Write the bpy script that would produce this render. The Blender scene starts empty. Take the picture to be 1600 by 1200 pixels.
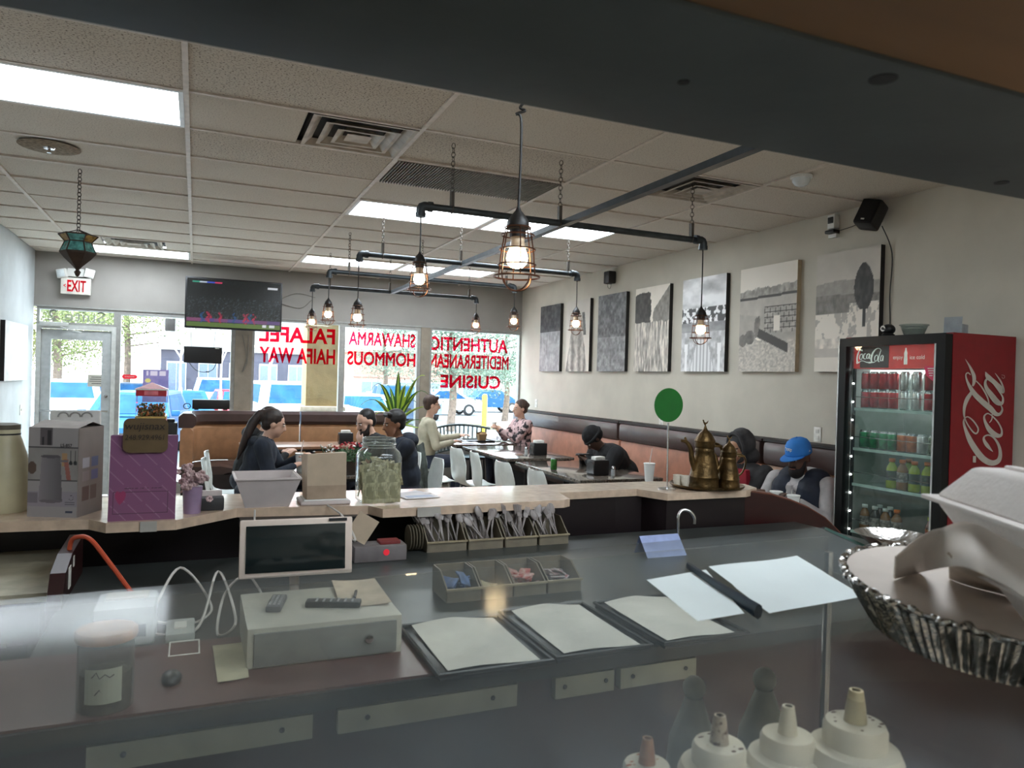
import bpy, bmesh, math, random
import numpy as np
from mathutils import Vector, Matrix, Quaternion
C = bpy.context.scene.collection
SC = bpy.context.scene
PI = math.pi

# ------------------------------------------------------------------ camera
F_PX = 1157.28
R_AX = Vector((0.91921027, -0.39273246, 0.02852519))
U_AX = Vector((-0.02399593, 0.01643819, 0.9995769))
F_AX = Vector((0.3930352, 0.91950584, -0.00568617))
EYE = Vector((0, 0, 1.6))
cam = bpy.data.cameras.new('camera')
cam.sensor_width = 36; cam.lens = F_PX / 1600 * 36; cam.clip_start = .02; cam.clip_end = 500
cam.dof.use_dof = True; cam.dof.focus_distance = 4.5; cam.dof.aperture_fstop = 10
co = bpy.data.objects.new('camera', cam); C.objects.link(co)
co.matrix_world = Matrix(((R_AX.x, U_AX.x, -F_AX.x, EYE.x), (R_AX.y, U_AX.y, -F_AX.y, EYE.y),
                          (R_AX.z, U_AX.z, -F_AX.z, EYE.z), (0, 0, 0, 1)))
SC.camera = co
SC.view_settings.view_transform = 'Standard'; SC.view_settings.look = 'None'
SC.view_settings.gamma = 1; SC.view_settings.use_curve_mapping = False
SC.view_settings.exposure = 1.72

# ------------------------------------------------------------------ daylight
w = bpy.data.worlds.new('sky'); SC.world = w; w.use_nodes = True
nt = w.node_tree; nt.nodes.clear()
wo = nt.nodes.new('ShaderNodeOutputWorld'); bg = nt.nodes.new('ShaderNodeBackground')
tc = nt.nodes.new('ShaderNodeTexCoord'); sx = nt.nodes.new('ShaderNodeSeparateXYZ'); cr = nt.nodes.new('ShaderNodeValToRGB')
cr.color_ramp.elements[0].position = 0.0; cr.color_ramp.elements[0].color = (1, 1, 1, 1)
cr.color_ramp.elements[1].position = 0.7; cr.color_ramp.elements[1].color = (.62, .80, 1, 1)
nt.links.new(tc.outputs['Generated'], sx.inputs[0]); nt.links.new(sx.outputs['Z'], cr.inputs[0])
nt.links.new(cr.outputs[0], bg.inputs[0]); bg.inputs[1].default_value = 3.0
nt.links.new(bg.outputs[0], wo.inputs[0])
sun = bpy.data.lights.new('sun', 'SUN'); sun.energy = 4.0; sun.angle = .01; sun.color = (1, .96, .88)
so = bpy.data.objects.new('sun', sun); C.objects.link(so)
so.rotation_euler = Vector((-.55, -.12, 1.0)).to_track_quat('Z', 'Y').to_euler(); so.location = (-10, 10, 20)
LIGHT_PANEL = 6.0      # brightness of the ceiling light diffusers
BULB = 10.0            # brightness of the pendant bulbs

def at(px, py, x=None, y=None, z=None, d=None):
    """a point in the room on the plane x=, y= or z= (metres), read off the 1600x1200 photograph"""
    ray = F_AX + (px - 800) / F_PX * R_AX + (600 - py) / F_PX * U_AX
    t = (x - EYE.x) / ray.x if x is not None else (y - EYE.y) / ray.y if y is not None else (z - EYE.z) / ray.z if z is not None else d
    return EYE + ray * t

# ------------------------------------------------------------------ materials
def lin(c):
    out = []
    for v in c[:3]:
        v = v / 255 if max(c[:3]) > 1 else v
        out.append(v / 12.92 if v <= .04045 else ((v + .055) / 1.055) ** 2.4)
    return (*out, 1)
MATS = {}
def M(name, col=(128, 128, 128), rough=.5, metal=0.0, var=.06, scale=18, bump=0.0, bscale=None, emit=0, col2=None, coat=0, spec=.5, trans=0, stretch=None, thr=None):
    """procedural principled material; col in sRGB 0-255; var = how far noise moves the colour (towards col2 if given)"""
    if name in MATS: return MATS[name]
    m = bpy.data.materials.new(name); m.use_nodes = True; MATS[name] = m
    n = m.node_tree; b = n.nodes['Principled BSDF']
    b.inputs['Roughness'].default_value = rough; b.inputs['Metallic'].default_value = metal
    b.inputs['Specular IOR Level'].default_value = spec
    if coat: b.inputs['Coat Weight'].default_value = coat; b.inputs['Coat Roughness'].default_value = .08
    if trans: b.inputs['Transmission Weight'].default_value = trans
    c = lin(col)
    t = n.nodes.new('ShaderNodeTexCoord'); mp = n.nodes.new('ShaderNodeMapping'); n.links.new(t.outputs['Object'], mp.inputs[0])
    if stretch: mp.inputs['Scale'].default_value = stretch
    nz = n.nodes.new('ShaderNodeTexNoise'); nz.inputs['Scale'].default_value = scale; nz.inputs['Detail'].default_value = 4
    n.links.new(mp.outputs[0], nz.inputs[0])
    r = n.nodes.new('ShaderNodeValToRGB')
    c2 = lin(col2) if col2 else tuple(max(0, v * (1 - 3 * var)) for v in c[:3]) + (1,)
    c1 = c if col2 else tuple(min(1, v * (1 + 1.5 * var)) for v in c[:3]) + (1,)
    lo, hi = thr if thr else (.3, .7)
    r.color_ramp.elements[0].position = lo; r.color_ramp.elements[0].color = c2
    r.color_ramp.elements[1].position = hi; r.color_ramp.elements[1].color = c1
    n.links.new(nz.outputs['Fac'], r.inputs[0]); n.links.new(r.outputs[0], b.inputs['Base Color'])
    if bump:
        nb = n.nodes.new('ShaderNodeTexNoise'); nb.inputs['Scale'].default_value = bscale or scale * 3; nb.inputs['Detail'].default_value = 3
        n.links.new(mp.outputs[0], nb.inputs[0])
        bp = n.nodes.new('ShaderNodeBump'); bp.inputs['Strength'].default_value = bump; bp.inputs['Distance'].default_value = .01
        n.links.new(nb.outputs['Fac'], bp.inputs['Height']); n.links.new(bp.outputs[0], b.inputs['Normal'])
    if emit:
        n.links.new(r.outputs[0], b.inputs['Emission Color']); b.inputs['Emission Strength'].default_value = emit
    return m
def glass(name, tint=(240, 250, 248), refl=1.0, rough=.0, haze=0.0, hcol=(200, 205, 205), hscale=2.5):
    """thin clear pane: see-through, with fresnel reflection and smudges of dust"""
    if name in MATS: return MATS[name]
    m = bpy.data.materials.new(name); m.use_nodes = True; MATS[name] = m
    n = m.node_tree; n.nodes.clear()
    o = n.nodes.new('ShaderNodeOutputMaterial'); tr = n.nodes.new('ShaderNodeBsdfTransparent'); gl = n.nodes.new('ShaderNodeBsdfGlossy')
    tr.inputs[0].default_value = lin(tint); gl.inputs['Roughness'].default_value = rough
    fr = n.nodes.new('ShaderNodeLayerWeight'); fr.inputs[0].default_value = .5
    pw = n.nodes.new('ShaderNodeMath'); pw.operation = 'POWER'; pw.inputs[1].default_value = 4.5
    n.links.new(fr.outputs['Facing'], pw.inputs[0])
    mu = n.nodes.new('ShaderNodeMath'); mu.operation = 'MULTIPLY_ADD'; mu.inputs[1].default_value = refl * .8; mu.inputs[2].default_value = .04 * refl; mu.use_clamp = True
    n.links.new(pw.outputs[0], mu.inputs[0])
    mx = n.nodes.new('ShaderNodeMixShader'); n.links.new(mu.outputs[0], mx.inputs[0]); n.links.new(tr.outputs[0], mx.inputs[1]); n.links.new(gl.outputs[0], mx.inputs[2])
    last = mx
    if haze:
        t = n.nodes.new('ShaderNodeTexCoord'); nz = n.nodes.new('ShaderNodeTexNoise'); nz.inputs['Scale'].default_value = hscale; nz.inputs['Detail'].default_value = 6; nz.inputs['Distortion'].default_value = .8
        n.links.new(t.outputs['Object'], nz.inputs[0])
        mr = n.nodes.new('ShaderNodeMapRange'); mr.inputs['From Min'].default_value = .35; mr.inputs['From Max'].default_value = .75
        mr.inputs['To Min'].default_value = haze * .25; mr.inputs['To Max'].default_value = haze
        n.links.new(nz.outputs['Fac'], mr.inputs[0])
        df = n.nodes.new('ShaderNodeBsdfDiffuse'); df.inputs[0].default_value = lin(hcol)
        m2 = n.nodes.new('ShaderNodeMixShader'); n.links.new(mr.outputs[0], m2.inputs[0]); n.links.new(mx.outputs[0], m2.inputs[1]); n.links.new(df.outputs[0], m2.inputs[2]); last = m2
    n.links.new(last.outputs[0], o.inputs[0])
    return m
def print_mat(name, rough=.5, emit=0.0):
    if name in MATS: return MATS[name]
    m = bpy.data.materials.new(name); m.use_nodes = True; MATS[name] = m
    n = m.node_tree; b = n.nodes['Principled BSDF']; a = n.nodes.new('ShaderNodeAttribute'); a.attribute_name = 'ink'
    n.links.new(a.outputs['Color'], b.inputs['Base Color']); b.inputs['Roughness'].default_value = rough
    if emit:
        n.links.new(a.outputs['Color'], b.inputs['Emission Color']); b.inputs['Emission Strength'].default_value = emit
        for l_ in list(b.inputs['Base Color'].links): n.links.remove(l_)
        b.inputs['Base Color'].default_value = (.01, .01, .01, 1)
    return m
def vinyl(name, col, thru=.6):
    if name in MATS: return MATS[name]
    m = bpy.data.materials.new(name); m.use_nodes = True; MATS[name] = m; n = m.node_tree; n.nodes.clear()
    o = n.nodes.new('ShaderNodeOutputMaterial'); d = n.nodes.new('ShaderNodeBsdfDiffuse'); t = n.nodes.new('ShaderNodeBsdfTransparent'); x = n.nodes.new('ShaderNodeMixShader')
    d.inputs[0].default_value = lin(col); t.inputs[0].default_value = lin(col); x.inputs[0].default_value = thru
    n.links.new(d.outputs[0], x.inputs[1]); n.links.new(t.outputs[0], x.inputs[2]); n.links.new(x.outputs[0], o.inputs[0]); return m

# ------------------------------------------------------------------ mesh helpers
class MB:
    def __init__(s): s.v = []; s.f = []; s.m = []; s.s = []
    def add(s, V, Fc, m=0, T=None, smooth=False):
        o = len(s.v)
        s.v += [tuple(T @ Vector(p)) if T is not None else tuple(p) for p in V]
        for f in Fc: s.f.append([i + o for i in f]); s.m.append(m); s.s.append(smooth)
        return s
    def box(s, c, d, m=0, T=None, bev=0.0):
        x, y, z = d[0] / 2, d[1] / 2, d[2] / 2
        if bev:
            b = min(bev, x * .9, y * .9, z * .9)
            bm = bmesh.new(); bmesh.ops.create_cube(bm, size=1)
            for v in bm.verts: v.co = Vector((v.co.x * d[0], v.co.y * d[1], v.co.z * d[2]))
            bmesh.ops.bevel(bm, geom=list(bm.edges), offset=b, segments=2, profile=.6, affect='EDGES')
            V = [(v.co.x + c[0], v.co.y + c[1], v.co.z + c[2]) for v in bm.verts]; Fc = [[v.index for v in f.verts] for f in bm.faces]; bm.free()
            return s.add(V, Fc, m, T, True)
        V = [(c[0] + a * x, c[1] + b * y, c[2] + e * z) for a in (-1, 1) for b in (-1, 1) for e in (-1, 1)]
        return s.add(V, [(0, 1, 3, 2), (4, 6, 7, 5), (0, 4, 5, 1), (2, 3, 7, 6), (0, 2, 6, 4), (1, 5, 7, 3)], m, T)
    def span(s, a, b, m=0, bev=0, T=None):
        return s.box([(a[i] + b[i]) / 2 for i in range(3)], [abs(b[i] - a[i]) for i in range(3)], m, T, bev)
    def tube(s, P, r, n=8, m=0, caps=True, T=None, closed=False, flat=1.0):
        P = [Vector(p) for p in P]; k = len(P); rr = r if hasattr(r, '__len__') else [r] * k
        V = []; Fc = []; up = None
        for i, p in enumerate(P):
            if closed: t = P[(i + 1) % k] - P[i - 1]
            else: t = P[min(i + 1, k - 1)] - P[max(i - 1, 0)]
            t.normalize()
            if up is None: up = Vector((0, 0, 1)) if abs(t.z) < .9 else Vector((1, 0, 0))
            a = (up - t * up.dot(t)).normalized(); up = a; b = t.cross(a)
            for j in range(n):
                q = 2 * PI * j / n; V.append(p + (a * math.cos(q) + b * math.sin(q) * flat) * rr[i])
        for i in range(k if closed else k - 1):
            i2 = (i + 1) % k
            for j in range(n): Fc.append((i * n + j, i * n + (j + 1) % n, i2 * n + (j + 1) % n, i2 * n + j))
        s.add(V, Fc, m, T, True)
        if caps and not closed:
            o = len(s.v) - len(V)
            s.f.append([o + j for j in range(n)][::-1]); s.m.append(m); s.s.append(False)
            s.f.append([o + (k - 1) * n + j for j in range(n)]); s.m.append(m); s.s.append(False)
        return s
    def lathe(s, prof, n=20, m=0, c=(0, 0, 0), T=None, smooth=True, ms=None, a0=0):
        V = []; k = len(prof)
        for r, z in prof:
            for j in range(n):
                q = 2 * PI * j / n + a0; V.append((c[0] + max(r, 1e-5) * math.cos(q), c[1] + max(r, 1e-5) * math.sin(q), c[2] + z))
        for i in range(k - 1):
            s_m = ms[i] if ms else m
            Fc = [(i * n + j, i * n + (j + 1) % n, (i + 1) * n + (j + 1) % n, (i + 1) * n + j) for j in range(n)]
            if i == 0: base = len(s.v); s.add(V, Fc, s_m, T, smooth)
            else:
                for f in Fc: s.f.append([q + base for q in f]); s.m.append(s_m); s.s.append(smooth)
        return s
    def ball(s, c, r, n=12, m=0, T=None):
        r = r if hasattr(r, '__len__') else (r, r, r); k = n // 2 + 1
        V = []; Fc = []
        for i in range(k):
            th = PI * i / (k - 1)
            for j in range(n):
                q = 2 * PI * j / n; V.append((c[0] + r[0] * math.sin(th) * math.cos(q), c[1] + r[1] * math.sin(th) * math.sin(q), c[2] - r[2] * math.cos(th)))
        for i in range(k - 1):
            for j in range(n): Fc.append((i * n + j, i * n + (j + 1) % n, (i + 1) * n + (j + 1) % n, (i + 1) * n + j))
        return s.add(V, Fc, m, T, True)
    def prism(s, poly, h0, h1, axis='z', m=0, T=None, smooth=False):
        n = len(poly)
        def p3(p, h): return (p[0], p[1], h) if axis == 'z' else (p[0], h, p[1]) if axis == 'y' else (h, p[0], p[1])
        V = [p3(p, h0) for p in poly] + [p3(p, h1) for p in poly]
        Fc = [tuple(range(n))[::-1], tuple(range(n, 2 * n))] + [(i, (i + 1) % n, n + (i + 1) % n, n + i) for i in range(n)]
        return s.add(V, Fc, m, T, smooth)
    def quad(s, a, b, c, d, m=0): return s.add([a, b, c, d], [(0, 1, 2, 3)], m)
    def mesh(s, name, mats):
        me = bpy.data.meshes.new(name); me.from_pydata(s.v, [], s.f)
        for q in (mats if isinstance(mats, (list, tuple)) else [mats]): me.materials.append(q)
        me.polygons.foreach_set('material_index', s.m); me.polygons.foreach_set('use_smooth', s.s); me.update()
        bm = bmesh.new(); bm.from_mesh(me); bmesh.ops.recalc_face_normals(bm, faces=bm.faces); bm.to_mesh(me); bm.free()
        return me
    def build(s, name, mats, parent=None, loc=None, rz=0, rot=None, sharp=True):
        me = s.mesh(name, mats)
        if sharp and any(s.s): me.set_sharp_from_angle(angle=math.radians(40))
        return link(name, me, parent, loc, rz, rot)
def link(name, me, parent=None, loc=None, rz=0, rot=None):
    o = bpy.data.objects.new(name, me); C.objects.link(o)
    if parent: o.parent = parent
    if loc is not None: o.location = loc
    o.rotation_euler = rot if rot is not None else (0, 0, rz)
    return o
def tag(o, label=None, cat=None, group=None, kind=None):
    for k, v in (('label', label), ('category', cat), ('group', group), ('kind', kind)):
        if v: o[k] = v
    return o
def thing(name, label, cat, loc=(0, 0, 0), rz=0, group=None):
    o = bpy.data.objects.new(name, None); C.objects.link(o); o.location = loc; o.rotation_euler = (0, 0, rz); o.empty_display_size = .1
    return tag(o, label, cat, group)
def struct(o): o['kind'] = 'structure'; return o
def kids(o): return [c for c in bpy.data.objects if c.parent == o]
def dup(root, loc, rz, label, group=None):
    def cp(o, parent):
        c = o.copy(); C.objects.link(c); c.parent = parent
        for k in CH.get(o.name, []): cp(k, c)
        return c
    CH = {}
    for o in bpy.data.objects:
        if o.parent: CH.setdefault(o.parent.name, []).append(o)
    r = cp(root, None); r.location = loc; r.rotation_euler = (0, 0, rz); tag(r, label, None, group); return r
def spline(P, k=8):
    P = [Vector(p) for p in P]; out = []
    for i in range(len(P) - 1):
        p0 = P[max(i - 1, 0)]; p1 = P[i]; p2 = P[i + 1]; p3 = P[min(i + 2, len(P) - 1)]
        for j in range(k):
            t = j / k; out.append(.5 * ((2 * p1) + (p2 - p0) * t + (2 * p0 - 5 * p1 + 4 * p2 - p3) * t * t + (3 * p1 - p0 - 3 * p2 + p3) * t ** 3))
    out.append(P[-1]); return out
def text(name, body, mat, origin, ax, up, w=None, h=None, parent=None, mirror=False, bold=0.0, ext=.001, shear=0):
    """lettering as flat mesh: origin = lower left corner of its box, ax/up = unit directions, fitted to width w and height h"""
    cu = bpy.data.curves.new(name, 'FONT'); cu.body = body; cu.size = 1; cu.bevel_depth = bold; cu.bevel_resolution = 0; cu.extrude = 0; cu.resolution_u = 4; cu.shear = shear
    ob = bpy.data.objects.new(name, cu); C.objects.link(ob)
    dg = bpy.context.evaluated_depsgraph_get(); me = bpy.data.meshes.new_from_object(ob.evaluated_get(dg))
    bpy.data.objects.remove(ob)
    co_ = np.array([v.co[:] for v in me.vertices]); lo = co_.min(0); hi = co_.max(0); W = hi[0] - lo[0]; H = hi[1] - lo[1]
    sx_ = (w / W) if w else h / H; sy_ = (h / H) if h else sx_
    ax = Vector(ax); up = Vector(up); nrm = ax.cross(up); origin = Vector(origin); tw = W * sx_
    for v in me.vertices:
        a = (v.co.x - lo[0]) * sx_; b = (v.co.y - lo[1]) * sy_
        if mirror: a = tw - a
        v.co = origin + ax * a + up * b + nrm * ext
    me.materials.clear(); me.materials.append(mat); me.name = name
    return link(name, me, parent)
def hsh(ix, iy, s): 
    v = np.sin(ix * 127.1 + iy * 311.7 + s * 74.7) * 43758.5453; return v - np.floor(v)
def vnoise(x, y, s=0):
    ix = np.floor(x); iy = np.floor(y); fx = x - ix; fy = y - iy; fx = fx * fx * (3 - 2 * fx); fy = fy * fy * (3 - 2 * fy)
    return (hsh(ix, iy, s) * (1 - fx) + hsh(ix + 1, iy, s) * fx) * (1 - fy) + (hsh(ix, iy + 1, s) * (1 - fx) + hsh(ix + 1, iy + 1, s) * fx) * fy
def fbm(x, y, s=0, o=4): return sum(vnoise(x * 2 ** i, y * 2 ** i, s + i) * .5 ** (i + 1) for i in range(o)) / (1 - .5 ** o)
def printed(name, O, ax, up, w, h, nx, nz, fn, mat, parent=None):
    """flat print: a fine grid whose cells carry the ink colour"""
    O = Vector(O); ax = Vector(ax); up = Vector(up)
    V = [tuple(O + ax * (w * i / nx) + up * (h * j / nz)) for j in range(nz + 1) for i in range(nx + 1)]
    Fc = [(j * (nx + 1) + i, j * (nx + 1) + i + 1, (j + 1) * (nx + 1) + i + 1, (j + 1) * (nx + 1) + i) for j in range(nz) for i in range(nx)]
    me = bpy.data.meshes.new(name); me.from_pydata(V, [], Fc); me.materials.append(mat)
    jj, ii = np.mgrid[0:nz + 1, 0:nx + 1]; u = ii / nx; v = jj / nz
    col = np.clip(np.array(fn(u, v), dtype=float), 0, 1)
    if col.ndim == 2: col = np.stack([col] * 3)
    L = np.where(col <= .04045, col / 12.92, ((col + .055) / 1.055) ** 2.4)
    A = np.ones(((nz + 1) * (nx + 1), 4)); A[:, :3] = L.reshape(3, -1).T
    at_ = me.color_attributes.new('ink', 'FLOAT_COLOR', 'POINT'); at_.data.foreach_set('color', A.ravel())
    return link(name, me, parent)
def blob(prims, voxel=.01, smooth=4):
    """union of closed shapes as one continuous surface; returns verts array + polygons"""
    mb = MB()
    for p in prims:
        if p[1] == 'cap':
            a, b = Vector(p[2]), Vector(p[3]); ra, rb = p[4], p[5]; t = (b - a); L = t.length
            t = t.normalized() if L > 1e-6 else Vector((0, 0, 1))
            pts = []; rr = []
            for q in range(0, 4): th = PI / 2 * (1 - q / 4); pts.append(a - t * ra * math.sin(th)); rr.append(max(ra * math.cos(th), ra * .05))
            pts.append(a); rr.append(ra); pts.append(b); rr.append(rb)
            for q in range(1, 5): th = PI / 2 * q / 4; pts.append(b + t * rb * math.sin(th)); rr.append(max(rb * math.cos(th), rb * .05))
            mb.tube(pts, rr, 12)
        else:
            mb.ball((0, 0, 0), (1, 1, 1), 16, 0, p[2])
    me = mb.mesh('tmp', [])
    o = bpy.data.objects.new('tmp', me); C.objects.link(o)
    r = o.modifiers.new('r', 'REMESH'); r.mode = 'VOXEL'; r.voxel_size = voxel
    if smooth: q = o.modifiers.new('s', 'SMOOTH'); q.factor = .5; q.iterations = smooth
    dg = bpy.context.evaluated_depsgraph_get(); out = bpy.data.meshes.new_from_object(o.evaluated_get(dg))
    bpy.data.objects.remove(o)
    out.polygons.foreach_set('use_smooth', [True] * len(out.polygons))
    return out
def blob_tag(me, prims, order):
    """material of each face = the kind of the nearest shape"""
    n = len(me.polygons); c = np.zeros(n * 3); me.polygons.foreach_get('center', c); c = c.reshape(-1, 3)
    best = np.full(n, 1e9); idx = np.zeros(n, int)
    for p in prims:
        if p[1] == 'cap':
            a = np.array(p[2]); b = np.array(p[3]); ab = b - a; L2 = max(ab @ ab, 1e-9); t = np.clip(((c - a) @ ab) / L2, 0, 1)
            d = np.linalg.norm(c - a - t[:, None] * ab, axis=1) - (p[4] + (p[5] - p[4]) * t)
        else:
            I = p[2].inverted(); Mi = np.array(I); q = c @ Mi[:3, :3].T + Mi[:3, 3]; sc = min(abs(q_) for q_ in p[2].to_scale()); d = (np.linalg.norm(q, axis=1) - 1) * sc
        k = d < best; best[k] = d[k]; idx[k] = order.index(p[0])
    me.polygons.foreach_set('material_index', idx)

# ------------------------------------------------------------------ the room
XL, XR, YW, YB, ZC = -1.82, 4.64, 10.54, -2.65, 2.99
XA, Y0, TX, TY = -.0771, 4.0532, 1.2192, .6096
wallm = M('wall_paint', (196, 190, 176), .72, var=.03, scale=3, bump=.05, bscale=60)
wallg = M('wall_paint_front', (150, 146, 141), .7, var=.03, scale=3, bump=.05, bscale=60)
walll = M('wall_paint_left', (196, 202, 204), .6, var=.04, scale=3, bump=.1, bscale=30)
tilem = M('ceiling_tile', (206, 199, 187), .9, col2=(140, 126, 114), scale=110, thr=(.33, .42), bump=.35, bscale=90, stretch=(1, 1.6, 1))
tilem2 = M('ceiling_tile_dirty', (202, 194, 181), .9, col2=(92, 80, 70), scale=90, thr=(.37, .44), bump=.35, bscale=90, stretch=(1, 1.6, 1))
gridm = M('grid_metal', (210, 200, 188), .5, var=.05)
alum = M('aluminium_frame', (158, 158, 154), .45, metal=.2, var=.05)
aluml = M('pale_frame', (196, 198, 194), .5, var=.05)
tanm = M('tan_column', (142, 132, 118), .8, var=.06, scale=8, bump=.2)
dark = M('dark_void', (24, 24, 24), .8)
winglass = glass('window_glass', (246, 252, 252), .8)
struct(MB().span((XL - .1, YB, -.1), (XR + .1, YW, 0)).build('floor', M('floor_tile', (176, 158, 140), .35, var=.12, scale=5, bump=.05)))
struct(MB().span((XR, YB, 0), (XR + .12, YW, ZC + .1)).build('wall_right', wallm))
struct(MB().span((XL - .12, YB, 0), (XL, YW, ZC + .1)).build('wall_left', walll))
struct(MB().span((XL, YB - .12, 0), (XR, YB, ZC + .1)).build('wall_rear', wallm))
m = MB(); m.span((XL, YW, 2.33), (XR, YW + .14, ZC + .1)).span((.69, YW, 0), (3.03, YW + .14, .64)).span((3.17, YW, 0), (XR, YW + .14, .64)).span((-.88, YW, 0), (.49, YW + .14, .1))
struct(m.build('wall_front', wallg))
m = MB().span((.475, YW - .02, 0), (.69, YW + .14, 2.33)); struct(m.build('trim_1', tanm))
m = MB().span((3.03, YW - .02, 0), (3.17, YW + .14, 2.33)); struct(m.build('trim_2', tanm))
# ceiling: slab, T-bar grid, one object per tile
ceil = struct(MB().span((XL, YB, ZC + .06), (XR, YW, ZC + .1)).build('ceiling', dark))
cols = [(-2, XL, XA - TX)] + [(c, XA + c * TX, XA + (c + 1) * TX) for c in (-1, 0, 1, 2)] + [(3, XA + 3 * TX, XR)]
KS = list(range(-11, 11))
LIGHTS = {(-1, 0), (1, 3), (2, 3), (1, 8), (2, 8), (-1, 9), (1, -10), (2, -8), (1, -5), (0, -8), (1, -8)}  # negative rows: unseen panels added to brighten the foreground
HALF = {(0, 0), (2, 0)}; RET = {(1, 1)}; VL = {(-1, 8)}
mains = MB().span((-.013, YB, ZC - .002), (.013, YW, ZC + .03)).mesh('grid_runner', [gridm])
for n in range(-1, 4): link('grid_runner', mains, ceil, (XA + n * TX, 0, 0))
TM = {}
rng = random.Random(4)
def tile_mesh(wd, dp, mt):
    k = (round(wd, 3), round(dp, 3), mt.name)
    if k not in TM: TM[k] = MB().box((0, 0, .008), (wd - .022, dp - .02, .016), bev=.004).mesh('ceiling_tile', [mt])
    return TM[k]
tee = {}
for c, x0, x1 in cols:
    for k in KS:
        y0 = Y0 + k * TY; y1 = min(y0 + TY, YW)
        kk = round(x1 - x0, 3)
        if kk not in tee: tee[kk] = MB().box((0, 0, .01), (x1 - x0 - .026, .022, .024)).mesh('cross_tee', [gridm])
        link('cross_tee', tee[kk], ceil, ((x0 + x1) / 2, y0, ZC + .001))
        if (c, k) in LIGHTS or (c, k) in RET: continue
        if (c, k) in HALF: spans = [(x0, x1 - .61)]
        elif (c, k) in VL: spans = [(x0, x0 + .33), (x1 - .28, x1)]
        else: spans = [(x0, x1)]
        for a, b in spans:
            mt = tilem2 if (c, k) in ((0, 1), (1, 0), (-1, -1), (0, -1), (1, 1)) else tilem
            tl = link('ceiling_tile', tile_mesh(b - a, y1 - y0, mt), ceil, ((a + b) / 2, (y0 + y1) / 2, ZC + .006 + rng.uniform(-.001, .006)))
            tl.rotation_euler = (rng.uniform(-.006, .006), rng.uniform(-.004, .004), rng.uniform(-.003, .003))
# lay-in lights
diff = M('light_diffuser', (236, 244, 250), .4, col2=(216, 228, 238), scale=3, stretch=(.4, 9, 1), emit=LIGHT_PANEL)
whitem = M('white_enamel', (226, 228, 226), .35, var=.03)
lab = {(-1, 0): 'bright fluorescent ceiling panel nearest the camera at top left', (1, 3): 'left panel of the nearer pair of ceiling lights behind the pipe frame',
       (2, 3): 'right panel of the nearer pair of ceiling lights behind the pipe frame', (1, 8): 'left panel of the farther pair of ceiling lights before the window wall',
       (2, 8): 'right panel of the farther pair of ceiling lights before the window wall', (-1, 9): 'narrow ceiling light panel beside the hanging lantern above the exit sign',
       (1, -10): 'unseen panel added to light the foreground, at the back, left', (2, -8): 'unseen panel added to light the foreground, at the back, right', (1, -5): 'unseen panel added to light the foreground, above the counter, right', (0, -8): 'unseen panel added to light the foreground, behind the camera, left', (1, -8): 'unseen panel added to light the foreground, behind the camera, middle', (0, -4): 'unseen panel added to light the foreground, above the counter, middle', (-1, -4): 'unseen panel added to light the foreground, above the counter, left'}
for c, k in sorted(LIGHTS):
    x0 = XA + c * TX; y0 = Y0 + k * TY
    t = thing('ceiling_light', lab[(c, k)], 'light', (x0 + TX / 2, y0 + TY / 2, ZC), group='lay-in ceiling light panels')
    m = MB(); a, b = TX / 2 - .014, TY / 2 - .012
    for s in (-1, 1): m.box((0, s * (b - .012), .012), (2 * a, .024, .03)); m.box((s * (a - .012), 0, .012), (.024, 2 * b - .048, .03))
    m.box((0, 0, .05), (2 * a, 2 * b, .012)); m.build('frame', whitem, t)
    MB().box((0, 0, .018), (2 * a - .05, 2 * b - .05, .008)).build('diffuser', diff, t)
# air vents
ventm = M('vent_metal', (178, 168, 152), .5, var=.12, scale=9); sootm = M('vent_dirty_throat', (40, 36, 32), .8)
def vent(c, label, x0=None):
    t = thing('air_vent', label, 'vent', c, group='square ceiling air vents')
    MB().box((0, 0, .05), (.58, .56, .02)).build('throat', sootm, t)
    for i, s in enumerate((.58, .42, .27)):
        m = MB(); h = s / 2; q = h - .06; z0 = -.004 - .004 * i
        for a in range(4):
            T = Matrix.Rotation(a * PI / 2, 4, 'Z')
            m.add([(-h, -h, z0), (h, -h, z0), (h - .02, -h + .02, z0), (-h + .02, -h + .02, z0), (-q, -q, z0 + .035), (q, -q, z0 + .035)], [(0, 1, 2, 3), (3, 2, 5, 4)], 0, T)
        m.build('louvre_ring', ventm, t)
    MB().add([(-.07, -.07, -.01), (.07, -.07, -.01), (.07, .07, -.01), (-.07, .07, -.01), (0, 0, .03)], [(3, 2, 1, 0), (0, 1, 4), (1, 2, 4), (2, 3, 4), (3, 0, 4)]).build('centre_cone', ventm, t)
vent((XA + TX - .305, Y0 + TY / 2, ZC), 'square ceiling air vent with grimy louvres, nearest the middle')
vent((XA + 3 * TX - .305, Y0 + TY / 2, ZC), 'square ceiling air vent behind the long pipe, near the right wall')
vent((XA - TX + .33 + .305, Y0 + 8.5 * TY, ZC), 'dirty ceiling air vent right of the hanging lantern')
t = thing('return_grille', 'long louvred return air grille in the ceiling, darker than the tiles', 'vent', (XA + 1.5 * TX, Y0 + 1.5 * TY, ZC))
MB().box((0, 0, .045), (1.17, .57, .01)).build('backing', sootm, t)
m = MB()
for i in range(58): m.box((-.575 + i * .0202, 0, .005), (.006, .57, .03), T=Matrix.Translation((0, 0, 0)))
o = m.build('slat', M('grille_metal', (132, 124, 112), .5, var=.1), t); o['kind'] = 'stuff'
m = MB()
for s in (-1, 1): m.box((0, s * .287, .003), (1.19, .012, .01)); m.box((s * .592, 0, .003), (.012, .57, .01))
m.build('frame', gridm, t)
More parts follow.
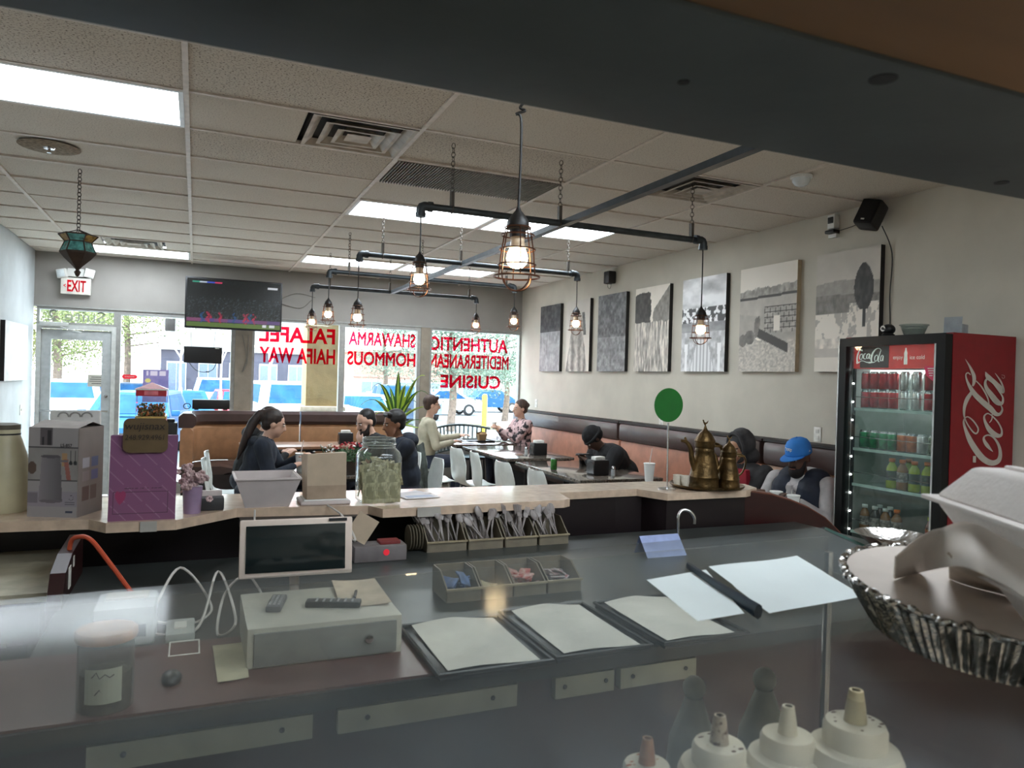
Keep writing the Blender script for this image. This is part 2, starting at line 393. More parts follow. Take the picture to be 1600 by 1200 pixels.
# sprinkler with water stain, detector
p = at(77, 230, z=ZC)
o = MB().lathe([(.0001, -.001), (.17, -.001), (.175, .001), (.0001, .001)], 28, c=(0, 0, 0)).build('water_stain', M('stain_brown', (112, 98, 80), .9, col2=(150, 136, 116), scale=40, thr=(.4, .62)), ceil, (p.x, p.y, ZC - .0005)); o.scale = (1, 1, 1)
t = thing('sprinkler_head', 'small metal fire sprinkler head in a round brown ceiling stain', 'sprinkler', (p.x, p.y, ZC))
chrome = M('chrome', (200, 200, 200), .18, metal=1, var=.02)
MB().lathe([(.0, -.004), (.035, -.004), (.03, -.012), (.0, -.014)], 16).build('escutcheon', chrome, t)
MB().lathe([(.008, -.01), (.007, -.03), (.014, -.033), (.014, -.036), (.0, -.036)], 12).build('deflector', chrome, t)
p = at(1252, 275, z=ZC)
t = thing('smoke_detector', 'round white dome smoke detector on the ceiling', 'detector', (p.x, p.y, ZC))
MB().lathe([(0, -.0), (.07, -.0), (.07, -.014), (.062, -.018), (.0, -.018)], 24).build('base', whitem, t)
MB().lathe([(.058, -.018), (.055, -.04), (.038, -.062), (.015, -.07), (0, -.071)], 24).build('dome', M('frosted_dome', (215, 222, 226), .15, var=.02), t)

# windows and door of the front wall
def window(n, x0, x1, z0, z1, fr=.035, sub=()):
    t = bpy.data.objects.new('window_%d' % n, None); C.objects.link(t); t.location = ((x0 + x1) / 2, YW + .05, z0); struct(t)
    W = (x1 - x0) / 2; H = z1 - z0; m = MB()
    for s in (-1, 1): m.box((s * (W - fr / 2), 0, H / 2), (fr, .1, H))
    m.box((0, 0, fr / 2), (2 * W - 2 * fr, .1, fr)); m.box((0, 0, H - fr / 2), (2 * W - 2 * fr, .1, fr))
    m.build('window_frame', alum, t)
    MB().box((0, 0, H / 2), (2 * W - 2 * fr, .006, H - 2 * fr)).build('window_pane', winglass, t)
    return t
window(1, -.93, .475, .1, 2.33, .05); window(2, .69, 1.88, .64, 2.33, .03); window(3, 1.88, 3.03, .64, 2.33, .05); window(4, 3.17, XR, .64, 2.33, .03)
window(5, -1.79, -.93, 2.12, 2.33, .03)
# glass door
d = bpy.data.objects.new('door_1', None); C.objects.link(d); d.location = (-1.36, YW + .05, 0); struct(d)
m = MB()
for s in (-1, 1): m.box((s * .405, 0, 1.06), (.05, .12, 2.12))
m.box((0, 0, 2.095), (.76, .12, .05)); m.build('door_frame', aluml, d)
m = MB()
for s in (-1, 1): m.box((s * .325, -.01, 1.035), (.1, .05, 2.05))
m.box((0, -.01, 2.0), (.55, .05, .12)); m.box((0, -.01, .15), (.55, .05, .28)); m.build('door_leaf', M('door_paint', (176, 180, 180), .5, var=.05), d)
MB().box((0, -.01, 1.1), (.55, .006, 1.7)).build('door_glass', winglass, d)
m = MB().tube([(-.37, -.08, 1.06), (.36, -.08, 1.06)], .012, 8); m.tube([(-.35, -.08, 1.06), (-.35, -.03, 1.06)], .012, 8).tube([(.34, -.08, 1.06), (.34, -.03, 1.06)], .012, 8)
m.build('push_bar', chrome, d)
m = MB().box((-.24, -.08, 2.12), (.3, .06, .05), bev=.008).tube([(-.17, -.11, 2.09), (.05, -.1, 2.03)], .009, 6).tube([(.05, -.1, 2.03), (-.02, -.03, 2.05)], .009, 6); m.build('door_closer', aluml, d)
MB().lathe([(0, 0), (.022, 0), (.02, .02), (0, .022)], 14, T=Matrix.Translation((.33, -.035, 1.25)) @ Matrix.Rotation(PI / 2, 4, 'X')).build('lock', chrome, d)
o = MB().box((0, 0, 0), (.21, .004, .15)).build('door_notice', M('notice_paper', (196, 194, 182), .7, var=.03), None, (-1.13, YW + .02, 1.44))
tag(o, 'small printed paper notice taped inside the door glass', 'notice')
ink = M('black_ink', (40, 40, 42), .6)
for i, q in enumerate((.13, .16, .17, .12)): MB().box((0, 0, 0), (q, .001, .007)).build('text_line', ink, o, (0, -.003, .045 - i * .027))
# trims
struct(MB().span((XL, YW - .015, 2.33), (XR, YW, 2.35)).build('trim_3', alum))
struct(MB().span((XR - .012, YB, 0), (XR, YW, .1)).build('baseboard_right', M('black_rubber', (40, 38, 38), .6)))

# ------------------------------------------------------------------ outside
LOT = -.6
gm = M('parking_asphalt', (150, 150, 150), .9, var=.05, scale=.6)
struct(MB().span((-60, YW + .14, LOT - .1), (90, 120, LOT)).build('ground', gm))
struct(MB().span((-8, YW + .14, LOT), (12, 12.6, -.03)).build('pavement', M('concrete', (205, 202, 196), .9, var=.05, scale=2)))
o = MB().span((12, 27, LOT), (30, 34, LOT + .12)).build('planted_island', M('dry_grass', (176, 160, 128), .95, var=.12, scale=3)); struct(o)
# stucco column just outside
cx = at(503, 600, y=11.6).x; wd = .5
t = thing('stucco_column', 'tan stucco column on a stone base just outside the window', 'column', (cx, 11.75, -.15))
MB().box((0, 0, 2.2), (wd, .5, 3.6)).build('shaft', M('stucco', (132, 112, 78), .9, var=.08, scale=6, bump=.4, bscale=40), t)
MB().box((0, 0, .6), (wd + .12, .6, 1.2), bev=.02).build('stone_base', M('ledge_stone', (150, 134, 116), .9, col2=(96, 84, 74), scale=12, bump=.6), t)
MB().box((0, 0, 1.23), (wd + .18, .66, .07), bev=.01).build('stone_cap', M('cap_stone', (176, 164, 148), .8), t)
t = thing('bollard', 'yellow parking bollard standing outside the right window', 'bollard', tuple(at(757, 640, y=23))[:2] + (LOT,))
MB().lathe([(.09, 0), (.09, 1.6), (.07, 1.68), (0, 1.71)], 16).build('post', M('bollard_yellow', (226, 208, 40), .5), t)
MB().lathe([(.092, .5), (.092, .6)], 16).build('band', M('bollard_band', (206, 180, 30), .5), t)
# buildings
def building(name, label, x0, x1, y, z1, low, cl, cu, nwin):
    t = thing(name, label, 'building', ((x0 + x1) / 2, y, LOT)); W = x1 - x0
    MB().box((0, 3, low / 2), (W, 6, low)).build('lower_wall', cl, t); MB().box((0, 3, (low + z1) / 2), (W - .1, 5.9, z1 - low)).build('upper_wall', cu, t)
    MB().box((0, 2.9, z1 + .1), (W + .4, 6.4, .25)).build('parapet', cu, t); MB().box((0, 2.95, low), (W + .1, 6.2, .2)).build('ledge', cu, t)
    gw = M('far_window', (104, 116, 134), .2); fm = M('far_frame', (222, 226, 230), .5)
    for i in range(nwin):
        x = -W / 2 + W * (i + .5) / nwin
        f = MB().box((x, -.03, low * .55), (W / nwin * .62, .1, low * .5)).build('window', fm, t)
        for a in (-1, 1): MB().box((x + a * W / nwin * .145, -.09, low * .55), (W / nwin * .27, .02, low * .45)).build('pane', gw, f)
    return t
a = at(250, 600, y=40); b = at(470, 600, y=40)
bl = M('brick_purple', (84, 80, 92), .9, var=.06, scale=3); bu = M('pale_stucco', (160, 152, 146), .9, var=.04, scale=1)
building('shop_building', 'long pale building with darker lower wall behind the parked cars', a.x, b.x + .5, 40, 5.6, 3.3, bl, bu, 5)
a = at(560, 600, y=60)
building('brick_building', 'low brick building far behind the trees on the right', a.x, a.x + 12, 62, 4.2, 2.2, M('far_brick', (176, 140, 128), .9), M('far_brick2', (170, 128, 112), .9), 4)
# cars
tyre = M('tyre', (34, 34, 36), .8); rim = M('wheel_rim', (176, 180, 184), .3, metal=.8); cg = M('car_glass', (34, 74, 112), .6, var=.1, scale=3, spec=.1); lampr = M('tail_lamp', (190, 40, 36), .3); lampw = M('head_lamp', (236, 240, 244), .1)
def car(label, loc, rz, paint, L=4.6, W=1.85, H=1.7, kind='suv', cat='car'):
    t = thing('parked_car', label, cat, (loc[0], loc[1], LOT), rz)
    h = L / 2; b = .66 * H if kind != 'sedan' else .62 * H
    low = [(-h, .35), (-h + .05, b * .8), (-h + .4, b * .93), (-h + 1.1, b * 1.0), (h - .15, b * 1.02), (h, b * .8), (h, .35)]
    if kind == 'pickup': low = [(-h, .35), (-h + .05, b * 1.1), (h - .02, b * 1.2), (h, .4)]
    MB().prism([(p[0], p[1]) for p in low], -W / 2, W / 2, 'y').build('body', paint, t)
    if kind == 'pickup': top = [(-h + 1.5, b), (-h + 2.0, H), (-h + 3.2, H), (-h + 3.35, b)]
    elif kind == 'sedan': top = [(-h + 1.1, b), (-h + 1.8, H), (h - 1.6, H), (h - .7, b)]
    else: top = [(-h + .9, b), (-h + 1.6, H), (h - .35, H), (h - .05, b)]
    def cabin(inset, sh):
        m = MB(); V = []
        for s in (-1, 1):
            for i, p in enumerate(top):
                wy = W / 2 - (.02 if i in (0, 3) else .2) - inset
                V.append((p[0], s * wy, p[1]))
        m.add(V, [(0, 1, 2, 3), (7, 6, 5, 4), (0, 4, 5, 1), (1, 5, 6, 2), (2, 6, 7, 3), (3, 7, 4, 0)]); return m
    cabin(0, 0).build('cabin', paint, t)
    def pan(a_, b_, c_, d_, nm):
        P = [Vector(q) for q in (a_, b_, c_, d_)]; cc = sum(P, Vector()) / 4; n_ = (P[1] - P[0]).cross(P[3] - P[0]).normalized()
        Q = [cc + (q - cc) * .78 for q in P]
        if n_.dot(cc - Vector((0, 0, b))) < 0: n_ = -n_
        MB().add([q + n_ * .012 for q in Q] + [q - n_ * .01 for q in Q], [(0, 1, 2, 3), (7, 6, 5, 4), (0, 4, 5, 1), (1, 5, 6, 2), (2, 6, 7, 3), (3, 7, 4, 0)]).build(nm, cg, t)
    def pt(i, s): return (top[i][0], s * (W / 2 - (.02 if i in (0, 3) else .2)), top[i][1])
    pan(pt(0, -1), pt(0, 1), pt(1, 1), pt(1, -1), 'windscreen'); pan(pt(3, -1), pt(3, 1), pt(2, 1), pt(2, -1), 'rear_window')
    for s in (-1, 1): pan(pt(0, s), pt(1, s), pt(2, s), pt(3, s), 'side_window')
    wh = MB().lathe([(0, -.11), (.2, -.11), (.33, -.1), (.35, -.06), (.35, .06), (.33, .1), (.2, .11), (0, .11)], 18, ms=[1, 0, 0, 0, 0, 0, 1], T=Matrix.Rotation(PI / 2, 4, 'X')).mesh('wheel', [tyre, rim])
    for sx_ in (-1, 1):
        for sy_ in (-1, 1): link('wheel', wh, t, (sx_ * h * .62, sy_ * (W / 2 - .08), .35))
    for s in (-1, 1):
        MB().box((-h + .02, s * W * .36, b * .78), (.08, .34, .16), bev=.02).build('head_lamp', lampw, t)
        MB().box((h - .02, s * W * .38, b * .85), (.08, .22, .24), bev=.02).build('tail_lamp', lampr, t)
        MB().box((top[0][0] + .2, s * (W / 2 + .1), b + .08), (.12, .2, .14), bev=.03).build('wing_mirror', paint, t)
    MB().box((-h, 0, b * .62), (.06, W * .42, .16), bev=.01).build('grille', tyre, t)
    return t
pw = M('paint_white', (214, 216, 220), .4); pb = M('paint_blue', (28, 78, 120), .4, spec=.2); pr = M('paint_red', (170, 30, 44), .4, spec=.2)
ps = M('paint_silver', (130, 146, 164), .4, spec=.2); pdk = M('paint_slate', (70, 86, 108), .4, spec=.2)
def cp(px, y): v = at(px, 600, y=y); return (v.x, v.y)
car('white parked suv seen nose on through the glass door', cp(112, 28), PI / 2 + .05, pw, 4.6, 1.95, 1.78)
car('blue parked suv beside the door, behind the red vending machine', cp(218, 21), PI / 2 - .12, pb, 4.4, 1.85, 1.62)
car('bright blue parked car right of the purple window poster', cp(283, 28), PI / 2 + .1, pb, 4.5, 1.85, 1.5, 'sedan')
car('red parked car beside the tan window column', cp(372, 30), PI / 2 + .1, pr, 4.5, 1.85, 1.52, 'sedan')
car('white van parked behind the red car', cp(338, 35.2), PI / 2, pw, 4.8, 1.95, 1.9)
car('large white pickup truck nearest the lettered window', cp(455, 19), PI / 2 + .12, pw, 5.2, 2.0, 2.0, 'pickup', 'truck')
car('pale blue parked car just right of the stucco column', cp(560, 24), PI / 2, ps, 4.6, 1.85, 1.6)
car('slate grey pickup parked behind the tall plant', cp(615, 34.5), PI / 2 - .1, pdk, 5.2, 2.0, 1.8, 'pickup', 'truck')
car('silver parked car left of the grey window post, behind the pickup', cp(645, 38), PI / 2, ps, 4.6, 1.85, 1.75)
car('white car far across the lot under the word cuisine', cp(690, 42), 0, pw, 4.6, 1.85, 1.5, 'sedan')
car('light blue car far across the lot, left of the right wall', cp(762, 46), 0, pb, 4.6, 1.85, 1.5, 'sedan')
car('dark car parked by the tree trunks beyond the white suv', cp(178, 36), 0, pdk, 4.6, 1.85, 1.6)
# trees
bark = M('bark', (122, 104, 92), .9, var=.15, scale=8); leafm = M('pine_foliage', (124, 130, 78), .8, var=.22, scale=2); leafg = M('green_foliage', (98, 114, 96), .8, var=.2, scale=2)
palebark = M('pale_bark', (206, 194, 182), .9, var=.1, scale=8)
def leafy(label, loc, H, R, n, mt, seed, squash=.5):
    t = thing('leafy_tree', label, 'tree', (loc[0], loc[1], LOT)); rg = random.Random(seed)
    m = MB().tube(spline([(0, 0, 0), (.1, 0, H * .3), (-.05, .1, H * .6), (0, 0, H * .9)], 4), [.2 - .0115 * i for i in range(13)], 8)
    for i in range(9):
        z = H * (.35 + .06 * i); q = rg.uniform(0, 6.3); m.tube([(0, 0, z), (math.cos(q) * R * .7, math.sin(q) * R * .7, z + .4)], [.05, .015], 5)
    m.build('trunk', bark, t)
    V = MB(); cl = [(math.cos(q) * rr, math.sin(q) * rr, z) for q, rr, z in ((rg.uniform(0, 6.3), R * rg.uniform(.1, .9), H * rg.uniform(.38, 1)) for _ in range(26))]
    for i in range(n):
        c = rg.choice(cl); s = R * .28
        p = Vector((rg.gauss(c[0], s), rg.gauss(c[1], s), rg.gauss(c[2], s * squash))); a = Vector((rg.uniform(-1, 1), rg.uniform(-1, 1), rg.uniform(-1, 1))).normalized() * .075
        b_ = a.orthogonal().normalized() * .034
        V.add([p - a, p + b_, p + a, p - b_], [(0, 1, 2, 3)])
    o = V.build('foliage', mt, t); o['kind'] = 'stuff'
leafy('yellow-green pine seen through the glass door', cp(85, 33), 7.4, 3.0, 16000, leafm, 1)
leafy('yellow-green pine right of the door, over the parked cars', cp(195, 41), 9.4, 3.4, 18000, leafm, 2)
leafy('grey-green tree behind the word authentic', cp(705, 29), 5.4, 2.6, 11000, leafg, 3)
leafy('grey-green tree at the far right of the window wall', cp(790, 36), 5.4, 2.8, 11000, leafg, 4)
leafy('grey-green tree left of the grey window post', cp(600, 48), 7, 2.6, 9000, leafg, 5)
def bare(label, loc, H, seed):
    t = thing('bare_tree', label, 'tree', (loc[0], loc[1], LOT)); rg = random.Random(seed); m = MB(); cnt = [0]
    def br(p, d_, L, r, k):
        cnt[0] += 1; q = p + d_ * L; m.tube([p, (p + q) / 2 + Vector((rg.uniform(-.04, .04), 0, 0)) * L, q], [r, r * .85, r * .7], 5 if k < 3 else 3, caps=False)
        if k >= 5: return
        for _ in range(3 if k < 2 else 2):
            e = (d_ + Vector((rg.uniform(-.8, .8), rg.uniform(-.6, .6), rg.uniform(-.05, .5)))).normalized(); br(q - d_ * L * rg.uniform(0, .35), e, L * rg.uniform(.62, .8), r * .62, k + 1)
    m.tube([(0, 0, 0), (0, 0, H * .3)], [.07, .055], 7); br(Vector((0, 0, H * .28)), Vector((0, 0, 1)), H * .22, .04, 0)
    m.build('branches', palebark, t)
bare('bare white-barked tree behind the small black panel', cp(282, 24.4), 5.6, 7)
bare('bare young tree between the red car and the white truck', cp(421, 24), 5.2, 9)
bare('bare young tree above the red car', cp(345, 25.5), 5.2, 12)

# ------------------------------------------------------------------ banquettes
brn = M('brown_vinyl', (70, 52, 48), .38, var=.08, scale=6, bump=.08, bscale=14, coat=.15)
rust = M('rust_vinyl', (178, 122, 98), .5, var=.07, scale=9, bump=.1, bscale=30)
tanv = M('tan_vinyl', (176, 130, 94), .45, var=.07, scale=9, bump=.08, bscale=20)
kick = M('dark_kickboard', (32, 26, 26), .6)
def banq_y(y0, y1, label, lower=rust):
    t = thing('banquette', label, 'bench', (4.63, (y0 + y1) / 2, 0), group='banquettes along the picture wall'); L = y1 - y0 - .012
    MB().box((-.29, 0, .19), (.54, L, .38)).build('plinth', kick, t)
    MB().box((-.33, 0, .425), (.6, L, .1), bev=.03).build('seat', brn, t)
    MB().box((-.105, 0, .7), (.15, L, .5), bev=.03).build('lower_backrest', lower, t)
    MB().box((-.115, 0, 1.045), (.19, L, .2), bev=.045).build('upper_backrest', brn, t)
    MB().box((-.1, 0, 1.152), (.19, L + .01, .02)).build('top_cap', kick, t)
banq_y(7.27, 10.3, 'pink-rust and brown wall banquette nearest the windows')
banq_y(4.95, 7.25, 'pink-rust and brown wall banquette behind the man in the black beanie')
banq_y(3.74, 4.93, 'tan and dark wall banquette behind the man in the blue cap', tanv)
def ribbon(path, off0, off1, z0, z1, nm, mt, par, bev=0):
    """band of a curved bench: offsets to the left of the path"""
    P = [Vector((p[0], p[1], 0)) for p in path]; A = []; B = []
    for i, p in enumerate(P):
        d_ = (P[min(i + 1, len(P) - 1)] - P[max(i - 1, 0)]).normalized(); n_ = Vector((-d_.y, d_.x, 0)); A.append(p + n_ * off0); B.append(p + n_ * off1)
    m = MB(); r = min(.04, (z1 - z0) / 3) if bev else 0; prof = []
    k = len(P); pr = [(0, z0), (0, z1 - r), (.25, z1), (.75, z1), (1, z1 - r), (1, z0 + r), (.8, z0)] if bev else [(0, z0), (0, z1), (1, z1), (1, z0)]
    V = [A[i].lerp(B[i], q) + Vector((0, 0, z)) for i in range(k) for q, z in pr]; n_ = len(pr)
    Fc = [(i * n_ + j, i * n_ + (j + 1) % n_, (i + 1) * n_ + (j + 1) % n_, (i + 1) * n_ + j) for i in range(k - 1) for j in range(n_)] + [tuple(range(n_)), tuple(range((k - 1) * n_, k * n_))[::-1]]
    m.add(V, Fc, smooth=bool(bev)); return m.build(nm, mt, par)
def curved(path, label, lower):
    t = thing('banquette', label, 'bench', (0, 0, 0), group='banquettes under the front window')
    ribbon(path, .02, .56, 0, .38, 'plinth', kick, t); ribbon(path, .0, .6, .38, .475, 'seat', brn, t, 1)
    ribbon(path, .0, .14, .475, .93, 'lower_backrest', lower, t, 1); ribbon(path, -.02, .17, .93, 1.1, 'upper_backrest', brn, t, 1)
    return t
yb = 10.25
pa = [(1.28, yb), (.5, yb), (.25, yb), (.08, yb - .05), (-.04, yb - .14), (-.12, yb - .27), (-.15, yb - .45), (-.15, yb - .85)]
curved([(p[0], p[1]) for p in pa], 'tan and brown corner banquette curving round its left end', tanv)
curved([(2.5, yb), (1.9, yb), (1.3, yb)], 'tan and brown straight banquette under the lettered front window', tanv)

# ------------------------------------------------------------------ pictures on the right wall
ink_c = print_mat('canvas_print', .6); edge = M('canvas_edge_black', (26, 24, 24), .6); edget = M('canvas_edge_tan', (188, 172, 144), .6)
def tone(g, warm=1.0):
    g = np.clip(.5 + (g - .47) * 1.3, .08, .97)
    return np.stack([g * 1.0, g * (.965 if warm else 1), g * (.91 if warm else 1.0)])
def p_dark(u, v):
    g = .26 + .2 * fbm(u * 12, v * 18, 3) + .0 * u; g = np.where(v < .6, g + .12 + .12 * fbm(u * 20, v * 6, 8), g - .06); return tone(g, 0)
def p_figure(u, v):
    g = .74 - .1 * v + .05 * fbm(u * 5, v * 5, 2); wob = .04 * fbm(v * 9, v * 3, 5)
    body = (np.abs(u - .45 - wob) < .14 + .32 * (1 - v) ** 1.2) & (v < .72); head = ((u - .42) / .11) ** 2 + ((v - .82) / .075) ** 2 < 1
    arm = (np.abs(u - .78 + .25 * (v - .6)) < .055) & (v > .5) & (v < .82)
    fold = .5 + .28 * np.sin(u * 26 + 6 * fbm(u * 3, v * 6, 1)) * (1 - v)
    g = np.where(body, .42 + .42 * (fold - .4) + .2 * fbm(u * 14, v * 22, 4), g); g = np.where(head | arm, .28 + .2 * fbm(u * 20, v * 20, 9), g)
    return tone(g)
def p_grove(u, v): g = .28 + .3 * fbm(u * 16, v * 22, 12) ** 1.3 + .1 * (v < .45); return tone(g, 0)
def p_trees(u, v):
    g = .82 - .06 * fbm(u * 4, v * 4, 1); e = .12 * fbm(u * 12, v * 12, 6)
    g = np.where((u < .4 + e) & (v > .55 + .2 * e) & (v < .93 - .5 * (u - .25) ** 2 + e * .3), .24 + .14 * fbm(u * 18, v * 18, 3), g)
    g = np.where((u > .62 - e) & (v > .5) & (v < .75 + .6 * (u - .6) * (u > .6)), .4 + .2 * fbm(u * 22, v * 18, 5), g)
    st = fbm(u * 30, v * 9, 7); g = np.where(v < .56 + .05 * fbm(u * 9, u, 2), .3 + .65 * st, g); return tone(g)
def p_city(u, v):
    cloud = .55 + .4 * fbm(u * 3, v * 9, 21); g = cloud
    g = np.where(v < .68, .35 + .6 * (fbm(u * 22, v * 26, 4) > .5), g); g = np.where(v < .52, .45 + .2 * fbm(u * 6, v * 20, 2), g)
    s = np.abs(u - .5); g = np.where(v < .42, .5 + .35 * (fbm(s * 18, v * 18, 5)), g); g = np.where((v < .36) & (s < .1 + .5 * (.36 - v)), .78 - .15 * (np.abs(np.sin(s * 40)) > .8), g)
    g = np.where((v < .3) & (np.abs(s - .38) < .06 * (v + .4)), .85, g); return tone(g, .0)
def p_ruin(u, v):
    g = .80 - .04 * v + .02 * fbm(u * 4, v * 4, 1)
    hor = .78 + .02 * u; g = np.where(v < hor - .02 + .05 * fbm(u * 14, u, 3), .42 + .3 * fbm(u * 24, v * 24, 2), g); g = np.where(v < .71 + .02 * u, .32, g)
    g = np.where(v < .685 + .02 * u, .7 - .12 * fbm(u * 9, v * 9, 8), g); g = np.where(v < .56 - .1 * u, .56 + .1 * fbm(u * 9, v * 14, 8), g)
    wall = (u > .46) & (v > .36) & (v < .61); br = (np.abs(np.sin(v * 62)) < .25) | (np.abs(np.sin(u * 34 + np.floor(v * 20) * 1.7)) < .2)
    g = np.where(wall, np.where(br, .28, .5 + .2 * fbm(u * 20, v * 20, 6)), g)
    g = np.where((np.abs(u - .68) < .05) & (v > .38) & (v < .52), .78, g)
    t_ = (u - .35) * .42; g = np.where((u > .3) & (u < .88) & (np.abs(v - (.37 - t_ * .7)) < .045), .3, g); g = np.where((u > .3) & (u < .9) & (np.abs(v - (.31 - t_ * .8)) < .012), .86, g)
    g = np.where((v < .3) & (g > .4), .52 + .28 * fbm(u * 40, v * 60, 4), g)
    for cx_, cz, rx, rz in ((.2, .33, .09, .07), (.07, .3, .07, .06), (.32, .42, .04, .1), (.36, .47, .025, .06)):
        g = np.where(((u - cx_) / rx) ** 2 + ((v - cz) / rz) ** 2 < 1, .34 + .2 * fbm(u * 18, v * 18, 2), g)
    return tone(g)
def p_cypress(u, v):
    g = .72 - .08 * fbm(u * 4, v * 6, 3) + .05 * (1 - v)
    g = np.where(v < .74 + .02 * np.sin(u * 4), .62 - .1 * fbm(u * 20, v * 30, 5), g); g = np.where(v < .65 - .02 * u, .5 - .2 * (fbm(u * 22, v * 22, 7) - .4), g)
    g = np.where((v < .49) | ((v < .56) & (u > .55)), .80 - .16 * (fbm(u * 14, v * 14, 2) > .6), g); g = np.where(v < .28, .6 + .3 * fbm(u * 16, v * 20, 9), g); g = np.where(v < .2, .66 + .05 * fbm(u * 8, v * 30, 1), g); g = np.where(v < .12, .78, g)
    g = np.where((np.abs(u - .78 + .02 * v) < .14 * np.clip(np.sin(np.clip((v - .48) / .4, 0, 1) * PI) ** .6, 0, 1) + .008) & (v > .5) & (v < .88), .2 + .16 * fbm(u * 26, v * 20, 4), g)
    g = np.where((np.abs(u - .78) < .02) & (v > .36) & (v < .54), .25, g); return tone(g)
PICS = [(9.76, 9.12, p_dark, 'dark grey canvas print, farthest of the row, nearest the windows'), (8.93, 8.29, p_figure, 'canvas print of a robed figure with a raised arm on a pale ground'),
        (8.08, 7.43, p_grove, 'dark mottled grey canvas print of a dense grove'), (7.23, 6.57, p_trees, 'canvas print of dark trees over a bright field'),
        (6.34, 5.66, p_city, 'canvas print of clouds above a white hillside city'), (5.46, 4.76, p_ruin, 'tan-edged canvas print of stone ruins and a trough'),
        (4.55, 3.945, p_cypress, 'canvas print of a tall cypress beside hillside houses, nearest the cooler')]
for a, b, fn, lb in PICS:
    t = thing('canvas_picture', lb, 'picture', (XR, (a + b) / 2, 1.735), group='black and white canvases on the right wall'); W = a - b; H = .935
    MB().box((-.022, 0, H / 2), (.042, W, H)).build('stretcher_edge', edget if fn is p_ruin else edge, t)
    printed('print', (-.0445, W / 2, 0), (0, -1, 0), (0, 0, 1), W, H, 84, 120, fn, ink_c, t)
t = thing('canvas_picture', 'pale canvas picture with a black edge on the left wall', 'picture', (XL, 9.45, 1.44))
MB().box((.02, 0, .31), (.04, 1.1, .62)).build('stretcher_edge', edge, t)
printed('print', (.0425, -.55, 0), (0, 1, 0), (0, 0, 1), 1.1, .62, 60, 40, lambda u, v: tone(.72 + .14 * fbm(u * 8, v * 8, 3), 0), ink_c, t)

# wall fittings
plate = M('outlet_plate', (228, 226, 218), .4)
def outlet(x, y, z, sgn, label, sw=False):
    t = thing('light_switch' if sw else 'wall_outlet', label, 'switch' if sw else 'outlet', (x, y, z))
    MB().box((sgn * .003, 0, 0), (.006, .075, .12), bev=.002).build('cover_plate', plate, t)
    if sw: MB().box((sgn * .01, 0, 0), (.012, .012, .028)).build('toggle', plate, t)
    else:
        for s in (-1, 1): MB().box((sgn * .007, 0, s * .026), (.004, .034, .03), bev=.001).build('socket', M('socket_cream', (206, 204, 196), .4), t)
outlet(XR, 4.532, 1.228, -1, 'white wall outlet beside the drinks cooler'); outlet(XR, 9.92, 1.264, -1, 'small white wall outlet near the windows above the banquette')
outlet(XR, 6.72, 1.2, -1, 'white wall outlet partly hidden by the green disc'); outlet(XL, 9.92, 1.1, 1, 'light switch on the left wall by the door', True)
bp = M('black_plastic', (22, 22, 24), .45, var=.03); wp = M('white_plastic', (222, 222, 218), .4, var=.02)
t = thing('wall_speaker', 'black loudspeaker tilted on the right wall above the cypress picture', 'speaker', (XR - .13, 3.97, 2.88))
t.rotation_euler = (.25, .35, .3)
MB().box((0, 0, 0), (.13, .15, .2), bev=.02).build('cabinet', bp, t); MB().box((-.067, 0, 0), (.006, .13, .18), bev=.002).build('grille_cloth', M('grille_black', (14, 14, 15), .9), t)
MB().box((-.072, 0, -.07), (.003, .025, .01)).build('badge', plate, t); MB().tube([(.06, 0, 0), (.11, 0, .02)], .015, 8).build('bracket', bp, t)
t = thing('wall_speaker', 'small black loudspeaker high on the wall between two pictures', 'speaker', (XR - .06, 7.8, 2.87))
MB().box((0, 0, 0), (.1, .13, .15), bev=.015).build('cabinet', bp, t); MB().tube(spline([(0, -.04, -.075), (0, -.02, -.13), (0, .03, -.12), (0, .04, -.075)], 4), .003, 5).build('cable_loop', bp, t)
t = thing('security_camera', 'white and black security camera unit high on the right wall', 'camera', (XR - .03, 4.41, 2.9))
MB().box((0, 0, .02), (.06, .07, .11), bev=.008).build('housing', wp, t); MB().box((-.032, 0, .03), (.01, .05, .05), bev=.004).build('lens_window', bp, t)
MB().box((-.01, 0, -.06), (.07, .09, .028), bev=.008).build('lower_unit', bp, t); MB().box((.01, 0, -.09), (.04, .08, .03), bev=.004).build('bracket', wp, t)
o = MB().tube(spline([(XR - .06, 3.93, 2.8), (XR - .01, 3.88, 2.6), (XR - .012, 3.885, 2.3), (XR - .01, 3.88, 2.05), (XR - .08, 3.87, 1.96)], 6), .004, 6).build('speaker_cable', bp); tag(o, 'thin black cable running down the wall from the tilted speaker', 'cable')
o = MB().tube(spline([(XR - .03, 4.37, 2.84), (XR - .02, 4.2, 2.86), (XR - .06, 4.02, 2.9)], 5), .003, 6).build('speaker_cable', bp); tag(o, 'thin cable between the security camera and the tilted speaker', 'cable')
